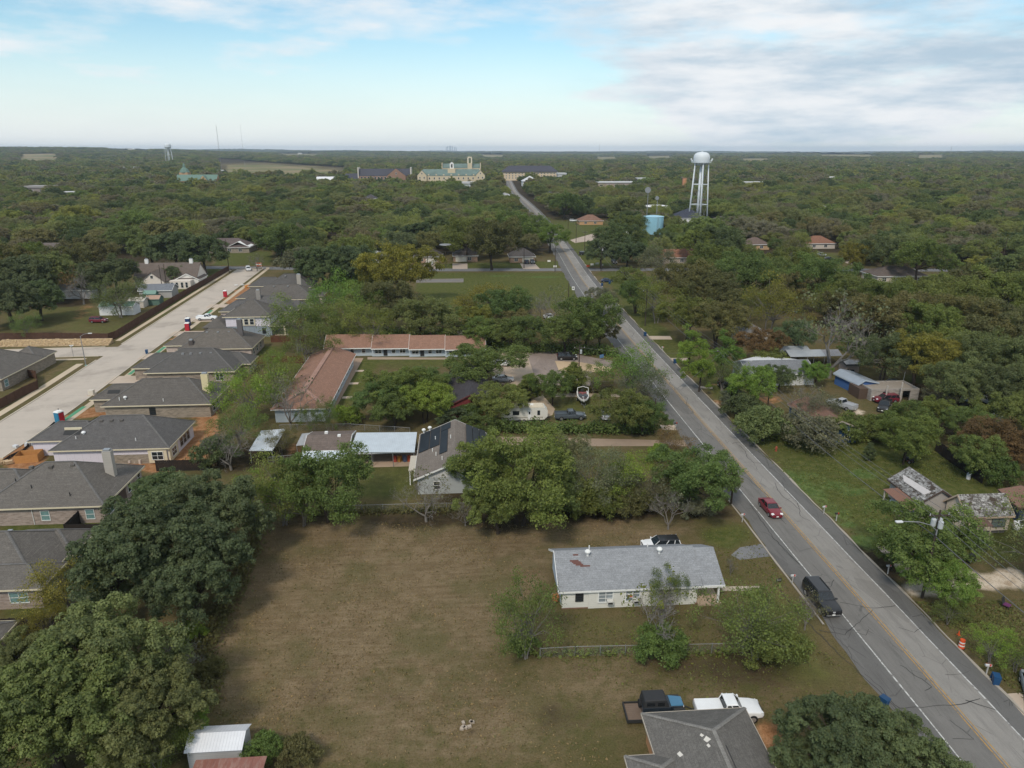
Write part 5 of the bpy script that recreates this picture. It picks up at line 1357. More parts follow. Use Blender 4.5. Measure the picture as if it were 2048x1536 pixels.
street_house('tan brick ranch house with dark brown roof on the right', 1490, 500, 52, brick((0.46, 0.29, 0.15), (0.52, 0.34, 0.19), (0.4, 0.34, 0.28), 'gold_brick'), (0.13, 0.095, 0.08), d=11, clear=24)
street_house('red-roofed house with white carport on the right', 1612, 498, 62, plain((0.52, 0.46, 0.40)), (0.20, 0.10, 0.066), d=12, clear=22)
street_house('long red-brown roof right of the crossing', 1308, 528, 118, plain((0.36, 0.30, 0.25)), (0.215, 0.105, 0.068), d=11, clear=14, wins=5)
street_house('brown-roofed house with pale walls in the right woods', 1753, 567, 106, plain((0.50, 0.43, 0.36)), (0.125, 0.10, 0.088), d=12, clear=24, wins=4, pitch=0.5)
street_house('grey house partly hidden right of the sycamore', 1480, 690, 60, plain((0.38, 0.37, 0.36)), (0.16, 0.155, 0.15), d=8, clear=1, wins=1)
street_house('low house behind trees at the far right', 1985, 580, 60, plain((0.45, 0.40, 0.34)), (0.09, 0.08, 0.08), d=10, clear=6)
street_house('shaded house right of the far drive', 1975, 535, 50, plain((0.40, 0.33, 0.26)), (0.12, 0.10, 0.09), d=10, clear=8)
street_house('white-walled house with navy roof beneath the water tower', 1355, 450, 60, WHITE_TRIM, (0.05, 0.055, 0.075), d=22, ze=4.5, clear=26, wins=3, group=None)
street_house('grey rooftop right of the water tower', 1425, 452, 42, plain((0.4, 0.37, 0.34)), (0.10, 0.09, 0.085), d=12, clear=14, group=None)
street_house('small grey roof before the water tower', 1375, 476, 40, plain((0.45, 0.44, 0.42)), (0.20, 0.205, 0.21), d=10, clear=12, group=None)
street_house('white flat-roofed hall behind the blue tank', 1287, 424, 58, plain((0.62, 0.60, 0.57)), (0.68, 0.68, 0.68), d=16, ze=4, pitch=0.15, clear=24, group=None)
street_house('cream hall left of the white one behind the tank', 1258, 421, 30, plain((0.52, 0.46, 0.38)), (0.55, 0.52, 0.48), d=14, ze=4, pitch=0.2, clear=22, group=None)
street_house('white metal barn in front of the blue tank', 1222, 481, 46, plain((0.66, 0.66, 0.66)), (0.66, 0.66, 0.67), d=8, ze=3.5, pitch=0.3, clear=16, group=None, wins=0)
street_house('dark gabled house by the far road', 1083, 402, 36, plain((0.45, 0.43, 0.41)), (0.055, 0.05, 0.06), d=18, ze=4, clear=24, group=None)
street_house('white-roofed cottage with green walls in the far trees', 660, 424, 18, plain((0.16, 0.22, 0.18)), (0.62, 0.62, 0.62), d=10, ze=4, pitch=0.8, gab='WE', clear=40, group=None)
street_house('tan two-storey house with dark roof in the far trees', 727, 416, 28, plain((0.50, 0.43, 0.31)), (0.07, 0.065, 0.07), d=12, ze=8, clear=40, group=None)
street_house('pale roof glimpsed in the trees on the left', 200, 442, 18, plain((0.5, 0.5, 0.5)), (0.62, 0.62, 0.62), d=8, ze=4, clear=30, group=None)
street_house('white house glimpsed in trees right of centre', 1745, 436, 36, plain((0.6, 0.6, 0.58)), (0.45, 0.45, 0.45), d=10, ze=3.5, clear=26, group=None)
for lab, x, y, w, wc, rc in (('white roof in the right woods beside two parked cars', 1632, 424, 24, (0.5, 0.5, 0.48), (0.55, 0.55, 0.54)), ('pale cottage deep in the right woods', 1750, 418, 20, (0.55, 0.52, 0.48), (0.40, 0.38, 0.36)), ('small white roof in the left woods', 197, 434, 16, (0.55, 0.55, 0.54), (0.58, 0.58, 0.58)),
                             ('white house glimpsed among the left trees', 166, 468, 26, (0.58, 0.56, 0.52), (0.20, 0.19, 0.18)), ('white gable beneath the left trees', 172, 484, 20, (0.6, 0.58, 0.54), (0.42, 0.42, 0.42)), ('pale roof in the trees left of the far road', 862, 426, 20, (0.5, 0.48, 0.45), (0.48, 0.47, 0.46)), ('grey roof in trees before the campus', 1000, 398, 22, (0.5, 0.45, 0.4), (0.34, 0.34, 0.35)), ('brown roof in the woods right of the tower', 1560, 432, 26, (0.42, 0.34, 0.28), (0.2, 0.14, 0.11))):
    street_house(lab, x, y, w, plain(wc), rc, d=9, ze=3.6, clear=26, group=None, wins=2)
# ------------------------------------------------------------------ towers, tank, campus, far buildings
WT = plain((0.60, 0.64, 0.67), 0.5, vary=0.06)
def water_tower(label, u, v, H, R, group='water towers'):
    h = thing('water_tower', label, 'water tower', (u, v, 0), 0, group); KEEP.append((u-14, u+14, v-14, v+14, 30))
    zt = H - R*1.28
    MB().lathe([(0.3, zt-R*0.42), (R*0.55, zt-R*0.33), (R*0.9, zt-R*0.12), (R, zt+0.1*R), (R, zt+R*0.62), (R*0.95, zt+R*0.86), (R*0.80, zt+R*1.07), (R*0.5, zt+R*1.22), (0.35, zt+R*1.28)], 28).build('tank', WT, h, smooth=True)
    MB().lathe([(0.4, zt+R*1.26), (0.4, zt+R*1.42)], 10).build('finial', WT, h)
    b = MB(); n = 24
    for k in range(n):
        a0, a1 = 2*math.pi*k/n, 2*math.pi*(k+1)/n; q = R*1.18
        b.loft([[(R*math.cos(a), R*math.sin(a), zt+z) for z in (0.0, 0.12)] + [(q*math.cos(a), q*math.sin(a), zt+z) for z in (0.12, 0.0)] for a in (a0, a1)])
        b.tube((q*math.cos(a0), q*math.sin(a0), zt+0.1), (q*math.cos(a0), q*math.sin(a0), zt+1.3), 0.06, n=4)
        b.tube((q*math.cos(a0), q*math.sin(a0), zt+1.3), (q*math.cos(a1), q*math.sin(a1), zt+1.3), 0.05, n=4)
    b.build('balcony', WT, h)
    for k in (0, 1): MB().tube((R*1.2*(1-2*k), -0.5, zt+0.8), (R*1.35*(1-2*k), -0.5, zt+2.6), 0.5, 0.5, 8).build('antenna_dish', WT, h)
    MB().tube((0, 0, -0.2), (0, 0, zt-R*0.3), 0.85, 0.75, 14).build('riser_pipe', WT, h, smooth=True)
    legs = []
    for k in range(5):
        a = 2*math.pi*k/5 + 0.9
        legs.append(lambda t, a=a: Vector(((R*1.27 - R*0.40*t)*math.cos(a), (R*1.27 - R*0.40*t)*math.sin(a), zt*t)))
        MB().tube(legs[-1](-0.002), legs[-1](1.0), 0.45, 0.40, 10).build('leg', WT, h, smooth=True)
    for t in (0.32, 0.65):
        for k in range(5): MB().tube(legs[k](t), legs[(k+1) % 5](t), 0.2, 0.2, 6).build('strut', WT, h)
    for t0, t1 in ((0.0, 0.32), (0.32, 0.65), (0.65, 0.98)):
        for k in range(5):
            b = MB(); j = (k+1) % 5; b.tube(legs[k](t0), legs[j](t1), 0.05, n=4); b.tube(legs[j](t0), legs[k](t1), 0.05, n=4); b.build('tie_rod', GALV, h)
    MB().box(2.2, 6.5, -6, -3.2, 0, 2.0).build('valve_box', WT, h); MB().box(2.6, 5.6, -5.6, -3.6, 2.0, 2.6).build('valve_cover', plain((0.16, 0.40, 0.52)), h)
    return h
u, v = G(1393, 447)
wt_h = HGT(u, v, 303.5)
water_tower('tall white water tower on tall legs right of the road', u, v, wt_h, 16.2 * PX(u, v, 40)[2] / F_PX)
u, v = 2500*math.sin(YAW + math.atan((371-1024)/F_PX)), 2500*math.cos(YAW + math.atan((371-1024)/F_PX))
t2 = water_tower('small distant white water tower on the left horizon', u, v, HGT(u, v, 286), 6.4*PX(u, v, 50)[2]/F_PX)
# blue ground tank
a = G(1312, 470)
h = thing('blue_tank', 'round sky-blue ground storage tank left of the water tower', 'tank', (a[0], a[1]+8, 0)); KEEP.append((a[0]-10, a[0]+10, a[1]-1, a[1]+18, 44))
Rt = 20.5*PX(a[0], a[1])[2]/F_PX
def tank_blue():
    t = NT('tank_paint'); vec, al, z = t.facade()
    c = t.mix(t.noise(0.5, 5, 0.7, t.map(t.co(), (1, 1, 0.15))), (0.20, 0.42, 0.53), (0.32, 0.55, 0.65))
    return t.done(c, 0.5)
HT = HGT(a[0], a[1], 436)
MB().lathe([(Rt, -0.2), (Rt, HT), (Rt*0.995, HT+0.05)], 40).build('shell', tank_blue(), h, smooth=False)
MB().lathe([(Rt*1.015, HT+0.0), (Rt*1.015, HT+0.3), (Rt*0.5, HT+0.8), (0.2, HT+1.0)], 40).build('lid', plain((0.30, 0.50, 0.60)), h)
b = MB()
for s in (-.25, .25): b.tube((Rt*0.2+s, -Rt*1.0, 0), (Rt*0.2+s, -Rt*1.0, HT+0.8), 0.05, n=4)
b.build('ladder', STEEL, h)
# warning sirens
for lab, x, yt, yb, r in (('round grey siren on a tall pole above the blue tank', 1292, 380, 447, 1.9), ('smaller siren on a pole right of the first', 1311, 396, 450, 1.2)):
    u, v = G(x, yb + 12); zt = HGT(u, v, yt)
    h = thing('siren_pole', lab, 'siren', (u, v, 0), 0, 'sirens above the blue tank')
    MB().tube((0, 0, 0), (0, 0, zt), 0.28, 0.2, 8).build('pole', GALV, h); MB().tube((-0.4, -0.6, zt), (0.3, 0.6, zt), r, r*0.6, 14).build('horn', GALV, h); MB().tube((0.3, 0.6, zt), (0.6, 1.2, zt), r*0.5, r*0.4, 10).build('motor', plain((0.25, 0.26, 0.25)), h)
# radio masts
def mast(label, x, yb, yt, r=0.5, dist=None):
    if dist:
        az = YAW + math.atan((x-1024)/F_PX); u, v = dist*math.sin(az), dist*math.cos(az)
    else: u, v = G(x, yb)
    z = HGT(u, v, yt); h = thing('radio_mast', label, 'mast', (u, v, 0), 0, 'radio masts')
    b = MB(); n = 14
    P = [[Vector((r*(1.5-0.9*k/n)*math.cos(t), r*(1.5-0.9*k/n)*math.sin(t), z*k/n)) for t in (0.3, 2.4, 4.5)] for k in range(n+1)]
    for k in range(n):
        for i in range(3): b.tube(P[k][i], P[k+1][i], 0.09, n=4, cap=False); b.tube(P[k][i], P[k+1][(i+1) % 3], 0.05, n=3, cap=False); b.tube(P[k+1][i], P[k+1][(i+1) % 3], 0.05, n=3, cap=False)
    b.build('lattice', GALV, h); MB().tube((0, 0, z), (0, 0, z*1.04), 0.06, n=5).build('antenna', GALV, h)
mast('lattice radio mast rising behind the green-roofed church', 446, 366, 252, 0.6)
mast('thin distant mast right of the lattice one', 513, 315, 250, 0.15, 1900)
mast('thin distant mast above the road end', 1190, 305, 288, 1.2, 3000)
mast('thin distant mast at the right horizon', 1858, 305, 293, 2.0, 3600)
# campus and other big roofs
def far_at(x0, x1, yb):
    a, c = G(x0, yb), G(x1, yb); return a[0], c[0], (a[1]+c[1])/2
def mpp(u, v): return PX(u, v, 10)[2] / F_PX
TANW = plain((0.55, 0.46, 0.32), vary=0.1); REDB = brick((0.26, 0.14, 0.09), (0.33, 0.19, 0.125), (0.3, 0.26, 0.22), 'campus_brick'); COPPER = plain((0.125, 0.175, 0.16), 0.7, vary=0.45, scale=0.15); SLATE = plain((0.055, 0.055, 0.07), 0.8)
def win_row(h, us, v, z, w=1.2, hh=2.0, mat=None):
    for u in us: window(h, 'S', u, v, z, w, hh, pane=mat or GLASS, fr=0.2, rows=1)
u0, u1, v = far_at(836, 970, 370); s = mpp((u0+u1)/2, v); KEEP.append((u0-3, u1+3, v-2, v+60, 30))
h = thing('campus_hall', 'long tan campus hall with green copper roof and gabled ends', 'hall')
def gab(h, nm, u0, u1, v0, v1, ze, rz, ridge, wm, rm, trim=None, over=0.4):
    w, r = MB(), MB()
    if ridge == 'u':
        m = (v0+v1)/2; pr = [(v0, -0.2), (v1, -0.2), (v1, ze), (m, rz), (v0, ze)]; w.loft([[(u0, p, z) for p, z in pr], [(u1, p, z) for p, z in pr]])
        for a in (v0-over, v1+over): r.loft([[(x, a, ze), (x, m, rz+0.1), (x, m, rz+0.5), (x, a, ze+0.4)] for x in (u0+0.01, u1-0.01)])
    else:
        m = (u0+u1)/2; pr = [(u0, -0.2), (u1, -0.2), (u1, ze), (m, rz), (u0, ze)]; w.loft([[(p, v0, z) for p, z in pr], [(p, v1, z) for p, z in pr]])
        for a in (u0-over, u1+over): r.loft([[(a, y, ze), (m, y, rz+0.1), (m, y, rz+0.5), (a, y, ze+0.4)] for y in (v0+0.6, v1-0.01)])
    w.build(nm + 'wall', wm, h); return r.build(nm + 'roof', rm, h)
ez, rz = HGT(0.5*(u0+u1), v, 351.5), HGT(0.5*(u0+u1), v+9, 339)
gw = 18*s
gab(h, '', u0+gw*0.6, u1-gw*0.6, v+0.5, v+20, ez, rz, 'u', TANW, COPPER)
gab(h, 'left_gable_', u0, u0+gw, v-3, v+22, ez*1.05, HGT(u0, v-3, 341), 'v', TANW, COPPER); gab(h, 'right_gable_', u1-gw, u1, v-3, v+22, ez*1.05, HGT(u1, v-3, 341), 'v', TANW, COPPER)
win_row(h, [u0+gw+4+k*(u1-u0-2*gw-8)/9 for k in range(10)], v+0.4, ez*0.72, 1.6, 2.6)
win_row(h, [u0+gw*0.5-3, u0+gw*0.5+3, u1-gw*0.5-3, u1-gw*0.5+3], v-3.1, ez*0.8, 1.4, 2.4); win_row(h, [u0+gw*0.5, u1-gw*0.5], v-3.1, ez*1.25, 1.4, 2.0)
for k in range(7): uu = u0+gw+3+k*(u1-u0-2*gw-6)/6; MB().box(uu-1, uu+1, v+0.2, v+3, ez, ez+2.2).build('dormer', TANW, h)
ub = (u0+u1)/2 + 1; MB().box(ub-6, ub+5, v+4, v+14, ez, rz+1.5).build('cupola_base', TANW, h)
zt = HGT(ub, v+9, 324); MB().box(ub-2.8, ub+2.8, v+7, v+12, rz+1.5, zt-2).build('bell_gable', WHITE_TRIM, h); MB().loft([[(ub-2.8, y, zt-2), (ub+2.8, y, zt-2), (ub, y, zt)] for y in (v+7, v+12)]).build('bell_gable_top', WHITE_TRIM, h); MB().box(ub-1.1, ub+1.1, v+6.9, v+6.99, rz+2.5, zt-3).build('bell_opening', DARK, h); MB().tube((ub, v+9, zt), (ub, v+9, zt+5), 0.15).build('spire', DARK, h)
h = thing('campus_tower_hall', 'rear tan campus hall with green roof and square tower', 'hall')
u0, u1, v2 = *far_at(884, 963, 370)[:2], v + 34
ez, rz = HGT(u0, v2, 336), HGT(u0, v2+8, 328)
gab(h, '', u0, u1*1.0, v2, v2+18, ez, rz, 'u', TANW, COPPER); [MB().box(x-0.6, x+0.6, v2-0.5, v2+18.5, ez-1, rz+1.5).build('end_parapet', TANW, h) for x in (u0, u1)]
ut = G(941, 370)[0]; zt = HGT(ut, v2, 313.5); wd = 4.6*s
MB().box(ut-wd, ut+wd, v2-2, v2+2*wd-2, -0.2, zt-9).build('tower', TANW, h)
for dx in (-0.8, 0.8):
    for dy in (0, 1.6): MB().box(ut+dx*wd-0.9, ut+dx*wd+0.9, v2-1.5+dy*wd, v2+0.3+dy*wd, zt-9, zt-1.5).build('tower_pier', plain((0.66, 0.58, 0.45)), h)
MB().box(ut-wd*0.9, ut+wd*0.9, v2-1.6, v2-1.6+1.8*wd, zt-1.5, zt).build('tower_cap', plain((0.66, 0.58, 0.45)), h); MB().tube((ut, v2+3, zt), (ut, v2+3, zt+9), 0.2, 0.08).build('flagpole', GALV, h)
h = thing('brick_campus_hall', 'long red brick campus hall with dark roof and front gable', 'hall')
u0, u1, v = far_at(718, 822, 366); KEEP.append((u0-22, u1+3, v-2, v+30, 28)); ez, rz = HGT(u0, v, 352), HGT(u0, v+10, 338)
gab(h, '', u0, u1, v, v+22, ez, rz, 'u', REDB, SLATE); [MB().box(x-0.7, x+0.7, v-0.6, v+22.6, ez-3, rz+2.5).build('end_parapet', plain((0.6, 0.55, 0.48)), h) for x in (u0, u1)]
ug0, ug1 = G(775, 366)[0], G(812, 366)[0]; gab(h, 'front_gable_', ug0, ug1, v-5, v+10, ez*1.02, HGT(ug0, v-5, 337), 'v', REDB, SLATE)
win_row(h, [u0+5+k*(ug0-u0-8)/7 for k in range(8)], v-0.1, ez*0.66, 2.6, 4.4); win_row(h, [(ug0+ug1)/2], v-5.1, ez*1.35, 1.6, 3.0)
ul0, _, _ = far_at(691, 720, 366); gab(h, 'low_wing_', ul0, u0-0.8, v+2, v+18, ez*0.55, HGT(ul0, v+10, 347.5), 'u', REDB, SLATE)
h = thing('campus_dormitory', 'long cream dormitory with dark hip roof behind the trees', 'hall')
u0, u1, v = far_at(1005, 1116, 361); KEEP.append((u0-3, u1+3, v-2, v+30, 26)); ez = HGT(u0, v, 344)
MB().box(u0+1, u1-1, v+1, v+22, -0.2, ez).build('wall', plain((0.60, 0.48, 0.33)), h); rb, _, _ = roof_hip(u0-1, u1+1, v-1, v+24, ez+0.4, 0.75); rb.build('roof', SLATE, h)
for zz in (0.82, 0.55, 0.3): win_row(h, [u0+6+k*(u1-u0-12)/15 for k in range(16)], v+0.9, ez*zz, 1.4, 1.8)
h = thing('white_pavilion', 'white pyramid-roofed pavilion beside the far road', 'pavilion')
u0, u1, v = far_at(1044, 1078, 373); KEEP.append((u0-3, u1+3, v-2, v+30, 25)); ez = HGT(u0, v, 363)
MB().box(u0+1, u1-1, v+1, v+24, -0.2, ez).build('wall', WHITE_TRIM, h); rb, _, _ = roof_hip(u0, u1, v, v+(u1-u0), ez+0.3, 2*(HGT(u0, v+12, 352)-ez)/(u1-u0)); rb.build('roof', plain((0.52, 0.52, 0.53)), h)
win_row(h, [u0+5, (u0+u1)/2, u1-5], v+0.9, ez*0.5, 1.6, 3)
h = thing('green_roof_church', 'brick church with green metal roof and domed turret', 'church')
u0, u1, v = far_at(353, 433, 371); KEEP.append((u0-3, u1+3, v-2, v+30, 26)); ez, rz = HGT(u0, v, 362.5), HGT(u0, v+9, 350)
OB = brick((0.42, 0.24, 0.12), (0.5, 0.3, 0.16), (0.4, 0.34, 0.28), 'church_brick'); GRN = plain((0.12, 0.19, 0.155), 0.7)
gab(h, '', u0, u1, v, v+20, ez, rz, 'u', OB, GRN); ug0, ug1 = G(400, 371)[0], G(418, 371)[0]; gab(h, 'front_gable_', ug0, ug1, v-4, v+10, ez, HGT(ug0, v-4, 352), 'v', plain((0.55, 0.36, 0.2)), GRN)
ut = G(359, 371)[0]; zt = HGT(ut, v+22, 345); MB().box(ut-5, ut+7, v+20, v+32, -0.2, zt).build('turret', OB, h); MB().lathe([(7.5, zt), (5.5, zt+4), (2.2, zt+7), (1.8, zt+10), (0.2, zt+13)], 8, (ut+1, v+26, 0)).build('turret_dome', GRN, h)
win_row(h, [u0+8+k*8 for k in range(5)], v-0.1, ez*0.5, 2, 3)
h = thing('arched_hall', 'white barrel-roofed hall at the end of the campus field', 'hall')
u0, u1, v = far_at(632, 674, 366); KEEP.append((u0-3, u1+3, v-2, v+30, 26)); Rr = (u1-u0)*0.28
MB().loft([[(x, v+Rr*1.4+Rr*1.3*math.cos(t), Rr*1.0*math.sin(t)) for t in [math.pi*k/12 for k in range(13)]] for x in (u0, u1)]).build('barrel_roof', plain((0.66, 0.66, 0.67)), h)
MB().loft([[(u1-2, v-2+Rr*0.8*math.cos(t)+Rr, Rr*0.9*math.sin(t)) for t in [math.pi*k/10 for k in range(11)]] for x in (0, 1)] if False else [[(u1+0.05+d, v+Rr*1.4+Rr*1.1*math.cos(t), Rr*0.85*math.sin(t)) for t in [math.pi*k/10 for k in range(11)]] for d in (0, 0.2)]).build('end_wall', plain((0.28, 0.17, 0.11)), h)
# flat roofs and sheds glimpsed in the woods
def flat(label, x0, x1, yb, yt, col, d=18, roofc=None, name='flat_building', group='pale roofs in the distant woods', clear=None):
    u0, u1, v = far_at(x0, x1, yb); z = HGT(u0, v, yt); KEEP.append((u0-2, u1+2, v-2, v+d+2, clear or d*1.6))
    h = thing(name, label, 'building', (0, 0, 0), 0, group)
    MB().box(u0, u1, v, v+d, -0.2, z*0.82).build('wall', plain(col), h); MB().box(u0-0.8, u1+0.8, v-0.8, v+d+0.8, z*0.82, z).build('roof', plain(roofc or (0.50, 0.50, 0.50)), h)
    n = max(2, int((u1-u0)/9)); win_row(h, [u0+(k+0.5)*(u1-u0)/n for k in range(n)], v-0.05, z*0.42, (u1-u0)/n*0.4, z*0.3)
    return h
flat('flat brown two-storey motel at the far left', 53, 98, 392, 372, (0.26, 0.22, 0.20), 20, (0.30, 0.28, 0.27))
flat('white-roofed petrol station at the far left', 120, 152, 398, 384, (0.45, 0.15, 0.12), 16); flat('long white roof right of the petrol station', 152, 194, 398, 388, (0.55, 0.53, 0.5), 16)
flat('low grey gymnasium left of the church', 239, 266, 348, 334, (0.42, 0.44, 0.45), 26); flat('small grey building right of the gymnasium', 284, 300, 345, 334, (0.36, 0.37, 0.38), 20)
flat('white shed on the left horizon by the distant tower', 341, 358, 318, 307, (0.6, 0.6, 0.6), 30); flat('pale pavilion beyond the church', 428, 448, 350, 340, (0.5, 0.48, 0.45), 14)
flat('long white roof in the woods left of the brick chimney', 1195, 1270, 376, 364, (0.35, 0.27, 0.22), 24); flat('small white roof by the brick chimney', 1275, 1296, 372, 356, (0.42, 0.36, 0.32), 16)
flat('white roof in the woods right of the water tower', 1480, 1545, 378, 364, (0.45, 0.42, 0.4), 18); flat('small white house roof in the right woods', 1692, 1705, 385, 371, (0.66, 0.66, 0.68), 9); flat('far white shed at right', 1679, 1693, 345, 336, (0.7, 0.7, 0.7), 14)
flat('white storage building right of the dormitory', 1116, 1132, 362, 346, (0.5, 0.5, 0.5), 20); flat('pale blue-white building below the campus hall', 925, 952, 384, 364, (0.56, 0.60, 0.64), 14)
fr = random.Random(3)
for i, (x, y, w) in enumerate(((112,303,12),(136,301,10),(212,300,8),(252,299,9),(620,302,7),(660,307,8),(695,309,12),(725,301,10),(770,304,6),(980,320,12),(1085,309,8),(1320,315,14),(1660,309,14),(1690,311,10),(1725,321,8),(1785,321,8),(1880,313,7),(1950,314,9),(1990,322,8),(1245,322,7),(1640,340,9),(300,305,10),(560,305,9),(425,318,9))):
    dist = 48 / max(0.006, (y - HORIZON + 3) / F_PX) * 0.72
    az = YAW + math.atan((x-1024)/F_PX); u, v = dist*math.sin(az), dist*math.cos(az)
    sz = w * dist / F_PX; zb = float(hill(u, v))
    h = thing('distant_roof', 'pale roof far off toward the horizon', 'building', (u, v, zb), 0, 'pale specks of roofs near the horizon')
    b = MB(); b.box(-sz/2, sz/2, 0, sz*0.6, 0, 9); b.build('wall', plain((0.36, 0.34, 0.31)), h)
    MB().loft([[(x_, 0, 9), (x_, sz*0.6, 9), (x_, sz*0.3, 12.5)] for x_ in (-sz/2, sz/2)]).build('roof', plain((0.45, 0.44, 0.43)), h)
# distant city skyline
az = YAW + math.atan((906-1024)/F_PX)
for i, (dx, hh) in enumerate(((-7, 3), (-4, 5), (0, 6), (2, 5.5), (5, 4.5), (9, 3.5), (12, 2.5))):
    d = 14500; u, v = d*math.sin(az) + dx*d/F_PX, d*math.cos(az)
    h = thing('skyline_tower', 'hazy skyline tower, %s from the left in the distant city' % ('first', 'second', 'third', 'fourth', 'fifth', 'sixth', 'seventh')[i], 'tower', (u, v, float(hill(u, v))), 0, 'towers of the distant skyline')
    MB().box(-7, 7, 0, 14, 0, 48 + hh*d/F_PX).build('tower_shaft', plain((0.30, 0.34, 0.38)), h); MB().box(-5, 5, 2, 12, 48 + hh*d/F_PX, 52 + hh*d/F_PX).build('tower_top', plain((0.34, 0.37, 0.4)), h)
# brick chimney in the woods
a = G(1367, 385); h = thing('brick_chimney_tower', 'square orange brick tower rising from the woods', 'tower', (a[0], a[1], 0)); KEEP.append((a[0]-4, a[0]+4, a[1]-4, a[1]+4, 30))
z = HGT(a[0], a[1], 357); MB().box(-2, 2, -2, 2, -0.2, z).build('shaft', plain((0.50, 0.23, 0.12)), h); MB().box(-2.2, 2.2, -2.2, 2.2, z, z+0.6).build('cap', plain((0.36, 0.18, 0.1)), h)
# ---- trees one can point at, from the photograph
T = tpx
# lower left corner
T(410,1040,205,'o','dark','dark oak, topmost of the clump beside the brown lot')
T(300,1110,250,'o','dark','broad dark oak between the grey hip roofs and the brown lot')
T(385,1160,200,'o','dark','dark oak hanging over the left edge of the brown lot')
T(335,1010,150,'o','dark','smaller dark oak behind the clump, next to the brick house wall')
T(195,1345,280,'o','oak','big deep green oak above the white metal shed')
T(95,1440,300,'o','oak','big deep green oak filling the bottom left corner')
T(285,1440,220,'o','oak','deep green oak left of the white metal shed')
T(60,1330,150,'o','oak','deep green oak at the left edge below the brick house')
T(130,1185,135,'s','yellow','yellow-green tree in front of the lowest brick house')
T(90,1240,80,'s','yellow','small yellow-green tree by the black fence corner')
T(345,1315,115,'r','grey','grey leafless tree at the brown lot edge above the shed')
T(378,1265,55,'h','bright','bright yellow-green bush squeezed between the two oak clumps')
T(375,1440,95,'c','bright','bright green cedar touching the white shed roof', hr=1.1)
T(215,1515,90,'c','bright','bright green cedar at the bottom edge', hr=1.1)
T(310,1500,110,'s','olive','half bare tree left of the rusty red roof')
T(530,1495,70,'h','mid','dark bush against the right end of the white shed')
T(595,1505,75,'h','brown','brown scrubby bush right of the white shed')
T(425,1335,50,'h','brown','low brown brush at the left edge of the lot')
# lower right
T(1680,1500,225,'o','dark','dense dark oak right of the lowest grey roof')
T(1795,1530,205,'o','dark','dense dark oak between the lowest roof and the main road')
T(1612,1530,120,'o','dark','small dark oak touching the lowest grey roof')
# around the white house
T(1050,1235,140,'s','olive','scraggly tree with green tufts left of the white house', hr=1.25)
T(1045,1285,55,'h','mid','green bush at the foot of the scraggly tree left of the white house')
T(1318,1225,165,'r','olive','half bare tree in front of the white house wall', hr=1.0)
T(1332,1178,70,'s','mid','green tuft of the half bare tree before the white house', hr=1.3)
T(1320,1290,100,'h','mid','bushy green base in front of the white house by the wire fence')
T(1520,1245,190,'s','olive','wide yellow-green tree right of the white house walk', hr=0.85)
T(1545,1290,110,'h','olive','yellow-green bush at the roadside end of the wire fence')
T(1616,1215,75,'r','grey','small dead tree beside the black vehicle', hr=1.3)
T(1463,1128,34,'r','grey','small bare sapling by the white house driveway', hr=1.4)
# fence row behind the lot
T(655,970,170,'g','mid','full green tree below the white metal awning')
T(560,985,140,'s','olive','thin olive tree left of the awning, along the fence')
T(505,1000,110,'s','bright','bright scrubby tree at the lot corner by the dark oaks')
T(600,1000,110,'s','mid','thin green tree on the fence row below the sheds')
T(1040,955,210,'g','olive','big yellow-green tree right of the house with solar panels')
T(960,945,110,'g','mid','green tree against the solar-panelled house')
T(1000,1010,130,'g','olive','lower green tree at the fence right of the grey gable')
T(1110,985,110,'g','mid','green tree in the middle of the fence row')
T(1195,960,130,'s','grey','thin greyish tree in the gap of the fence row')
T(1190,1005,90,'h','olive','olive brush in the fence row')
T(1260,955,110,'s','bright','thin yellow-green tree in the fence row')
T(1265,1005,80,'h','brown','brown brush near the right end of the wire fence')
T(1395,960,150,'g','mid','full green tree at the roadside end of the fence row')
T(1440,965,75,'g','oak','dark leafy tree closest to the main road')
T(1340,960,90,'s','brown','brownish thin tree in the fence row near the road')
T(1340,1010,95,'r','grey','bare grey tree at the top edge of the brown lot', hr=1.05)
T(1160,985,95,'h','olive','olive brush right of the big yellow-green tree')
T(1225,965,85,'s','olive','feathery olive tree in the fence row gap')
T(1300,975,85,'s','grey','feathery grey tree left of the roadside tree')
T(1240,1000,70,'h','grey','grey brush behind the wire fence')
T(938,826,48,'h','mid','green bush hiding the red wall')
T(1395,1015,60,'h','grey','dusty green bush below the roadside tree')
T(1127,905,88,'g','pale','rounded grey-green willow below the dirt drive')
T(1345,885,72,'s','rust','rusty brown thin tree at the dirt drive mouth', hr=0.75)
T(850,985,125,'r','grey','grey bare tree in front of the solar house', hr=0.95)
T(930,1020,65,'r','grey','low bare tree against the wire fence')
T(1320,905,45,'h','bright','light green bush by the roadside under the rusty tree')
# beside the sheds and the long brown roof
T(455,885,110,'r','dark','dark half bare tree beside the orange dirt yard')
T(430,905,80,'h','dark','dark brush between the dirt yard and the metal sheds')
T(480,855,90,'s','mid','thin green tree left of the metal sheds')
T(500,790,120,'s','bright','yellow-green tree between the new houses and the long brown roof')
T(545,765,100,'s','olive','olive tree at the left wall of the long brown roof')
T(575,790,110,'r','grey','white-grey bare tree over the corner of the long brown roof', hr=1.2)
T(560,735,70,'s','bright','bright bush-like tree behind the new houses')
T(615,690,95,'s','olive','olive tree behind the two-storey house yard')
T(590,650,110,'s','olive','olive tree beyond the two-storey house')
T(640,645,90,'s','mid','green tree left of the apartment row')
T(560,880,60,'s','brown','thin brown tree between the metal sheds')
T(620,838,45,'s','mid','small tree in front of the long brown roof end', hr=1.3)
T(655,830,45,'s','mid','small slim tree at the corner of the long brown roof', hr=1.6)
T(697,830,50,'h','bright','small bright tree on the grass beside the long brown roof')
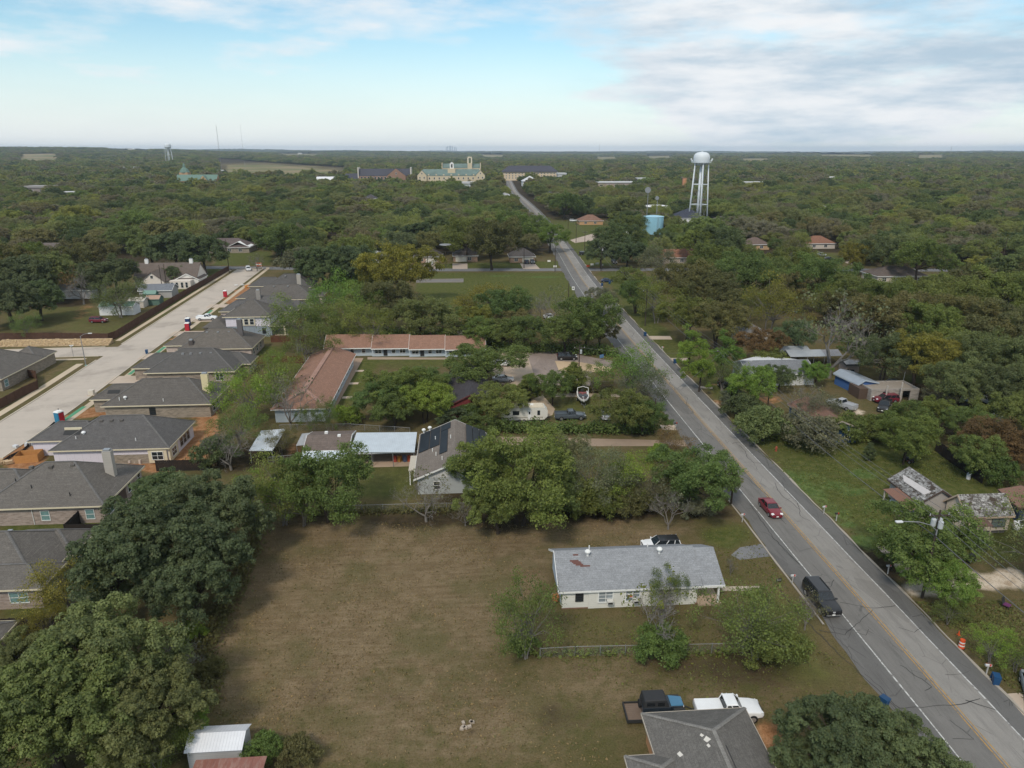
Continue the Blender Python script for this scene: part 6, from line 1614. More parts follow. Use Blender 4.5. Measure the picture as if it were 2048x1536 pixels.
# middle woods
T(660,600,100,'s','light','light green tree left of the reeds')
T(795,545,135,'g','yellow','tall yellow tree beside the weedy lot')
T(760,560,70,'g','yellow','yellowish tree behind the reeds')
T(730,620,100,'s','light','light green tree below the reeds')
T(690,640,95,'s','olive','olive tree behind the apartment row, left end')
T(775,610,115,'g','brown','brownish tree in the middle woods')
T(850,638,125,'g','oak','dark rounded tree behind the apartment row', hr=.72)
T(745,655,90,'s','olive','olive tree behind the apartment row')
T(905,635,70,'g','mid','green tree right of the dark rounded tree', hr=.7)
T(935,618,60,'s','yellow','yellow-green tree near the weedy lot', hr=.7)
T(985,602,115,'s','yellow','wide yellowish tree with dark limbs before the green lot', hr=0.6)
T(1100,610,100,'r','grey','tall grey bare tree above the car park', hr=1.0)
T(1060,625,55,'r','grey','smaller bare tree left of the tall grey one')
T(950,662,90,'g','mid','green tree behind the right end of the apartment row', hr=.7)
T(920,660,70,'r','rust','purplish bare tree behind the apartment row')
T(1000,666,88,'g','olive','olive tree behind the car park', hr=.7)
T(1055,665,80,'g','mid','green tree left of the tall bare trunk')
T(1130,665,90,'g','olive','olive tree right of the tall bare trunk')
T(1175,645,120,'g','mid','full green tree where the car park meets the road')
T(1200,668,60,'g','brown','brownish tree over the road edge', hr=.8)
T(1205,600,60,'g','grey','grey-green tree overhanging the main road')
T(1150,705,90,'g','mid','green tree over the black parked vehicle') if False else None
T(768,798,105,'g','mid','green tree at the left of the yard grove', hr=.75)
T(800,780,125,'g','olive','olive tree in the middle of the yard grove', hr=.7)
T(850,805,105,'g','bright','yellow-green tree left of the dark-roofed house', hr=.75)
T(785,822,80,'g','mid','low green tree behind the metal patio roof')
T(848,762,88,'g','mid','green tree left of the dark-roofed house', hr=.7)
T(965,728,150,'g','mid','wide green tree in front of the apartment row', hr=0.5)
T(1003,805,100,'g','olive','olive tree right of the dark-roofed house', hr=.8)
T(965,848,66,'g','mid','green tree behind the solar house ridge', hr=.6)
T(905,834,62,'g','dark','dark tree behind the solar house', hr=.6)
T(1105,775,75,'g','mid','rounded green tree by the boat')
T(1060,770,52,'c','olive','narrow yellow-green tree by the driveway', hr=1.1)
T(1148,752,55,'c','olive','dark green upright tree at the car park edge', hr=1.1)
T(1188,755,60,'s','olive','thin tree beside the utility pole at the car park')
T(1265,745,110,'s','light','light green tree overhanging the road by the car park')
T(1285,775,90,'s','grey','grey-green thin tree along the roadside')
T(1252,820,100,'g','olive','olive tree in front of the parked cars')
T(1290,835,80,'g','mid','green tree beside the roadside pole')
# right of the main road
T(1262,560,60,'g','olive','olive tree at the crossroads, right side')
T(1275,590,75,'g','mid','green tree beside the road below the crossroads')
T(1315,600,90,'s','olive','olive tree by the roadside lawn')
T(1370,575,115,'g','brown','brownish tree, left of the great roadside grove')
T(1375,635,100,'g','olive','olive tree at the front of the roadside grove')
T(1425,590,110,'g','brown','brownish tree in the great roadside grove')
T(1440,645,110,'g','brown','brown-olive tree behind the pines')
T(1480,555,120,'g','mid','green tree at the back of the roadside grove')
T(1540,615,115,'s','yellow','yellow sycamore with pale limbs')
T(1500,610,70,'s','olive','olive-yellow tree left of the sycamore')
T(1580,580,90,'g','brown','brown tree behind the sycamore')
T(1672,658,185,'r','grey','big white-limbed bare sycamore')
T(1590,675,80,'g','dark','dark tree below the sycamore')
T(1520,690,80,'g','rust','reddish brown tree behind the grey-roofed house')
T(1540,720,60,'h','olive','olive bush behind the grey-roofed house')
T(1380,695,55,'p','bright','bright green pine closest to the road')
T(1402,735,58,'p','bright','bright green pine above the dark parked car')
T(1448,710,60,'p','light','light green pine in front of the grey-roofed house')
T(1447,752,62,'s','mid','thin green tree over the dark parked car')
T(1508,775,85,'g','light','light green tree in front of the grey-roofed house', hr=1.1)
T(1560,755,60,'g','dark','dark purple-green tree by the grey house corner')
T(1630,748,56,'g','light','rounded light green tree by the carports')
T(1770,715,115,'g','dark','dark tree behind the blue shed')
T(1725,700,60,'g','mid','green tree left of the dark one behind the blue shed')
T(1490,815,70,'h','dark','dark bush beside the roadside pole')
T(1525,850,95,'h','oak','broad dark bush at the edge of the right lawn')
T(1470,800,55,'h','grey','dusty bush by the dirt driveway')
T(1610,790,90,'r','grey','bare tree over the blue house roof')
T(1645,820,75,'s','grey','dusty thin tree in front of the blue house')
T(1625,865,100,'h','grey','grey-green brush along the right lawn')
T(1690,855,75,'h','olive','olive brush along the right lawn')
T(1760,855,70,'h','olive','olive brush in the corner of the right lawn')
T(1815,842,92,'g','mid','green tree below the concrete garage')
T(1815,880,105,'g','olive','olive tree at the end of the dark fence')
T(1875,830,80,'g','olive','olive tree behind the dark fence')
T(1740,902,28,'c','dark','small dark sapling alone on the right lawn', hr=1.35)
T(1910,770,110,'g','oak','deep green tree right of the blue shed')
T(1880,790,60,'s','grey','thin greyish tree right of the concrete garage')
T(1930,850,90,'g','mid','green tree above the dark fence')
T(1985,880,110,'g','rust','reddish tree at the right edge')
T(1950,910,90,'g','olive','tangled olive tree behind the dark fence')
T(2030,830,100,'g','olive','olive tree at the right edge above the wrecked cars')
T(2035,910,80,'g','rust','rust-tinged tree at the right edge')
T(1990,940,80,'h','mid','green brush beyond the dark fence end')
T(1842,1082,195,'g','mid','full green tree below the street lamp', hr=0.75)
T(1787,1108,72,'g','mid','green tree left of the full one, near the kerb')
T(1893,1165,112,'g','light','light green tree over the pale gravel drive')
T(1900,1222,62,'s','olive','lower olive tree by the pale gravel drive')
T(1990,1295,85,'s','bright','thin bright tree beside the orange barrel')
T(2040,1310,80,'s','olive','olive tree at the right edge by the barrel')
T(1960,1120,70,'r','grey','bare twiggy bush by the black trailer') if False else None
# right edge woods
ORD = ('first', 'second', 'third', 'fourth', 'fifth', 'sixth', 'seventh', 'eighth', 'ninth', 'tenth')
def ordinal(lst, cuts, rows, where):
    by = {}
    for x, y, o, t in lst: by.setdefault(sum(y > c for c in cuts), []).append((x, o, t))
    for r, q in by.items():
        for i, (x, o, t) in enumerate(sorted(q, key=lambda e: e[0])): o['label'] = '%s tree, %s from the left in the %s row of the %s' % (WORDS[t], ORD[i], rows[r], where)
RWN, LWN = [], []
RW = 'woods along the right edge'
for x, y, w, k, t in ((1640,565,120,'g','mid'),(1700,592,100,'g','olive'),(1775,612,120,'g','olive'),(1700,620,90,'g','brown'),(1745,640,110,'g','brown'),(1838,606,120,'g','olive'),(1895,606,130,'g','olive'),(1950,590,130,'g','brown'),(2010,600,140,'g','olive'),
                      (1800,640,130,'g','brown'),(1860,660,130,'g','olive'),(1925,650,140,'g','brown'),(1990,660,140,'g','brown'),(2045,660,120,'g','olive'),(1840,715,120,'g','yellow'),(1905,705,110,'g','olive'),(1960,715,130,'g','oak'),(2025,730,140,'g','oak'),
                      (1990,775,110,'g','dark'),(1945,760,90,'g','dark'),(2046,780,100,'g','dark'),(1600,535,100,'g','olive'),(1540,555,90,'g','mid'),(1660,610,80,'s','olive')):
    RWN.append((x, y, T(x, y, w, k, t, None, group=RW), t))
ordinal(RWN, (600, 645, 690), ('hindmost', 'second', 'third', 'front'), 'right-edge woods')
# left, around the white gabled houses
LW = 'oaks around the white gabled houses'
T(50,650,52,'s','mid','small round tree on the grass by the brown fence')
T(235,594,95,'s','oak','spreading tree over the white shed', hr=0.8)
T(160,565,80,'r','rust','dark bare tree beside the white outbuilding')
for x, y, w, k, t in ((228,548,80,'o','dark'),(195,558,85,'o','dark'),(350,502,95,'o','dark'),(405,508,85,'o','dark'),(348,550,46,'o','dark'),(40,560,110,'o','dark'),(95,550,100,'o','oak'),(15,605,110,'o','dark'),(75,600,90,'o','dark'),(300,500,75,'o','oak'),(130,530,90,'g','brown'),(180,510,90,'g','brown'),(60,520,80,'g','olive'),(10,525,90,'g','brown')):
    LWN.append((x, y, T(x, y, w, k, t, None, group=LW), t))
ordinal(LWN, (528, 552), ('back', 'middle', 'front'), 'gabled-house oaks')
T(70,518,46,'g','light','light green tree by the small gabled house on the left')
# back row along the cross street
for x, y, w, k, t, l in ((560,485,85,'g','mid','rounded green tree on the lawn beyond the cross street'),(645,535,100,'o','dark','dark tree behind the last new house'),(600,525,75,'h','grey','grey-green tree behind the last new house'),(700,530,95,'o','dark','dark tree left of the reeds on the street'),
                         (610,480,60,'g','oak','dark tree with a clear trunk on the far lawn'),(512,520,40,'r','grey','bare tree by the ranch house lawn'),(797,490,65,'g','pale','pale willow-like tree by the grey roof'),(985,485,110,'g','brown','brown tree between the garages'),(930,475,95,'g','olive','olive tree behind the garages'),
                         (1100,475,60,'g','light','light green tree hanging over the main road'),(1075,455,60,'g','mid','green tree left of the main road'),(1020,460,90,'g','mid','green tree behind the third garage house'),(1256,452,52,'g','olive','olive tree left of the blue tank'),(1356,470,50,'g','olive','round olive tree right of the blue tank'),
                         (1203,506,66,'o','dark','dark oak right of the crossing'),(1255,508,66,'o','dark','dark oak above the side street right'),(1590,500,60,'s','brown','spreading brown tree on the lawn of the far brick house'),(1554,492,36,'g','mid','small round tree in front of the far brick house'),(1440,490,90,'g','dark','dark tree in front of the far brick house'),(1400,490,80,'g','olive','olive tree right of the round one by the tank'),
                         (1320,525,80,'s','grey','greyish tree before the long red roof'),(1420,525,90,'g','olive','olive tree at the right end of the long red roof'),(1715,515,70,'g','yellow','yellow tree in front of the brown-roofed house'),(1770,510,90,'g','dark','dark tree behind the brown-roofed house'),(1840,520,100,'g','mid','green tree right of the brown-roofed house'),(1245,420,60,'g','oak','dark tree behind the far brick house by the road'),(1130,410,60,'g','mid','green tree along the far road')):
    T(x, y, w, k, t, l)
# ---- hedges and reeds
def hedge(name, label, line, width, height, tint, leaf=0.3, dens=26, n=None, kind=None, cat='hedge'):
    g = np.random.default_rng(len(bpy.data.objects))
    P, N, V = [], [], []
    for a, b in zip(line[:-1], line[1:]):
        L = math.hypot(b[0]-a[0], b[1]-a[1])
        m = int(L * dens * width)
        t = g.random(m)
        cu, cv = a[0] + (b[0]-a[0])*t, a[1] + (b[1]-a[1])*t
        hh = height * (0.65 + 0.35*np.sin(cu*0.9 + 3*np.sin(cv*0.5)) * np.sin(cu*2.1))
        off = g.normal(0, width*0.3, (m, 2))
        z = hh * g.random(m) ** 0.6
        P.append(np.stack([cu + off[:, 0], cv + off[:, 1], z], 1))
        N.append(unit(g.normal(size=(m, 3)) + np.array([0, 0, 0.7])))
        V.append(np.clip(0.5 + 0.4*np.sin(cu*1.3), 0, 1))
    me = leaf_mesh(name, np.concatenate(P), np.concatenate(N), leaf, g, np.concatenate(V), LEAF)
    o = put(name, me); c = TINT[tint]; o.color = (*c, 1)
    return tag(o, label, cat, None, kind)
hedge('hedge', 'dense dark vine hedge along the back of the car park', GP([(995,703),(1110,705),(1235,712)]), 3.0, 3.2, 'mid', 0.4, 60)
hedge('hedge', 'overgrown hedge between the boat yard and the dirt drive', GP([(985,862),(1130,866),(1310,866)]), 2.6, 2.6, 'mid', 0.35, 80)
hedge('hedge', 'low brown brush along the car park front edge', GP([(1005,780),(1100,782),(1230,786)]), 2.0, 1.6, 'brown', 0.35, 50)
hedge('hedge', 'bramble row in the gap between the fence trees', GP([(1130,1008),(1250,1004),(1390,1006)]), 2.6, 2.4, 'olive', 0.26, 46)
hedge('hedge', 'weedy strip along the wire fence behind the lot', GP([(560,1030),(900,1022),(1250,1014),(1400,1020)]), 1.6, 1.0, 'brown', 0.3, 40)
hedge('hedge', 'weedy strip along the wire fence in front of the white house', GP([(1060,1312),(1240,1308),(1550,1306)]), 1.2, 0.8, 'olive', 0.28, 34)
hedge('hedge', 'brush below the blue house at the right lawn edge', GP([(1470,850),(1560,878),(1700,882),(1850,880)]), 2.5, 2.0, 'olive', 0.35, 50)
hedge('hedge', 'undergrowth at the left edge of the brown lot', GP([(520,1060),(480,1170),(410,1300),(420,1420)]), 2.2, 1.3, 'brown', 0.3, 44)
hedge('hedge', 'undergrowth behind the apartment row', GP([(660,668),(800,672),(1000,690)]), 5, 2.6, 'mid', 0.45, 26)
def reeds():
    g = np.random.default_rng(4); b_u, b_v = [], []
    poly = GP([(655,575),(690,545),(745,530),(790,560),(760,600),(690,605)])
    us, vs_ = [p[0] for p in poly], [p[1] for p in poly]
    pu, pv = g.uniform(min(us), max(us), 9000), g.uniform(min(vs_), max(vs_), 9000)
    k = inpoly(pu, pv, poly); pu, pv = pu[k], pv[k]; n = len(pu)
    h = 4.2 * g.uniform(0.6, 1.1, n); th = g.uniform(0, 6.28, n); lean = g.uniform(0.1, 0.6, n)
    w = 0.16
    dx, dy = np.cos(th), np.sin(th)
    p0 = np.stack([pu - dy*w, pv + dx*w, np.zeros(n)], 1); p1 = np.stack([pu + dy*w, pv - dx*w, np.zeros(n)], 1)
    p2 = np.stack([pu + dx*lean + dy*w*.6, pv + dy*lean - dx*w*.6, h*0.7], 1); p3 = np.stack([pu + dx*lean - dy*w*.6, pv + dy*lean + dx*w*.6, h*0.7], 1)
    p4 = np.stack([pu + dx*lean*2.5, pv + dy*lean*2.5, h], 1); p5 = p4 + np.array([0.02, 0.02, -0.05])
    V = np.stack([p0, p1, p2, p3, p4, p5], 1).reshape(-1, 3)
    i = np.arange(n)[:, None]*6
    f = np.concatenate([i + np.array([[0, 1, 2, 3]]), i + np.array([[3, 2, 4, 5]])])
    me = quads_mesh('reeds', V, f)
    at = me.attributes.new('leafvar', 'FLOAT_COLOR', 'POINT')
    at.data.foreach_set('color', np.repeat(np.stack([g.random(n), g.random(n)*0.8, g.random(n)*0.95, np.ones(n)], 1), 6, 0).astype(np.float32).ravel())
    me.materials.append(LEAF)
    o = put('reeds', me); o.color = (0.13, 0.16, 0.045, 1)
    tag(o, 'tall light green reeds massed behind the last new houses', 'reeds', None, 'stuff')
reeds()
def tufts(name, label, poly, n, col, size=0.3, seed=1):
    g = np.random.default_rng(seed); P = GP(poly); us, vs2 = [p[0] for p in P], [p[1] for p in P]
    pu, pv = g.uniform(min(us), max(us), n*2), g.uniform(min(vs2), max(vs2), n*2)
    k = inpoly(pu, pv, P) & (wob(pu, pv, .35, seed) + g.normal(0, .5, n*2) > -.1); pu, pv = pu[k][:n], pv[k][:n]; m = len(pu)
    me = leaf_mesh(name, np.stack([pu, pv, g.uniform(.02, .11, m)], 1), unit(g.normal(size=(m, 3)) + np.array([0, -.3, .8])), size, g, g.random(m), LEAF, (.3, .8))
    o = put(name, me); o.color = (*col, 1); tag(o, label, 'grass', None, 'stuff')
LOTP = [(530,1040),(1010,1050),(1240,1040),(1330,1085),(1110,1105),(1080,1180),(1000,1320),(1240,1420),(1220,1530),(560,1530),(430,1490),(410,1330),(480,1180)]
tufts('dry_grass', 'dry tan grass tufts over the mown lot', LOTP, 14000, (0.215, 0.160, 0.092), .17, 1)
tufts('grass', 'dull green grass tufts over the mown lot', LOTP, 5000, (0.135, 0.122, 0.056), .17, 2)
tufts('grass', 'green grass around the white house and verge', [(1400,1050),(1480,1045),(1545,1120),(1640,1290),(1740,1390),(1520,1440),(1240,1400),(1090,1300),(1110,1225),(1430,1225)], 9000, (0.120, 0.128, 0.044), .2, 3)
tufts('grass', 'green grass over the lawn right of the road', [(1470,860),(1720,885),(1890,895),(1990,970),(1780,960),(1740,1100),(1640,1010),(1500,890)], 12000, (0.118, 0.140, 0.044), .22, 4)
tufts('grass', 'grass on the right verge by the pale drive', [(1830,1205),(2048,1200),(2048,1400),(1960,1320)], 4000, (0.115, 0.125, 0.045), .28, 5)
# ------------------------------------------------------------------ vehicles (built facing +X, origin on the ground at the centre)
TYRE = RUBBER; RIM = plain((0.40, 0.41, 0.42), 0.35, 0.7); LAMP = plain((0.70, 0.72, 0.72), 0.15); TAIL = plain((0.30, 0.02, 0.02), 0.3); CHROME = plain((0.5, 0.5, 0.5), 0.25, 0.8)
CARGLASS = glass((0.014, 0.018, 0.022))
def ring(x, w, z0, z1, bev=0.12, tw=1.0):
    """Cross-section of a car body at x: half width w at the waist, tucked in below and rounded on top."""
    zm = z0 + (z1-z0)*0.55
    return [(x, -w*0.86, z0), (x, w*0.86, z0), (x, w, z0+bev), (x, w, zm), (x, w*tw*0.97, z1-bev*0.8), (x, w*tw*0.9, z1), (x, -w*tw*0.9, z1), (x, -w*tw*0.97, z1-bev*0.8), (x, -w, zm), (x, -w, z0+bev)]
SPEC = {  # length, width, body sections (x frac, width frac, z0, z1), cabin (x rear base, x rear top, x front top, x front base), waist z, roof z, wheel r
    'sedan': (4.75, 1.82, [(-.5,.80,.42,.82),(-.485,.92,.26,.94),(-.36,1,.2,1.0),(-.1,1,.18,.96),(.15,1,.18,.95),(.2,1,.18,.94),(.34,.98,.2,.86),(.46,.90,.24,.74),(.5,.74,.34,.62)], (-.40,-.22,.06,.22), .93, 1.46, .33),
    'suv': (4.85, 1.92, [(-.5,.86,.5,1.0),(-.488,.95,.32,1.14),(-.38,1,.26,1.16),(0,1,.25,1.14),(.2,1,.25,1.12),(.36,.98,.27,1.06),(.47,.92,.32,.95),(.5,.8,.42,.8)], (-.485,-.43,.08,.235), 1.12, 1.74, .38),
    'bigsuv': (5.5, 2.06, [(-.5,.9,.55,1.15),(-.49,.97,.38,1.3),(-.38,1,.32,1.3),(0,1,.3,1.28),(.2,1,.3,1.26),(.4,.99,.32,1.2),(.485,.95,.38,1.12),(.5,.88,.46,1.0)], (-.487,-.46,.07,.20), 1.26, 1.93, .42),
    'pickup': (5.9, 2.0, [(-.5,.92,.55,1.1),(-.492,.98,.42,1.2),(-.36,1,.38,1.2),(0,1,.36,1.18),(.17,1,.36,1.2),(.36,.97,.38,1.12),(.465,.90,.42,1.0),(.5,.76,.5,.84)], (-.10,-.07,.09,.20), 1.18, 1.86, .42)}
WHEELS = {}
def wheel(par, x, y, r, w=0.24):
    key = (round(r, 3), w)
    if key not in WHEELS:
        t = MB().loft([[(r*q*math.cos(a), yy, r*q*math.sin(a)) for a in [2*math.pi*i/18 for i in range(18)]] for yy, q in ((-w/2, .86), (-w*0.4, 1), (w*0.4, 1), (w/2, .86))]).mesh('tyre'); t.materials.append(TYRE)
        b = MB().loft([[(r*.6*q*math.cos(a), yy, r*.6*q*math.sin(a)) for a in [2*math.pi*i/14 for i in range(14)]] for yy, q in ((-w/2-0.012, 1), (w/2+0.012, 1))])
        for s in (-1, 1):
            for k in range(5): b.cbox((r*.3*math.cos(1.257*k), s*(w/2+0.02), r*.3*math.sin(1.257*k)), (r*.5, 0.02, r*.16), 0, 0, -1.257*k)
        m = b.mesh('rim'); m.materials.append(RIM); WHEELS[key] = (t, m)
    t, m = WHEELS[key]
    o = put('wheel', t, par, (x, y, r)); put('rim', m, o)
def car(label, kind, col, loc, heading, cat='car', name=None, group=None, wheels=True, tonneau=None, plate=True, glassm=None, roofcol=None):
    L, W, secs, cab, zw, zr, wr = SPEC[kind]; hw = W/2
    h = thing(name or {'sedan': 'parked_car', 'suv': 'parked_suv', 'bigsuv': 'large_suv', 'pickup': 'pickup_truck'}[kind], label, cat, (loc[0], loc[1], 0.02), heading, group)
    P = carpaint(col)
    body = MB().loft([ring(x*L, hw*w, z0, z1) for x, w, z0, z1 in secs])
    bo = body.build('body', P, h); bo.data.shade_smooth()
    m = bo.modifiers.new('edge', 'BEVEL'); m.width = 0.03; m.segments = 2; m.limit_method = 'ANGLE'; m.angle_limit = 0.5
    rb, rt, ft, fb = (c*L for c in cab)
    def sq(x, w, z): return [(x, -w, z), (x, w, z)]
    wb, wt = hw*0.93, hw*0.74
    g = MB()
    base = [(rb, -wb, zw-.05), (fb, -wb, zw-.05), (fb, wb, zw-.05), (rb, wb, zw-.05)]; top = [(rt, -wt, zr-.05), (ft, -wt, zr-.05), (ft, wt, zr-.05), (rt, wt, zr-.05)]
    g.loft([base, top]); g.build('windows', glassm or CARGLASS, h)
    rf = MB(); rf.loft([[(rt-.06, -wt-.02, zr-.07), (ft+.06, -wt-.02, zr-.07), (ft+.06, wt+.02, zr-.07), (rt-.06, wt+.02, zr-.07)], [(rt-.03, -wt*.97, zr-.03), (ft, -wt*.97, zr-.03), (ft, wt*.97, zr-.03), (rt-.03, wt*.97, zr-.03)], [(rt+.12, -wt*.8, zr), (ft-.15, -wt*.8, zr), (ft-.15, wt*.8, zr), (rt+.12, wt*.8, zr)]])
    rf.build('roof', carpaint(roofcol) if roofcol else P, h)
    pl = MB()
    for s in (-1, 1):
        for a, c, r in (((rb, wb), (rt, wt), .06), ((fb, wb), (ft, wt), .035), (((rb*.35+fb*.65)-.25, wb), ((rt*.4+ft*.6)-.2, wt), .045)) + ((((rb*.75+fb*.25), wb), ((rt*.8+ft*.2), wt), .05),) * (kind in ('suv', 'bigsuv')):
            pl.tube((a[0], s*a[1], zw-.05), (c[0], s*c[1], zr-.05), r, n=5)
    pl.build('pillars', P if kind != 'bigsuv' else carpaint((0.01, 0.01, 0.011)), h)
    for s in (-1, 1):
        MB().cbox((.455*L, s*hw*.68, (.70 if kind == 'sedan' else .92)), (.32, .36, .13), -s*.35, 0, .2).build('headlight', LAMP, h)
        MB().cbox((-.487*L, s*hw*.74, (.8 if kind == 'sedan' else 1.0)), (.1, .3, .2 if kind == 'sedan' else .36)).build('taillight', TAIL, h)
        MB().cbox((fb - .1, s*(hw*.93+.13), zw+.06), (.14, .22, .15)).build('wing_mirror', P, h)
    MB().cbox((.487*L, 0, .55 if kind == 'sedan' else .78), (.08, hw*.95, .2 if kind == 'sedan' else .3)).build('grille', DARK, h)
    MB().cbox((.49*L, 0, .36 if kind == 'sedan' else .48), (.12, hw*1.5, .16)).build('bumper', P if kind in ('sedan', 'suv') else CHROME, h)
    if plate:
        for s in (-1, 1): MB().cbox((s*.505*L, 0, .42 if kind == 'sedan' else .56), (.02, .32, .16)).build('number_plate', WHITE_TRIM, h)
    if wheels:
        for x in (-.30*L, .325*L):
            for s in (-1, 1): wheel(h, x, s*(hw-.09), wr)
    if kind == 'pickup':
        x0, x1 = -.485*L, -.11*L
        MB().box(x0, x1, -hw*.88, hw*.88, 1.16, 1.215 if tonneau else 1.165).build('bed_cover' if tonneau else 'bed_floor', carpaint(tonneau) if tonneau else DARK, h)
        if not tonneau:
            rl = MB()
            for s in (-1, 1): rl.box(x0, x1, s*hw*.90-.05, s*hw*.90+.05, 1.1, 1.36)
            rl.box(x0-.05, x0+.05, -hw*.9, hw*.9, 1.1, 1.36); rl.build('bed_sides', P, h)
    return h
DOWN, UP, EAST, WEST = -math.pi/2, math.pi/2, 0.0, math.pi
BLACKP, WHITEP, SILVER, MAROON, NAVY, CHAR = (0.012, 0.012, 0.014), (0.74, 0.75, 0.76), (0.36, 0.37, 0.39), (0.14, 0.012, 0.025), (0.02, 0.035, 0.07), (0.05, 0.052, 0.058)
a = G(1557, 1022); car('maroon sedan driving toward the camera on the main road', 'sedan', (0.17, 0.012, 0.022), (42.2, a[1]), DOWN + 0.0)
a = G(1643, 1208); h = car('large black vehicle parked facing the camera on the road shoulder', 'bigsuv', BLACKP, (a[0]-0.1, a[1]), DOWN)
em = MB().loft([[(2.79, -.16, .98), (2.79, -.13, .84), (2.79, 0, .78), (2.79, .13, .84), (2.79, .16, .98)], [(2.82, -.16, .98), (2.82, -.13, .84), (2.82, 0, .78), (2.82, .13, .84), (2.82, .16, .98)]]).build('emblem', plain((0.7, 0.7, 0.72), 0.2, 0.5), h)
b = MB(); [b.box(-2.2, 0.2, s*.72-.03, s*.72+.03, 1.93, 2.0) for s in (-1, 1)]; b.build('roof_rails', DARK, h)
a = G(1455, 1432); car('white pickup truck with covered bed above the lowest roof', 'pickup', WHITEP, (a[0], a[1]), EAST - 0.03, 'truck', tonneau=WHITEP)
# jeep-like vehicle on a flat trailer
a = G(1318, 1432)
h = thing('utility_trailer', 'flat wooden-deck trailer under the blue off-road vehicle', 'trailer', (a[0]-0.3, a[1], 0), -0.02)
for k in range(9): MB().box(-2.7, 2.3, -1.05+k*.235, -1.05+k*.235+.215, .5, .55).build('plank', plain((0.16, 0.115, 0.085)), h)
b = MB(); b.box(-2.8, 2.4, -1.12, -1.06, .4, .72); b.box(-2.8, 2.4, 1.06, 1.12, .4, .72); b.box(-2.82, -2.72, -1.12, 1.12, .38, .72); b.tube((2.3, -.9, .46), (3.6, 0, .5), .05); b.tube((2.3, .9, .46), (3.6, 0, .5), .05); b.build('frame', DARK, h)
for s in (-1, 1):
    for x in (-.5, .3): wheel(h, x, s*1.26, .33)
h = thing('off_road_vehicle', 'boxy off-road vehicle with blue hood and black soft top on the trailer', 'vehicle', (a[0]+0.15, a[1], 0.55), -0.02)
JB = carpaint((0.045, 0.155, 0.26)); JK = plain((0.028, 0.029, 0.031), 0.7)
MB().loft([ring(x, w, .38, z, .06) for x, w, z in ((-1.85, .72, 1.05), (-1.8, .78, 1.1), (.55, .78, 1.1), (.62, .74, 1.12), (1.75, .6, 1.0), (1.8, .55, .95))]).build('body', carpaint((0.016, 0.024, 0.034)), h)
MB().loft([[(.66, -.66, 1.1), (.66, .66, 1.1), (.66, .6, 1.17), (.66, -.6, 1.17)], [(1.8, -.54, 1.0), (1.8, .54, 1.0), (1.8, .5, 1.08), (1.8, -.5, 1.08)]]).build('hood', JB, h)
MB().loft([[(-1.82, -.75, 1.08), (.5, -.75, 1.08), (.5, .75, 1.08), (-1.82, .75, 1.08)], [(-1.7, -.68, 1.72), (.2, -.68, 1.74), (.2, .68, 1.74), (-1.7, .68, 1.72)], [(-1.62, -.6, 1.78), (.1, -.6, 1.8), (.1, .6, 1.8), (-1.62, .6, 1.78)]]).build('soft_top', JK, h)
MB().cbox((.36, 0, 1.42), (.03, 1.2, .5), 0, 0, -.42).build('windshield', CARGLASS, h)
for s in (-1, 1):
    MB().cbox((-.25, s*.735, 1.4), (.6, .02, .36)).build('side_window', CARGLASS, h); MB().cbox((-1.15, s*.735, 1.4), (.7, .02, .34)).build('side_window', CARGLASS, h)
    MB().cbox((1.3, s*.78, .9), (.85, .3, .06)).build('fender', DARK, h); MB().tube((1.79, s*.42, .85), (1.86, s*.42, .85), .1, n=10).build('headlight', LAMP, h)
    for x in (-1.2, 1.25): wheel(h, x, s*.76, .38, .26)
MB().box(1.82, 1.98, -.75, .75, .5, .62).build('bumper', DARK, h); MB().tube((-1.85, 0, .95), (-2.08, 0, .95), .36, n=14).build('spare_wheel', RUBBER, h)
a = G(1326, 1092); car('white car with black roof parked behind the white house', 'suv', WHITEP, (24.2, 77.2), WEST, roofcol=BLACKP)
a = G(1134, 719); car('black vehicle parked alone on the car park', 'suv', BLACKP, a, EAST - 0.06)
a = G(1098, 640); car('white van-like pickup half hidden behind the tall bare tree', 'pickup', WHITEP, a, UP + 0.2, 'truck'); a = G(1112, 648); car('silver car by the white truck behind the bare tree', 'suv', SILVER, a, EAST)
a = G(1140, 838); car('dark grey pickup beside the travel trailer', 'pickup', (0.07, 0.085, 0.10), a, EAST, 'truck'); a = G(1212, 834); car('silver car under the olive tree near the boat', 'sedan', SILVER, (a[0], a[1]), UP - 0.2)
a = G(1003, 731); car('white car under the wide tree at the car park', 'sedan', WHITEP, a, EAST, group=None); a = G(1006, 763); car('silver car at the car park corner by the grove', 'sedan', SILVER, a, EAST)
a = G(198, 645); car('maroon vehicle on the grass by the white shed', 'suv', MAROON, a, EAST - 0.05)
a = G(497, 541); car('white vehicle turning in from the cross street', 'suv', WHITEP, a, DOWN + 0.35)
a = G(862, 529); car('white car in the first garage drive', 'sedan', WHITEP, a, DOWN); a = G(1053, 527); car('navy car in the third garage drive', 'suv', NAVY, a, UP); a = G(1065, 527); car('black car beside the navy one in the drive', 'suv', BLACKP, a, DOWN)
a = G(1458, 774); car('black car under the trees by the grey house', 'suv', BLACKP, a, EAST)
a = G(1768, 818); car('black pickup in front of the concrete garage', 'pickup', BLACKP, a, WEST + 0.9, 'truck'); a = G(1768, 803); car('maroon vehicle inside the concrete garage columns', 'suv', MAROON, (a[0], a[1]-.4), WEST)
a = G(1682, 815); car('silver pickup by the blue cottage', 'pickup', SILVER, a, UP + 0.5, 'truck'); a = G(1790, 772); car('dark teal car behind the blue shed', 'sedan', (0.04, 0.07, 0.09), a, EAST)
a = G(2043, 1392); car('silver sedan nosing in at the right edge', 'sedan', (0.30, 0.34, 0.38), (a[0]+1.2, a[1]), DOWN - 0.5)
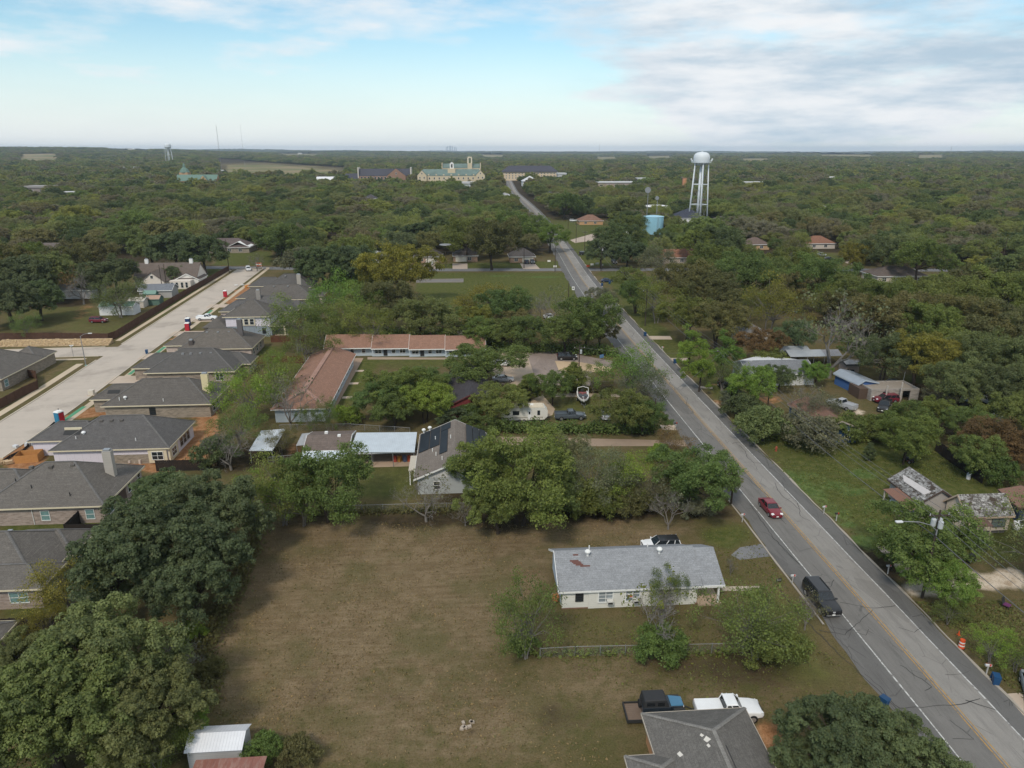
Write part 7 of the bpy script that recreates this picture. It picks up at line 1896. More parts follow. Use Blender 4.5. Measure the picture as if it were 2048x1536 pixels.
a = G(2046, 1068); car('white car by the navy shed, right edge', 'sedan', WHITEP, (a[0]+1.5, a[1]), EAST - 0.6)
a = G(1228, 527); car('black car under the dark oaks right of the crossing', 'suv', BLACKP, a, DOWN); a = G(1168, 510); car('black car at the roadside beyond the crossing', 'suv', BLACKP, a, EAST); a = G(1214, 564); car('dark blue sedan on the lawn by the crossing', 'sedan', NAVY, a, EAST); a = G(1146, 443); car('white car beside the orange brick house', 'suv', WHITEP, a, EAST)
a = G(1642, 512); car('silver car in the red-roofed house drive', 'suv', SILVER, a, DOWN + 0.4); a = G(1658, 520); car('black car at the street by the red-roofed house', 'sedan', BLACKP, a, EAST); a = G(322, 577); car('white pickup by the grey garage', 'pickup', WHITEP, a, EAST - 0.2, 'truck'); a = G(418, 640); car('white pickup in the driveway of the two-storey house', 'pickup', WHITEP, (a[0]-.5, a[1]), EAST, 'truck')
a = G(1975, 806); car('white car in the thicket at the right', 'sedan', WHITEP, a, DOWN); a = G(2020, 536); car('blue-grey car at the far right drive', 'suv', (0.10, 0.13, 0.16), a, EAST); a = G(1940, 800); car('pale car in the brush left of the white one', 'sedan', (0.5, 0.52, 0.52), a, EAST+0.5)
a = G(1985, 846); car('grey wrecked car in the thicket', 'suv', (0.16, 0.17, 0.19), a, EAST)
# travel trailer
a = G(1046, 846)
h = thing('travel_trailer', 'cream travel trailer parked by the driveway', 'trailer', (a[0]+0.3, a[1]+1.2, 0), 0.0)
prof = [(-4.2, .55), (3.6, .55), (4.25, 1.2), (4.3, 2.2), (3.7, 2.95), (-4.0, 3.0), (-4.2, 2.8)]
MB().loft([[(x, y, z) for x, z in prof] for y in (-1.2, 1.2)]).build('body', plain((0.62, 0.60, 0.54), vary=0.06), h)
MB().loft([[(x, y, z) for x, z in ((-4.0, 2.99), (3.65, 2.94), (3.4, 3.06), (-3.8, 3.1))] for y in (-1.15, 1.15)]).build('roof', plain((0.55, 0.48, 0.37)), h)
for x, w, z0, z1, nm in ((.9, .62, .75, 2.5, 'door'), (2.6, .5, 1.5, 2.4, 'window'), (-1.6, 1.2, 1.6, 2.4, 'window'), (-3.2, .8, 1.6, 2.3, 'window')): MB().box(x-w/2, x+w/2, -1.235, -1.203, z0, z1).build(nm, WHITE_TRIM if nm == 'door' else GLASS, h)
MB().box(.75, 1.05, -1.26, -1.237, 1.7, 2.2).build('door_pane', GLASS, h); MB().box(-4.2, 3.4, -1.222, -1.204, 1.0, 1.14).build('stripe', plain((0.30, 0.27, 0.22)), h)
for x in (-2.6, -0.9, 1.4): MB().box(x-.3, x+.3, -.3, .3, 3.08, 3.25).build('roof_hatch', DARK if x < 0 else WHITE_TRIM, h)
MB().box(-.6, .4, -.4, .5, 3.08, 3.38).build('air_conditioner', WHITE_TRIM, h); MB().tube((4.2, 0, .6), (5.4, 0, .55), .08).build('hitch', DARK, h)
for s in (-1, 1):
    for x in (-.9, -.1): wheel(h, x, s*1.1, .36)
# boat on its trailer
a = G(1168, 810)
h = thing('motor_boat', 'white open motor boat with tower, bow toward the camera', 'boat', (a[0], a[1]+1.4, 0.62), DOWN - 0.1)
HUL = plain((0.70, 0.70, 0.70), 0.3, vary=0.05)
def hull(f): return [ (x*3.1, w*f, z) for x, w, z in ()]
secs = [(-3.0, 1.12, .02, .85), (-1.5, 1.2, 0, .88), (0, 1.2, 0, .92), (1.2, 1.05, .06, .97), (2.2, .72, .2, 1.02), (2.9, .3, .45, 1.06), (3.15, .06, .75, 1.08)]
MB().loft([[(x, 0, z0), (x, w*.8, z0+.28), (x, w, z1*.75), (x, w*.98, z1), (x, w*.8, z1), (x, w*.62, z1-.38), (x, -w*.62, z1-.38), (x, -w*.8, z1), (x, -w*.98, z1), (x, -w, z1*.75), (x, -w*.8, z0+.28)] for x, w, z0, z1 in secs]).build('hull', HUL, h)
for x, y in ((-1.2, -.5), (-1.2, .5), (.3, -.5), (.3, .5), (1.3, -.35), (1.3, .35)): MB().box(x-.3, x+.3, y-.28, y+.28, .55, .85).build('seat', plain((0.10, 0.08, 0.08)), h)
MB().box(-2.2, -1.7, -.8, .8, .55, .9).build('bench_seat', plain((0.25, 0.08, 0.08)), h); MB().cbox((.75, 0, 1.15), (.05, 1.9, .42), 0, 0, -.5).build('windshield', glass((0.05, 0.06, 0.07)), h)
b = MB(); [b.path([(-.4, s*1.12, .9), (-1.0, s*1.05, 2.2), (-1.3, 0, 2.35)], .06) for s in (-1, 1)]; b.build('tower', WHITE_TRIM, h); MB().box(-3.5, -3.02, -.3, .3, .2, 1.1).build('engine', DARK, h)
h2 = thing('boat_trailer', 'low trailer beneath the white motor boat', 'trailer', (a[0], a[1]+1.4, 0), DOWN - 0.1)
b = MB(); b.tube((-2.6, -.7, .45), (2.6, -.3, .45), .06); b.tube((-2.6, .7, .45), (2.6, .3, .45), .06); b.tube((2.5, 0, .45), (4.2, 0, .45), .05); b.tube((-1, -1.1, .4), (-1, 1.1, .4), .05); b.build('frame', GALV, h2); [wheel(h2, -1, s*1.05, .3) for s in (-1, 1)]
# black cargo trailer and riding mower by the peach house
a = G(1952, 1103)
h = thing('box_trailer', 'small black box trailer in front of the peach house', 'trailer', (a[0], a[1]+.6, 0), -0.35)
MB().box(-1.5, 1.5, -.8, .8, .5, 1.25).build('body', plain((0.012, 0.012, 0.013), .5), h); MB().box(-1.2, .4, -.6, .6, 1.25, 1.6).build('load', plain((0.02, 0.02, 0.022)), h); MB().tube((1.5, 0, .55), (2.6, 0, .5), .05).build('hitch', DARK, h); [wheel(h, 0, s*.9, .3) for s in (-1, 1)]
for lab, x, y, rz in (('dark riding mower below the black trailer', 1937, 1122, 0.4), ('riding mower under the tree at the top of the right lawn', 1817, 925, 2.0), ('dark mower beside the block hut', 1700, 746, 0.2)):
    a = G(x, y); h = thing('riding_mower', lab, 'mower', (a[0], a[1], 0), rz, 'riding mowers')
    MB().loft([ring(xx, w, .3, z, .05) for xx, w, z in ((.1, .3, .8), (.8, .3, .78), (.9, .24, .7))]).build('hood', plain((0.025, 0.025, 0.028)), h); MB().box(-.5, .1, -.4, .4, .25, .38).build('deck', plain((0.12, 0.03, 0.03)), h); MB().box(-.6, -.2, -.22, .22, .5, .62).build('seat', DARK, h); MB().box(-.68, -.58, -.22, .22, .5, .95).build('seat_back', DARK, h); MB().tube((.1, 0, .7), (-.12, 0, 1.0), .03).build('steering_column', DARK, h)
    for x_, r in ((-.4, .28), (.65, .2)):
        for s in (-1, 1): wheel(h, x_, s*.4, r, .16)
# ------------------------------------------------------------------ poles, wires, fences and small street things
PG = 'utility poles'
def pole(label, x, yb, yt, arm=1, rot=0.0, transf=0, group=PG, r=0.16, off=(0, 0), mat=None):
    u, v = G(x, yb); u += off[0]; v += off[1]
    z = HGT(u, v, yt)
    h = thing('utility_pole', label, 'pole', (u, v, 0), rot, group)
    MB().tube((0, 0, -0.2), (0, 0, z), r, r*0.62, 8).build('shaft', mat or WOODPOLE, h)
    if arm:
        MB().box(-1.2, 1.2, -0.07, 0.07, z-0.75, z-0.6).build('crossarm', WOODPOLE, h)
        for k in (-1.05, 0, 1.05): MB().tube((k, 0, z-0.6), (k, 0, z-0.38), 0.06, 0.03, 6).build('insulator', plain((0.45, 0.45, 0.46)), h)
    for k in range(transf):
        a = 2.1*k + 0.6
        t = MB().lathe([(0.24, 0), (0.27, 0.05), (0.27, 0.8), (0.2, 0.88)], 12, (0.42*math.cos(a), 0.42*math.sin(a), z-2.0)).build('transformer', plain((0.42, 0.44, 0.45), .4), h)
    return h, Vector((u, v, z))
pts = []
_, q = pole('utility pole with three transformers behind the street lamp', 1844, 1196, 1020, transf=3, arm=1); pA = q
_, pB = pole('roadside pole with a single transformer by the dirt driveway', 1533, 832, 770, transf=1)
_, pC = pole('dark roadside pole in front of the grey-roofed house', 1439, 764, 697, transf=1)
_, pD = pole('tall roadside pole beside the great grove', 1290, 652, 578)
_, pE = pole('roadside pole at the corner lawn below the crossing', 1247, 592, 541)
_, pF = pole('roadside pole at the crossing, right side', 1202, 542, 492, transf=1)
_, pG_ = pole('roadside pole above the crossing near the dark oaks', 1169, 503, 462)
_, pH = pole('roadside pole by the curved drive', 1152, 485, 446)
_, pI = pole('pole with white lamp by the far lawn', 1136, 465, 432)
pZ = Vector((pA.x + 0.6, pA.y - 34, pA.z))
_, pK = pole('dark pole on the left verge, top showing above the roadside tree', 1462, 1008, 934, arm=0)
_, pL = pole('pole with vines at the left verge by the dirt drive', 1307, 866, 797, arm=0)
_, pM = pole('pole at the edge of the car park', 1157, 766, 690, transf=1)
_, pN = pole('short dark pole at the corner of the green lot', 1137, 597, 566, arm=0)
_, pO = pole('pole on the left corner of the crossing', 1110, 543, 493)
_, pP = pole('pole in front of the third garage house', 1048, 536, 492)
_, pQ = pole('pole with broad dish lamp between the garage houses', 892, 535, 492, arm=0)
_, pR = pole('pole in front of the first garage house', 856, 543, 500)
_, pS = pole('pole at the top of the brown fence', 459, 547, 478, arm=0)
_, pT = pole('pole by the grey roof on the cross street', 760, 540, 498)
_, pU = pole('left pole of the pair by the white cottage', 327, 592, 530, arm=0, group='pair of poles'); _, pV = pole('right pole of the pair by the white cottage', 336, 590, 528, arm=0, group='pair of poles')
_, pW = pole('pole on the curb left of the far lane', 286, 484, 457, arm=0); _, pX = pole('dark pole by the long red roof', 1424, 545, 500)
_, pY = pole('pole at the right far street', 2000, 545, 475)
def wire(label, a, b, sag=0.9, r=0.022, group='power lines', off=Vector((0, 0, 0))):
    a, b = a + off, b + off
    n = 12; P = [a.lerp(b, t/n) - Vector((0, 0, sag*4*(t/n)*(1-t/n))) for t in range(n+1)]
    o = MB().path(P, r, 4).build('power_line', plain((0.13, 0.13, 0.135), .7), None)
    tag(o, label, 'wire', group)
SPN = ('leaving the frame below the street lamp', 'from the transformers to the dirt driveway', 'past the blue cottage', 'over the bright pines', 'beside the great grove', 'at the corner lawn below the crossing', 'over the dark oaks above the crossing', 'by the curved drive', 'at the far lawn')
spans = [(pZ, pA), (pA, pB), (pB, pC), (pC, pD), (pD, pE), (pE, pF), (pF, pG_), (pG_, pH), (pH, pI)]
for k, (p, q) in enumerate(spans):
    for d, nm in ((-1.0, 'left'), (0.0, 'middle'), (1.0, 'right')):
        wire('%s of three high power lines on the span %s' % (nm, SPN[k]), p, q, 0.8, 0.022, 'power lines along the right of the main road', Vector((d, 0, -0.38)))
    if k < 6: wire('thick low cable on the span %s' % SPN[k], p, q, 0.6, 0.04, 'low cables along the right of the main road', Vector((0, 0, -3.2)))
for p, q, lab in ((pO, pP, 'wire from the crossing to the third garage house'), (pP, pR, 'wire along the garage houses'), (pR, pT, 'wire from the first garage house to the grey roof'), (pF, pO, 'wire crossing the main road at the junction'), (pC, pL, 'wire crossing the main road below the pines'), (pM, pC, 'wire from the car park pole across the main road')):
    wire(lab, p, q, 0.9, 0.022, None, Vector((0, 0, -0.5)))
# street lamp on the transformer pole, standing free beside it
u, v = pA.x - 0.15, pA.y - 0.3
h = thing('street_lamp', 'curved street lamp arm reaching out over the road', 'street lamp', (u, v, 0))
zz = pA.z - 2.4
MB().path([(0, 0, zz), (-0.8, 0, zz+0.75), (-2.2, 0, zz+1.2), (-4.2, 0, zz+1.35)], 0.05, 6).build('arm', GALV, h); MB().cbox((-4.5, 0, zz+1.33), (0.75, 0.3, 0.14)).build('lamp_head', plain((0.62, 0.63, 0.64)), h); MB().tube((0, 0, zz-0.5), (0, 0, zz+0.2), 0.08).build('bracket', GALV, h)
# dish lamp on its pole
h = thing('dish_lamp', 'wide flat dish lamp on the pole between the garage houses', 'lamp', (pQ.x, pQ.y, pQ.z)); MB().lathe([(0.2, 0.0), (2.6, 0.5), (2.5, 0.75), (0.3, 0.35)], 14).build('dish', GALV, h); MB().lathe([(0.2, -0.2), (0.25, 0.1)], 8).build('hub', DARK, h)
# street light on the pale street
u, v = G(172, 731); zt = HGT(u, v, 672)
h = thing('street_lamp', 'grey street lamp on the corner of the pale street', 'street lamp', (u, v, 0))
MB().tube((0, 0, 0), (0, 0, zt), 0.12, 0.08, 8).build('shaft', GALV, h); MB().path([(0, 0, zt-0.1), (0.8, 0, zt+0.4), (2.0, 0, zt+0.6)], 0.05).build('arm', GALV, h); MB().cbox((2.3, 0, zt+0.6), (0.8, 0.3, 0.14)).build('lamp_head', plain((0.66, 0.67, 0.68)), h); MB().lathe([(0.3, 0), (0.3, 0.1), (0.15, 0.14)], 10).build('base', plain((0.2, 0.35, 0.3)), h)
u, v = G(147, 713); zt = HGT(u, v, 690); h = thing('street_sign', 'thin street-name post left of the street lamp', 'sign', (u, v, 0)); MB().tube((0, 0, 0), (0, 0, zt), 0.05).build('post', GALV, h); MB().box(-0.5, 0.5, -0.02, 0.02, zt-0.2, zt).build('blade', WHITE_TRIM, h); MB().box(-0.02, 0.02, -0.45, 0.45, zt-0.42, zt-0.24).build('blade', WHITE_TRIM, h)
# ---- wooden board fences: every board is real, joined per panel
FENCE = plain((0.085, 0.045, 0.030), 0.95, vary=0.45, scale=1.2); FENCE_D = plain((0.028, 0.022, 0.019), 0.95, vary=0.4); FENCE_R = plain((0.115, 0.050, 0.028), 0.95, vary=0.4, scale=1.2)
def board_fence(label, pts, height=1.85, mat=None, group=None, name='wooden_fence', z0=0.0, bw=0.145):
    mat = mat or FENCE
    h = thing(name, label, 'fence', (0, 0, 0), 0, group); rg = random.Random(len(label))
    n_post = 0
    for a, b in zip(pts[:-1], pts[1:]):
        a, b = Vector((*a, 0)), Vector((*b, 0)); L = (b-a).length
        if L < 0.3: continue
        d = (b-a)/L; ang = math.atan2(d.y, d.x)
        n = max(1, round(L/2.4))
        for k in range(n):
            p0, p1 = a + d*(L*k/n), a + d*(L*(k+1)/n)
            bd = MB(); m = int((p1-p0).length/bw)
            for i in range(m):
                c = p0 + d*((i+0.5)*(p1-p0).length/m); hh = height + rg.uniform(-.03, .03)
                bd.cbox((c.x, c.y, z0 + hh/2 + 0.03), (bw*0.93, 0.025 + rg.uniform(0, .012), hh), ang)
            tag(bd.build('boards', mat, h, raw=True), None, kind='stuff')
            MB().cbox((p0.x, p0.y, z0 + height*0.52), (0.1, 0.12, height*1.06), ang).build('post', mat, h)
        nrm = Vector((-d.y, d.x, 0))*0.045
        for zz in (0.4, height-0.3): c = (a+b)/2 + nrm; MB().cbox((c.x, c.y, z0+zz), (L, 0.045, 0.09), ang).build('rail', mat, h)
    return h
board_fence('long dark brown board fence along the side street', [G(0, 681), G(108, 680), G(216, 682)][:3], 2.0, group='brown fences by the pale street')
board_fence('long dark brown board fence climbing beside the pale street', [G(217, 682), G(232, 677), G(300, 634), G(380, 586), G(459, 541)], 2.0, group='brown fences by the pale street')
BF = 'board fences between the new yards'
for lab, p in (('red-brown board fence behind the second house from the cross street', [(-47.0, 224.5), (-36.5, 224.0)]), ('red-brown board fence behind the chimney house', [(-48, 204.6), (-38, 204.2)]), ('red-brown board fence behind the two-storey house', [(-50.5, 184.6), (-38, 184.0)]), ('red-brown board fence behind the stone house', [(-49, 164.8), (-38, 164.2)]), ('red-brown board fence at the top of the row', [(-47, 243), (-36, 242.6)])):
    board_fence(lab, p, 1.85, FENCE_R, BF)
for lab, p in (('black board fence beside the orange dirt yard', [(-48.6, 105.4), (-40.0, 105.2)]), ('black board fence jutting from the brick house', [(-52.3, 89.2), (-52.3, 85.6), (-47.2, 85.4), (-39.4, 85.2)]), ('black board fence under the dark oaks', [(-40.2, 85.2), (-40.6, 66), (-50, 65.7), (-58, 65.6)]), ('black fence stub left of the lowest house', [(-53.6, 69.8), (-53.7, 66)])):
    board_fence(lab, p, 1.85, FENCE_D, 'black fences by the lowest houses')
board_fence('brown board fence beside the house left of the pale street', [G(0, 818), G(47, 792), G(77, 778), G(74, 758), G(40, 752)], 1.85, FENCE)
board_fence('dark board fence along the right lawn', [G(1870, 902), G(1900, 925), G(1964, 968)], 2.0, FENCE_D)
board_fence('dark fence behind the olive trees right of the tank', [G(1330, 507), G(1420, 512), G(1440, 508)], 1.8, FENCE_D)
# ---- chain-link fences
def mesh_wire():
    t = NT('chain_link'); vec, al, z = t.facade()
    d1 = t.math('FRACT', t.math('MULTIPLY', t.math('ADD', al, z), 6.0)); d2 = t.math('FRACT', t.math('MULTIPLY', t.math('SUBTRACT', al, z), 6.0))
    m = t.math('MAXIMUM', t.ramp(d1, 0, 0.09, 1, 0), t.ramp(d2, 0, 0.09, 1, 0))
    t.done((0.30, 0.31, 0.32), .5); tb = t.n('ShaderNodeBsdfTransparent'); mx = t.n('ShaderNodeMixShader')
    t.l(m, mx.inputs[0]); t.l(tb.outputs[0], mx.inputs[1]); t.l(t.p.outputs[0], mx.inputs[2]); t.l(mx.outputs[0], t.out.inputs[0]); return t.m
LINK = mesh_wire()
def link_fence(label, pts, height=1.2, step=3.0, group='wire fences'):
    h = thing('wire_fence', label, 'fence', (0, 0, 0), 0, group)
    for a, b in zip(pts[:-1], pts[1:]):
        a, b = Vector((*a, 0)), Vector((*b, 0)); L = (b-a).length; n = max(1, round(L/step))
        for k in range(n):
            p0, p1 = a.lerp(b, k/n), a.lerp(b, (k+1)/n)
            MB().face([(p0.x, p0.y, .04), (p1.x, p1.y, .04), (p1.x, p1.y, height), (p0.x, p0.y, height)]).build('mesh_panel', LINK, h)
            MB().tube((p0.x, p0.y, 0), (p0.x, p0.y, height+.08), .04, n=6).build('post', GALV, h); MB().tube((p0.x, p0.y, height), (p1.x, p1.y, height), .026, n=5).build('top_rail', GALV, h)
        MB().tube((b.x, b.y, 0), (b.x, b.y, height+.08), .04, n=6).build('post', GALV, h)
    return h
link_fence('chain-link fence between the brown lot and the tree row', [G(640, 1028), G(850, 1022), G(1240, 1018)])
link_fence('chain-link fence in front of the white house', [G(1080, 1317), G(1150, 1313), G(1300, 1310), G(1545, 1305)])
link_fence('chain-link fence beside the workshop', [G(537, 928), G(600, 922)]); link_fence('chain-link fence behind the workshop', [G(560, 862), G(700, 860), G(820, 868)])
link_fence('chain-link fence at the patio', [G(708, 926), G(826, 922)])
# ---- stone retaining bank under the brown fence
h = thing('stone_bank', 'bank of tan stones below the brown fence', 'retaining wall'); rg = random.Random(2)
STN = plain((0.46, 0.34, 0.20), .95, vary=0.5, scale=2.0); stones = MB()
A_, B_ = Vector(G(-10, 695)), Vector(G(215, 692))
for k in range(900):
    t = rg.random(); p = A_.lerp(B_, t); w = rg.random(); s = rg.uniform(.15, .4)
    stones.cbox((p.x, p.y + w*2.6 + 0.6, 0.12 + w*1.0), (s*1.4, s, s*.8), rg.uniform(0, 3), rg.uniform(-.4, .4), rg.uniform(-.4, .4))
tag(stones.build('stones', STN, h, raw=True), None, kind='stuff'); MB().loft([[(A_.x, A_.y+.4, 0), (A_.x, A_.y+3.4, 0), (A_.x, A_.y+3.4, 1.2)], [(B_.x, B_.y+.4, 0), (B_.x, B_.y+3.4, 0), (B_.x, B_.y+3.4, 1.2)]]).build('bank', plain((0.36, 0.26, 0.16)), h)
# ---- wheeled bins, barrel, cones, mailboxes, hydrant
BLUEB = plain((0.015, 0.065, 0.16), .45, vary=.1)
def bin_(label, x, y, rz=0.0, col=None, lean=0, group='blue wheeled bins', s=1.0, lid=True):
    a = G(x, y); h = thing('wheeled_bin', label, 'bin', (a[0], a[1], 0), rz, group); m = col or BLUEB
    MB().loft([[(-.24*s, -.27*s, .06), (.24*s, -.27*s, .06), (.24*s, .27*s, .06), (-.24*s, .27*s, .06)], [(-.31*s, -.36*s, 1.0*s), (.31*s, -.36*s, 1.0*s), (.31*s, .36*s, 1.0*s), (-.31*s, .36*s, 1.0*s)]]).build('body', m, h)
    if lid: MB().loft([[(-.33*s, -.39*s, 1.0*s), (.33*s, -.39*s, 1.0*s), (.33*s, .42*s, 1.0*s), (-.33*s, .42*s, 1.0*s)], [(-.3*s, -.34*s, 1.07*s), (.3*s, -.34*s, 1.07*s), (.3*s, .38*s, 1.1*s), (-.3*s, .38*s, 1.1*s)]]).build('lid', plain((0.012, 0.05, 0.12), .4) if col is None else DARK, h)
    else: MB().box(-.27*s, .27*s, -.3*s, .3*s, .9*s, .95*s).build('inside', DARK, h); MB().cbox((0, .48*s, .6*s), (.66*s, .05, .85*s), 0, .2).build('lid', m, h)
    MB().box(-.28*s, .28*s, .4*s, .46*s, .9*s, .95*s).build('handle', DARK, h)
    for k in (-1, 1): MB().tube((k*.24*s-.03, .33*s, .12), (k*.24*s+.03, .33*s, .12), .12, n=10).build('wheel', RUBBER, h)
bin_('blue bin at the kerb beside the dense dark oak', 1767, 1414, 0.5); bin_('blue bin with lid hanging open by the orange cone', 1990, 1368, -0.4, lid=False); bin_('blue bin at the mouth of the dirt drive', 1388, 908, 0.3)
bin_('blue bin below the great grove by the road', 1290, 672, 0.2); bin_('blue bin in front of the bright pines', 1350, 727, 0.2); bin_('blue bin on the pale street corner', 294, 708, 0.3); bin_('blue bin by the crossing lawn', 1204, 572, 0.3)
bin_('blue bin beside the dark blue sedan', 1219, 568, 0.1); bin_('green-blue bin in the garage house yard', 882, 535, 0, plain((0.02, 0.09, 0.09))); bin_('large blue bin against the white gabled house', 290, 578, 0, s=1.5); bin_('second large blue bin against the white gabled house', 297, 578, 0, s=1.7)
bin_('blue bin in the far right street', 1863, 522, 0); bin_('blue bin behind the far right drive', 2006, 517, 0)
OR, WS = plain((0.62, 0.085, 0.02), .5, vary=.06), plain((0.72, 0.70, 0.66), .5)
a = G(1922, 1296); h = thing('traffic_barrel', 'orange and white striped traffic barrel on the verge', 'barrel', (a[0], a[1], 0))
MB().lathe([(.36, 0), (.36, .07), (.31, .07)], 16).build('base', RUBBER, h)
for k, (z0, z1, r0, r1) in enumerate(((.07, .32, .30, .285), (.32, .46, .285, .275), (.46, .66, .275, .265), (.66, .80, .265, .255), (.80, 1.02, .255, .235))): MB().lathe([(r0, z0), (r1, z1)], 18).build('stripe' if k % 2 else 'drum', WS if k % 2 else OR, h)
for lab, x, y, s in (('small orange cone behind the striped barrel', 1917, 1270, .7), ('orange cone beside the mailbox and open bin', 1977, 1329, .75)):
    a = G(x, y); h = thing('traffic_cone', lab, 'cone', (a[0], a[1], 0), 0, 'orange cones'); MB().box(-.2*s, .2*s, -.2*s, .2*s, 0, .04).build('base', OR, h); MB().lathe([(.15*s, .04), (.03*s, .75*s)], 14).build('cone', OR, h); MB().lathe([(.109*s, .3*s), (.083*s, .44*s)], 14).build('collar', OR if s < .72 else OR, h)
def mailbox(label, x, y, col, rz=0.0, hgt=1.05, post=None):
    a = G(x, y); h = thing('mailbox', label, 'mailbox', (a[0], a[1], 0), rz, 'roadside mailboxes'); MB().cbox((0, 0, hgt/2), (.1, .1, hgt)).build('post', post or plain((0.42, 0.41, 0.39)), h)
    b = MB().loft([[(x_, -.1, hgt), (x_, .1, hgt), (x_, .1, hgt+.14), (x_, .06, hgt+.2), (x_, 0, hgt+.225), (x_, -.06, hgt+.2), (x_, -.1, hgt+.14)] for x_ in (-.28, .28)]).build('box', col, h); MB().box(.05, .2, -.13, -.11, hgt+.06, hgt+.3).build('flag', plain((0.5, 0.05, 0.03)), h)
WM = plain((0.5, 0.5, 0.5), .4)
mailbox('white mailbox beside the black parked vehicle', 1584, 1168, WM); mailbox('grey mailbox at the right kerb beside the maroon sedan', 1647, 1028, WM, .2); mailbox('black mailbox on a white post in the bright weeds', 1672, 1042, DARK); mailbox('white mailbox below the full green tree', 1775, 1148, WM); mailbox('white mailbox by the open blue bin', 1972, 1350, WM, -.2)
mailbox('white mailbox at the left verge above the driveway', 1484, 1044, WM, .2); mailbox('black mailbox at the mouth of the left driveway', 1351, 858, DARK); mailbox('white mailbox under the pines by the road', 1370, 760, WM); mailbox('white mailbox on the lawn above the pines', 1325, 703, WM)
a = G(1557, 1166); h = thing('yard_sign', 'small black yard sign with white script by the walk', 'sign', (a[0], a[1], 0)); MB().box(-.34, .34, -.015, .015, .25, .62).build('board', DARK, h); [MB().tube((s*.25, 0, 0), (s*.25, 0, .3), .012, n=5).build('stake', DARK, h) for s in (-1, 1)]
b = MB(); P = [(-.24 + .04*i, -.019, .42 + .06*math.sin(2.3*i)*(1 - .03*i)) for i in range(13)]; b.path(P, .012, 4); b.build('lettering', WHITE_TRIM, h)
a = G(1317, 829); h = thing('yard_sign', 'red and white yard sign at the roadside pole', 'sign', (a[0], a[1], 0)); MB().box(-.45, .45, -.02, .02, .35, 1.0).build('board', plain((0.58, 0.12, 0.12)), h); MB().box(-.36, .36, -.03, -.021, .55, .8).build('lettering', WHITE_TRIM, h); [MB().tube((s*.35, 0, 0), (s*.35, 0, .4), .02, n=5).build('stake', STEEL, h) for s in (-1, 1)]
a = G(1146, 592); h = thing('speed_sign', 'white rectangular road sign beside the green lot', 'sign', (a[0], a[1], 0)); zt = HGT(*a, 573); MB().tube((0, 0, 0), (0, 0, zt), .05).build('post', GALV, h); MB().box(-.45, .45, -.07, -.052, zt-1.2, zt).build('panel', WHITE_TRIM, h); MB().box(-.28, .28, -.08, -.071, zt-.75, zt-.4).build('numerals', DARK, h)
a = G(1298, 722); h = thing('blue_sign', 'small blue sign by the car park verge', 'sign', (G(1203, 722)[0], G(1203, 722)[1], 0)); MB().cbox((0, 0, 1.2), (1.2, .05, .8), .5).build('panel', plain((0.10, 0.20, 0.36)), h); [MB().tube((s*.45, s*.24, 0), (s*.45, s*.24, .9), .03).build('post', GALV, h) for s in (-1, 1)]
a = G(1552, 902); h = thing('fire_hydrant', 'rust-red hydrant on the right lawn', 'hydrant', (a[0], a[1], 0)); MB().lathe([(.2, 0), (.2, .06), (.14, .08), (.14, .6), (.19, .62), (.19, .68), (.12, .82), (.04, .9)], 12).build('barrel', plain((0.30, 0.07, 0.04)), h); MB().tube((-.25, 0, .5), (.25, 0, .5), .07).build('nozzle', plain((0.30, 0.07, 0.04)), h)
a = G(518, 534); h = thing('road_barricade', 'orange and white barricade at the far end of the pale street', 'barricade', (a[0], a[1], 0)); [MB().box(-1.3, 1.3, -.03, .03, z, z+.35).build('plank', OR if k != 1 else WS, h) for k, z in enumerate((.35, .9, 1.45))]; [MB().box(s*1.0-.05, s*1.0+.05, -.3, .3, 0, 1.8).build('upright', WS, h) for s in (-1, 1)]
for k, (x, y, c) in enumerate(((1176,533,OR),(1184,530,WS),(1194,528,WS),(1203,531,WS),(1110,534,WS),(1098,523,WS))):
    a = G(x, y + 2); h = thing('lawn_sign', ('orange lawn sign', 'first white lawn sign right of the orange one', 'second white lawn sign right of the orange one', 'third white lawn sign right of the orange one', 'white lawn sign on the left kerb', 'white lawn sign before the light green tree')[k] + ' at the crossing', 'sign', (a[0], a[1], 0), 0, 'small lawn signs at the crossing'); MB().box(-.7, .7, -.02, .02, .3, 1.1).build('board', c, h); [MB().tube((s*.5, 0, 0), (s*.5, 0, .4), .02, n=4).build('stake', GALV, h) for s in (-1, 1)]
# ---- portable toilets and building-site things
def toilet(label, x, y, c1, c2, rz=0.2):
    a = G(x, y); h = thing('portable_toilet', label, 'toilet', (a[0], a[1], 0), rz, 'portable toilets')
    MB().box(-.58, .58, -.58, .58, .08, 2.1).build('cabin', plain(c1, .5), h); MB().box(.585, .61, -.5, .5, .14, 2.0).build('door', plain(c2, .5), h); MB().box(-.5, .5, -.61, -.585, .14, 2.0).build('side_panel', plain(c1 if c1 != c2 else c2, .5), h)
    MB().loft([[(-.62, -.62, 2.1), (.62, -.62, 2.1), (.62, .62, 2.1), (-.62, .62, 2.1)], [(-.5, -.5, 2.32), (.5, -.5, 2.32), (.5, .5, 2.32), (-.5, .5, 2.32)]]).build('roof', WHITE_TRIM, h); MB().box(-.62, .62, -.62, .62, 0, .08).build('skid', DARK, h); MB().tube((-.4, .4, 2.2), (-.4, .4, 2.6), .06).build('vent', DARK, h)
RED, BLU = (0.40, 0.02, 0.035), (0.02, 0.17, 0.30)
toilet('blue portable toilet with red door by the unfinished house', 121, 845, BLU, RED, -.4); toilet('red portable toilet with navy side by the fifth house', 376, 661, RED, (0.02, 0.03, 0.10), .1); toilet('red portable toilet farthest up the pale street', 451, 594, RED, RED, .2); toilet('navy portable toilet behind the red one', 377, 651, (0.015, 0.04, 0.12), (0.02, 0.03, 0.10), 0.)
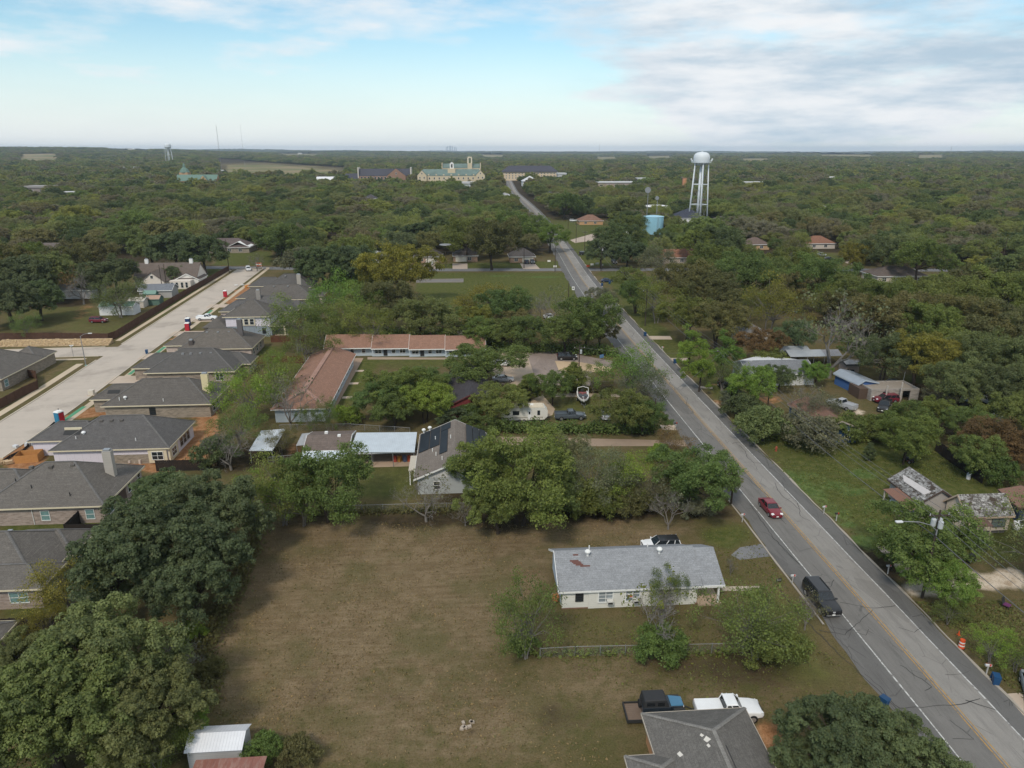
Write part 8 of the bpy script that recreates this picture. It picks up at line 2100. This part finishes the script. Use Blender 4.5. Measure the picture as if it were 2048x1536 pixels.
OSB = plain((0.44, 0.21, 0.07), .9, vary=.2); a = G(53, 925)
h = thing('plywood_bin', 'open orange plywood waste bin on the building site', 'bin', (a[0], a[1]+1, 0), .15)
for bx in ((-1.7, 1.7, -1.2, -1.15), (-1.7, 1.7, 1.15, 1.2), (-1.7, -1.65, -1.15, 1.15), (1.65, 1.7, -1.15, 1.15)): MB().box(*bx, 0, 1.3).build('side', OSB, h)
MB().box(-1.65, 1.65, -1.15, 1.15, 0, .25).build('waste', plain((0.22, 0.12, 0.06)), h)
def pile(label, x, y, col, d, name='building_material', n=5, rz=0):
    a = G(x, y); h = thing(name, label, 'materials', (a[0], a[1], 0), rz, 'building-site materials'); rg = random.Random(x)
    for k in range(n): MB().cbox((rg.uniform(-d/2, d/2), rg.uniform(-d/3, d/3), .2 + rg.random()*.4), (rg.uniform(.5, 1.0)*d*.5, rg.uniform(.4, .8)*d*.4, rg.uniform(.3, .8)), rg.uniform(0, 3), rg.uniform(-.2, .2)).build('bundle', plain(col, .7, vary=.2), h)
pile('white wrapped pallets beside the plywood bin', 84, 901, (0.62, 0.60, 0.56), 2.6); pile('white plastic tote and dark drum at the kerb', 46, 893, (0.55, 0.56, 0.57), 1.8, n=3); pile('grey sacks at the building-site kerb', 62, 892, (0.30, 0.31, 0.33), 1.6, n=3); pile('lumber pile at the left edge of the dirt yard', 12, 930, (0.46, 0.33, 0.2), 2.4, n=4)
pile('small brick pallets below the wrapped house', 275, 928, (0.5, 0.42, 0.36), 1.2, n=2); pile('pallet of bricks near the cream window', 262, 928, (0.52, 0.45, 0.40), 1.0, n=2); pile('cement pallet by the red toilet', 366, 672, (0.58, 0.52, 0.44), 1.8, n=3); pile('white material trailer near the far toilet', 478, 572, (0.62, 0.62, 0.60), 3.0, n=3); pile('orange soil heap by the far material trailer', 497, 575, (0.50, 0.22, 0.06), 3.0, 'soil_heap', 6); pile('orange soil heap by the middle red toilet', 384, 672, (0.45, 0.24, 0.1), 2.0, 'soil_heap', 4)
a = G(184, 790); h = thing('utility_box', 'pale utility cabinet at the kerb by the cream chimney house', 'cabinet', (a[0], a[1], 0)); MB().box(-.5, .5, -.4, .4, 0, 1.1).build('cabinet', plain((0.55, 0.50, 0.42)), h); MB().box(-.7, .7, -.6, .6, -.05, .1).build('pad', DRIVE, h)
SILT = plain((0.03, 0.03, 0.032)); h = thing('silt_fence', 'black silt fence along the dirt yard kerb', 'fence')
P = [G(*q) for q in ((0,930),(22,915),(45,905),(75,878),(110,848))]
for p, q in zip(P[:-1], P[1:]): MB().face([(*p, 0), (*q, 0), (*q, .55), (*p, .5)]).build('fabric', SILT, h); MB().tube((*p, 0), (*p, .75), .03, n=5).build('stake', plain((0.3, 0.2, 0.12)), h)
h = thing('green_erosion_mat', 'green erosion matting along the pale street kerb', 'mat')
for va, vb in ((122, 137), (158, 190), (212, 226)): MB().face([(RES[0].x + 5.3 - max(0, va-150)*.055, va, .03), (RES[0].x + 6.2 - max(0, va-150)*.055, va, .03), (RES[0].x + 6.2 - max(0, vb-150)*.055, vb, .03), (RES[0].x + 5.3 - max(0, vb-150)*.055, vb, .03)]).build('strip', plain((0.08, 0.26, 0.14)), h)
# satellite dishes, lawn clutter
a = G(168, 0) if False else None
for lab, x, y in (('rusty brown fire pit at the corner of the white house', 1111, 1204),): 
    a = G(x, y); h = thing('fire_pit', lab, 'barrel', (a[0], a[1], 0)); MB().lathe([(.12, 0), (.42, .3), (.46, .7), (.35, .95), (.1, 1.02)], 14).build('bowl', plain((0.34, 0.13, 0.05)), h); [MB().tube((.3*math.cos(t), .3*math.sin(t), 0), (.34*math.cos(t), .34*math.sin(t), .4), .03).build('leg', DARK, h) for t in (0.5, 2.6, 4.7)]
a = G(2012, 1215); h = thing('lawn_chair', 'dark lawn chair on the grass at the right edge', 'chair', (a[0], a[1], 0), .6); MB().box(-.35, .35, -.35, .35, .35, .42).build('seat', plain((0.12, 0.03, 0.10)), h); MB().cbox((0, .4, .75), (.7, .06, .8), 0, -.3).build('backrest', DARK, h); [MB().tube((s*.3, t*.3, 0), (s*.3, t*.3, .37), .025).build('leg', DARK, h) for s in (-1, 1) for t in (-1, 1)]
a = G(1936, 958); h = thing('metal_drum', 'pale metal drum and crossed pipes by the dark fence', 'drum', (a[0], a[1], 0)); MB().lathe([(.3, 0), (.3, .9), (.26, .92)], 14).build('drum', plain((0.5, 0.52, 0.55)), h); MB().tube((-.3, -.5, .9), (1.2, .3, 1.3), .06).build('pipe', WHITE_TRIM, h); MB().tube((.2, .5, .8), (.8, -.4, 1.6), .06).build('pipe', WHITE_TRIM, h)
a = G(935, 1452); h = thing('brush_pile', 'small heap of pale debris on the brown lot', 'debris', (a[0], a[1], 0)); [MB().cbox((random.uniform(-.5, .5), random.uniform(-.4, .4), .12), (.35, .25, .2), random.uniform(0, 3)).build('lump', plain((0.36, 0.30, 0.24)), h) for k in range(7)]
a = G(885, 565); h = thing('ruined_foundation', 'old low foundation on the weedy green lot', 'foundation', (a[0]-9, a[1], 0)); FND = plain((0.24, 0.22, 0.20), .95)
for bx in ((-1, 17, -.3, 0), (-1, 17, 6, 6.3), (-1, -.7, 0, 6), (16.7, 17, 0, 6)): MB().box(*bx, -.05, .35).build('footing', FND, h)
MB().box(-.7, 16.7, 0, 6, -.05, .04).build('floor_slab', plain((0.17, 0.16, 0.15), .95), h)
# ------------------------------------------------------------------ woods beyond the listed trees
def dist_poly(pts, u, v):
    d = 1e9
    for a, b in zip(pts[:-1], pts[1:]):
        ab = b - a; t = max(0, min(1, ((u-a.x)*ab.x + (v-a.y)*ab.y) / max(1e-6, ab.length_squared)))
        d = min(d, math.hypot(u - a.x - ab.x*t, v - a.y - ab.y*t))
    return d
MAINF = [p for i, p in enumerate(MAIN) if i % 8 == 0]; CROSSF = CROSS[::4]
LAWNS = [GP(p) for p in (
    [(430,498),(545,498),(545,535),(430,535)], [(640,478),(705,478),(700,522),(620,522)], [(820,520),(1120,518),(1185,660),(850,660)], [(1100,440),(1225,436),(1240,470),(1220,540),(1150,545)],
    [(1500,505),(1690,502),(1700,545),(1500,545)], [(1190,540),(1265,540),(1330,640),(1420,770),(1560,900),(1990,960),(2048,990),(2048,1536),(1500,1536),(1250,700)], [(-300,600),(300,600),(460,535),(560,535),(520,620),(420,1536),(-300,1536)],
    [(380,530),(660,545),(650,640),(540,860),(540,1536),(200,1536)], [(470,1000),(1540,1000),(1800,1536),(400,1536)], [(640,665),(1250,700),(1320,900),(1300,1010),(420,1010),(560,700)],
    [(430,322),(700,336),(700,358),(500,361),(435,358)], [(1775,371),(1850,373),(1910,387),(1840,390),(1775,379)], [(1340,525),(1700,540),(1950,545),(2048,600),(2048,1000),(1300,900),(1230,560)], [(260,470),(300,470),(300,492),(230,492)], [(1010,372),(1040,372),(1110,470),(1060,470)],
    [(620,552),(840,545),(860,660),(640,660)], [(0,520),(440,500),(460,545),(300,620),(0,640)])]
LAWN_BB = [(min(p[0] for p in L), max(p[0] for p in L), min(p[1] for p in L), max(p[1] for p in L), L) for L in LAWNS]
def pip(u, v, L):
    ins = False; n = len(L)
    for i in range(n):
        (x1, y1), (x2, y2) = L[i], L[(i+1) % n]
        if (y1 > v) != (y2 > v) and u < (x2-x1)*(v-y1)/(y2-y1) + x1: ins = not ins
    return ins
def blocked(u, v, r=4.0, cr=3.0):
    for a, b, c, d, clear in KEEP:
        if a-r < u < b+r and c-r < v < d+r: return True
        if c > 250: clear *= c/250
        if c - clear < v <= c:      # keep the line of sight from the drone to the building open
            f = v / max(1.0, c); m = (a*f + b*f)/2; hw = (b-a)*f*0.5 + 1.0
            if abs(u - m) < hw: return True
    for a, b, c, d, L in LAWN_BB:
        if a < u < b and c < v < d and pip(u, v, L): return True
    if v < 1300 and dist_poly(MAINF, u, v) < 7.5 + cr*1.1: return True
    if 250 < v < 350 and dist_poly(CROSSF, u, v) < 8: return True
    return False
fg = random.Random(21)
grid = {}
for (u, v, d) in TREES: grid.setdefault((int(u//10), int(v//10)), []).append((u, v, d/2))
def near_tree(u, v, r, f=0.80):
    for i in (-1, 0, 1):
        for j in (-1, 0, 1):
            for (a, b, q) in grid.get((int(u//10)+i, int(v//10)+j), ()):
                if (a-u)**2 + (b-v)**2 < (f*(q+r))**2: return True
    return False
def in_view(u, v, m=0.10):
    X, Y = u*_ca - v*_sa, u*_sa + v*_ca
    return Y > 5 and abs(X) < Y*(0.745 + m) + 8
spots = []
tries = 0
while len(spots) < 4600 and tries < 50000:
    tries += 1
    v = math.sqrt(fg.uniform(60**2, 900**2)); u = fg.uniform(-0.84*v-15, 0.98*v+15)
    if not in_view(u, v): continue
    r = fg.choice((3.6, 4.8, 5.6, 6.6, 7.6, 8.8)) * fg.uniform(.9, 1.1) * (1 if v > 280 else .8)
    if near_tree(u, v, r) or blocked(u, v, 2.0, r): continue
    grid.setdefault((int(u//10), int(v//10)), []).append((u, v, r)); spots.append((u, v, r))
spots.sort(key=lambda s: math.hypot(s[0], s[1]))
n_ind = max(0, 300 - len(TREES)); used = {}
LMS = [l for l in LM if len(l[2].split()) <= 8]
tc_ = ['mid', 'olive', 'brown', 'dark', 'olive', 'brown', 'oak', 'grey', 'yellow', 'mid', 'brown']
for (u, v, r) in spots[:n_ind]:
    t = fg.choice(tc_); k = fg.choice('gggos') if t != 'dark' else 'o'
    px = PX(u, v)[0]
    a, b, l = min(LMS, key=lambda q: math.hypot(q[0]-u, q[1]-v)); ql, qt = PX(a, b, 3), PX(u, v, 4)
    du, dv = (qt[0]-ql[0])*qt[2]/F_PX, v - b
    lab = '%s tree %s the %s' % (WORDS[t], ('left of' if du < 0 else 'right of') if abs(du) > abs(dv) else ('behind' if dv > 0 else 'in front of'), l)
    used[lab] = used.get(lab, 0) + 1
    if used[lab] > 1: lab = ORD[min(9, used[lab]-1)] + ' ' + lab
    where = 'left of the main road' if px < 1080 else 'right of the main road'
    tree(u, v, 2*r, 2*r*fg.uniform(.8, 1.0), k, t, lab, 'background trees ' + where)
# the rest: one wood, thousands of crowns instanced on points
def far_proto(i):
    g = 900 + i
    if i < 5: me, _ = crown_mesh('far_crown', g, 5, (7.5, 9.4, 5.6, 8.2, 6.8)[i], 0.6, 60, 6, 17, 0.46, 0.20, -0.3, 0.6, open_=(.1, .2, 0, .7, .4)[i], mat=LEAF_FAR, jit=0.4, lobes=(.14, .2, .1, .3, .34)[i])
    else: me, _ = crown_mesh('far_clump', g, 5, 6.5, 0.0, 50, 5, 13, 0.70, 0.22, -0.1, 0.62, mat=LEAF_FAR, jit=0.3, lobes=0.18)
    return me
fcol = bpy.data.collections.new('wood_crowns')
for i in range(8):
    fcol.objects.link(bpy.data.objects.new('far_crown_%d' % i, far_proto(i)))
ncol = bpy.data.collections.new('town_crowns')      # fuller crowns for the nearer wood
for kk in ('o', 'g', 'g', 's'):
    for i, (me, _) in enumerate(proto(kk)[:2 if kk != 's' else 1]):
        m2 = me.copy(); m2.materials[0] = LEAF_FAR; ncol.objects.link(bpy.data.objects.new('town_crown', m2))
def wood(name, label, pts, scl, fcol=fcol):
    me = bpy.data.meshes.new(name); me.from_pydata(pts, [], [])
    a = me.attributes.new('size', 'FLOAT_VECTOR', 'POINT'); a.data.foreach_set('vector', np.asarray(scl, np.float32).ravel())
    o = put(name, me); tag(o, label, 'woods', None, 'stuff')
    ng = bpy.data.node_groups.new(name, 'GeometryNodeTree'); ng.interface.new_socket('Geometry', in_out='INPUT', socket_type='NodeSocketGeometry'); ng.interface.new_socket('Geometry', in_out='OUTPUT', socket_type='NodeSocketGeometry')
    N = ng.nodes; gi, go = N.new('NodeGroupInput'), N.new('NodeGroupOutput')
    ci = N.new('GeometryNodeCollectionInfo'); ci.inputs['Collection'].default_value = fcol; ci.inputs['Separate Children'].default_value = True; ci.inputs['Reset Children'].default_value = True
    mp = N.new('GeometryNodeMeshToPoints'); ip = N.new('GeometryNodeInstanceOnPoints'); ip.inputs['Pick Instance'].default_value = True
    na = N.new('GeometryNodeInputNamedAttribute'); na.data_type = 'FLOAT_VECTOR'; na.inputs['Name'].default_value = 'size'
    rr = N.new('FunctionNodeRandomValue'); rr.data_type = 'FLOAT_VECTOR'; rr.inputs['Min'].default_value = (0, 0, 0); rr.inputs['Max'].default_value = (0, 0, 6.283)
    ri = N.new('FunctionNodeRandomValue'); ri.data_type = 'INT'
    for s in ri.inputs:
        if s.name == 'Max' and s.type == 'INT': s.default_value = len(fcol.objects) - 1
        if s.name == 'Min' and s.type == 'INT': s.default_value = 0
    L = ng.links
    L.new(gi.outputs[0], mp.inputs[0]); L.new(mp.outputs[0], ip.inputs['Points']); L.new(ci.outputs[0], ip.inputs['Instance'])
    L.new([x for x in ri.outputs if x.type == 'INT'][0], ip.inputs['Instance Index']); L.new([x for x in rr.outputs if x.type == 'VECTOR'][0], ip.inputs['Rotation']); L.new([x for x in na.outputs if x.enabled][0], ip.inputs['Scale']); L.new(ip.outputs[0], go.inputs[0])
    m = o.modifiers.new('scatter', 'NODES'); m.node_group = ng
    return o
P1, S1 = [], []
for (u, v, r) in spots[n_ind:]:
    s = r/5*1.08; P1.append((u, v, 0)); S1.append((s, s, (0.55*s + .42)*fg.uniform(.85, 1.2)))
wood('town_woods', 'woods of mixed green trees filling the town beyond the streets', P1, S1, ncol)
P2, S2 = [], []
FIELDS = LAWN_BB[10:12] + [(min(p[0] for p in L), max(p[0] for p in L), min(p[1] for p in L), max(p[1] for p in L), L) for L in (GP(q) for q in FAR_FIELDS)]
d = 880.0
rgn = random.Random(77)
while d < 6500:
    step = 10.5 * (d/900)**0.6
    w = 0.9*d
    u = -w
    while u < w*1.12:
        uu, vv = u + rgn.uniform(-.4, .4)*step, d + rgn.uniform(-.4, .4)*step
        u += step
        if not in_view(uu, vv, 0.08): continue
        if d < 1500 and blocked(uu, vv, 2.0, 9.0): continue
        if any(a < uu < b and c < vv < e and pip(uu, vv, L) for a, b, c, e, L in FIELDS): continue
        if mnoise.noise(Vector((uu/170, vv/230, 3.3))) > 0.40 + 0.25*rgn.random(): continue     # small clearings
        s = step/8.5*rgn.choice((.7, .9, 1.0, 1.25, 1.5)); P2.append((uu, vv, float(hill(uu, vv)))); S2.append((s, s, (0.5*min(s, 2.2) + .5)*rgn.uniform(.8, 1.25)))
    d += step*0.95
wood('distant_woods', 'distant woods reaching to the horizon', P2, S2)
print('trees', len(TREES), 'town', len(P1), 'far', len(P2))
# last ridges at the horizon: a rough canopy surface
rd = np.geomspace(6000, 15500, 70); az = np.linspace(-0.66, 0.80, 520)
RR, AZ = np.meshgrid(rd, az, indexing='ij')
cu, cv = RR*np.sin(AZ), RR*np.cos(AZ)
rng_ = np.random.default_rng(8)
cz = hill(cu, cv) + 7 + rng_.uniform(0, 9, RR.shape) + 6*np.sin(cu/230)*np.sin(cv/310)
cm = quads_mesh('far_canopy', np.stack([cu.ravel(), cv.ravel(), cz.ravel()], 1), np.stack([(i_ := np.arange(70*520).reshape(70, 520))[:-1, :-1].ravel(), i_[1:, :-1].ravel(), i_[1:, 1:].ravel(), i_[:-1, 1:].ravel()], 1))
t = NT('far_canopy'); cm.materials.append(t.done(t.mix(t.ramp(t.noise(0.004, 6, 0.7), 0.35, 0.65), (0.026, 0.034, 0.016), (0.060, 0.062, 0.030)), 0.95, 0.05))
tag(put('horizon_woods', cm), 'last wooded ridges along the horizon', 'woods', None, 'stuff')
# ------------------------------------------------------------------ haze
bz = MB().box(-17000, 17000, -600, 18000, -30, 118)
tm = bpy.data.materials.new('haze'); tm.use_nodes = True; nt = tm.node_tree; nt.nodes.clear()
vo = nt.nodes.new('ShaderNodeVolumePrincipled'); vo.inputs['Color'].default_value = (0.64, 0.77, 0.94, 1); vo.inputs['Density'].default_value = HAZE
vo.inputs['Anisotropy'].default_value = 0.0
mo = nt.nodes.new('ShaderNodeOutputMaterial'); nt.links.new(vo.outputs[0], mo.inputs['Volume'])
if HAZE > 0: tag(bz.build('haze', tm), None, None, None, 'stuff')
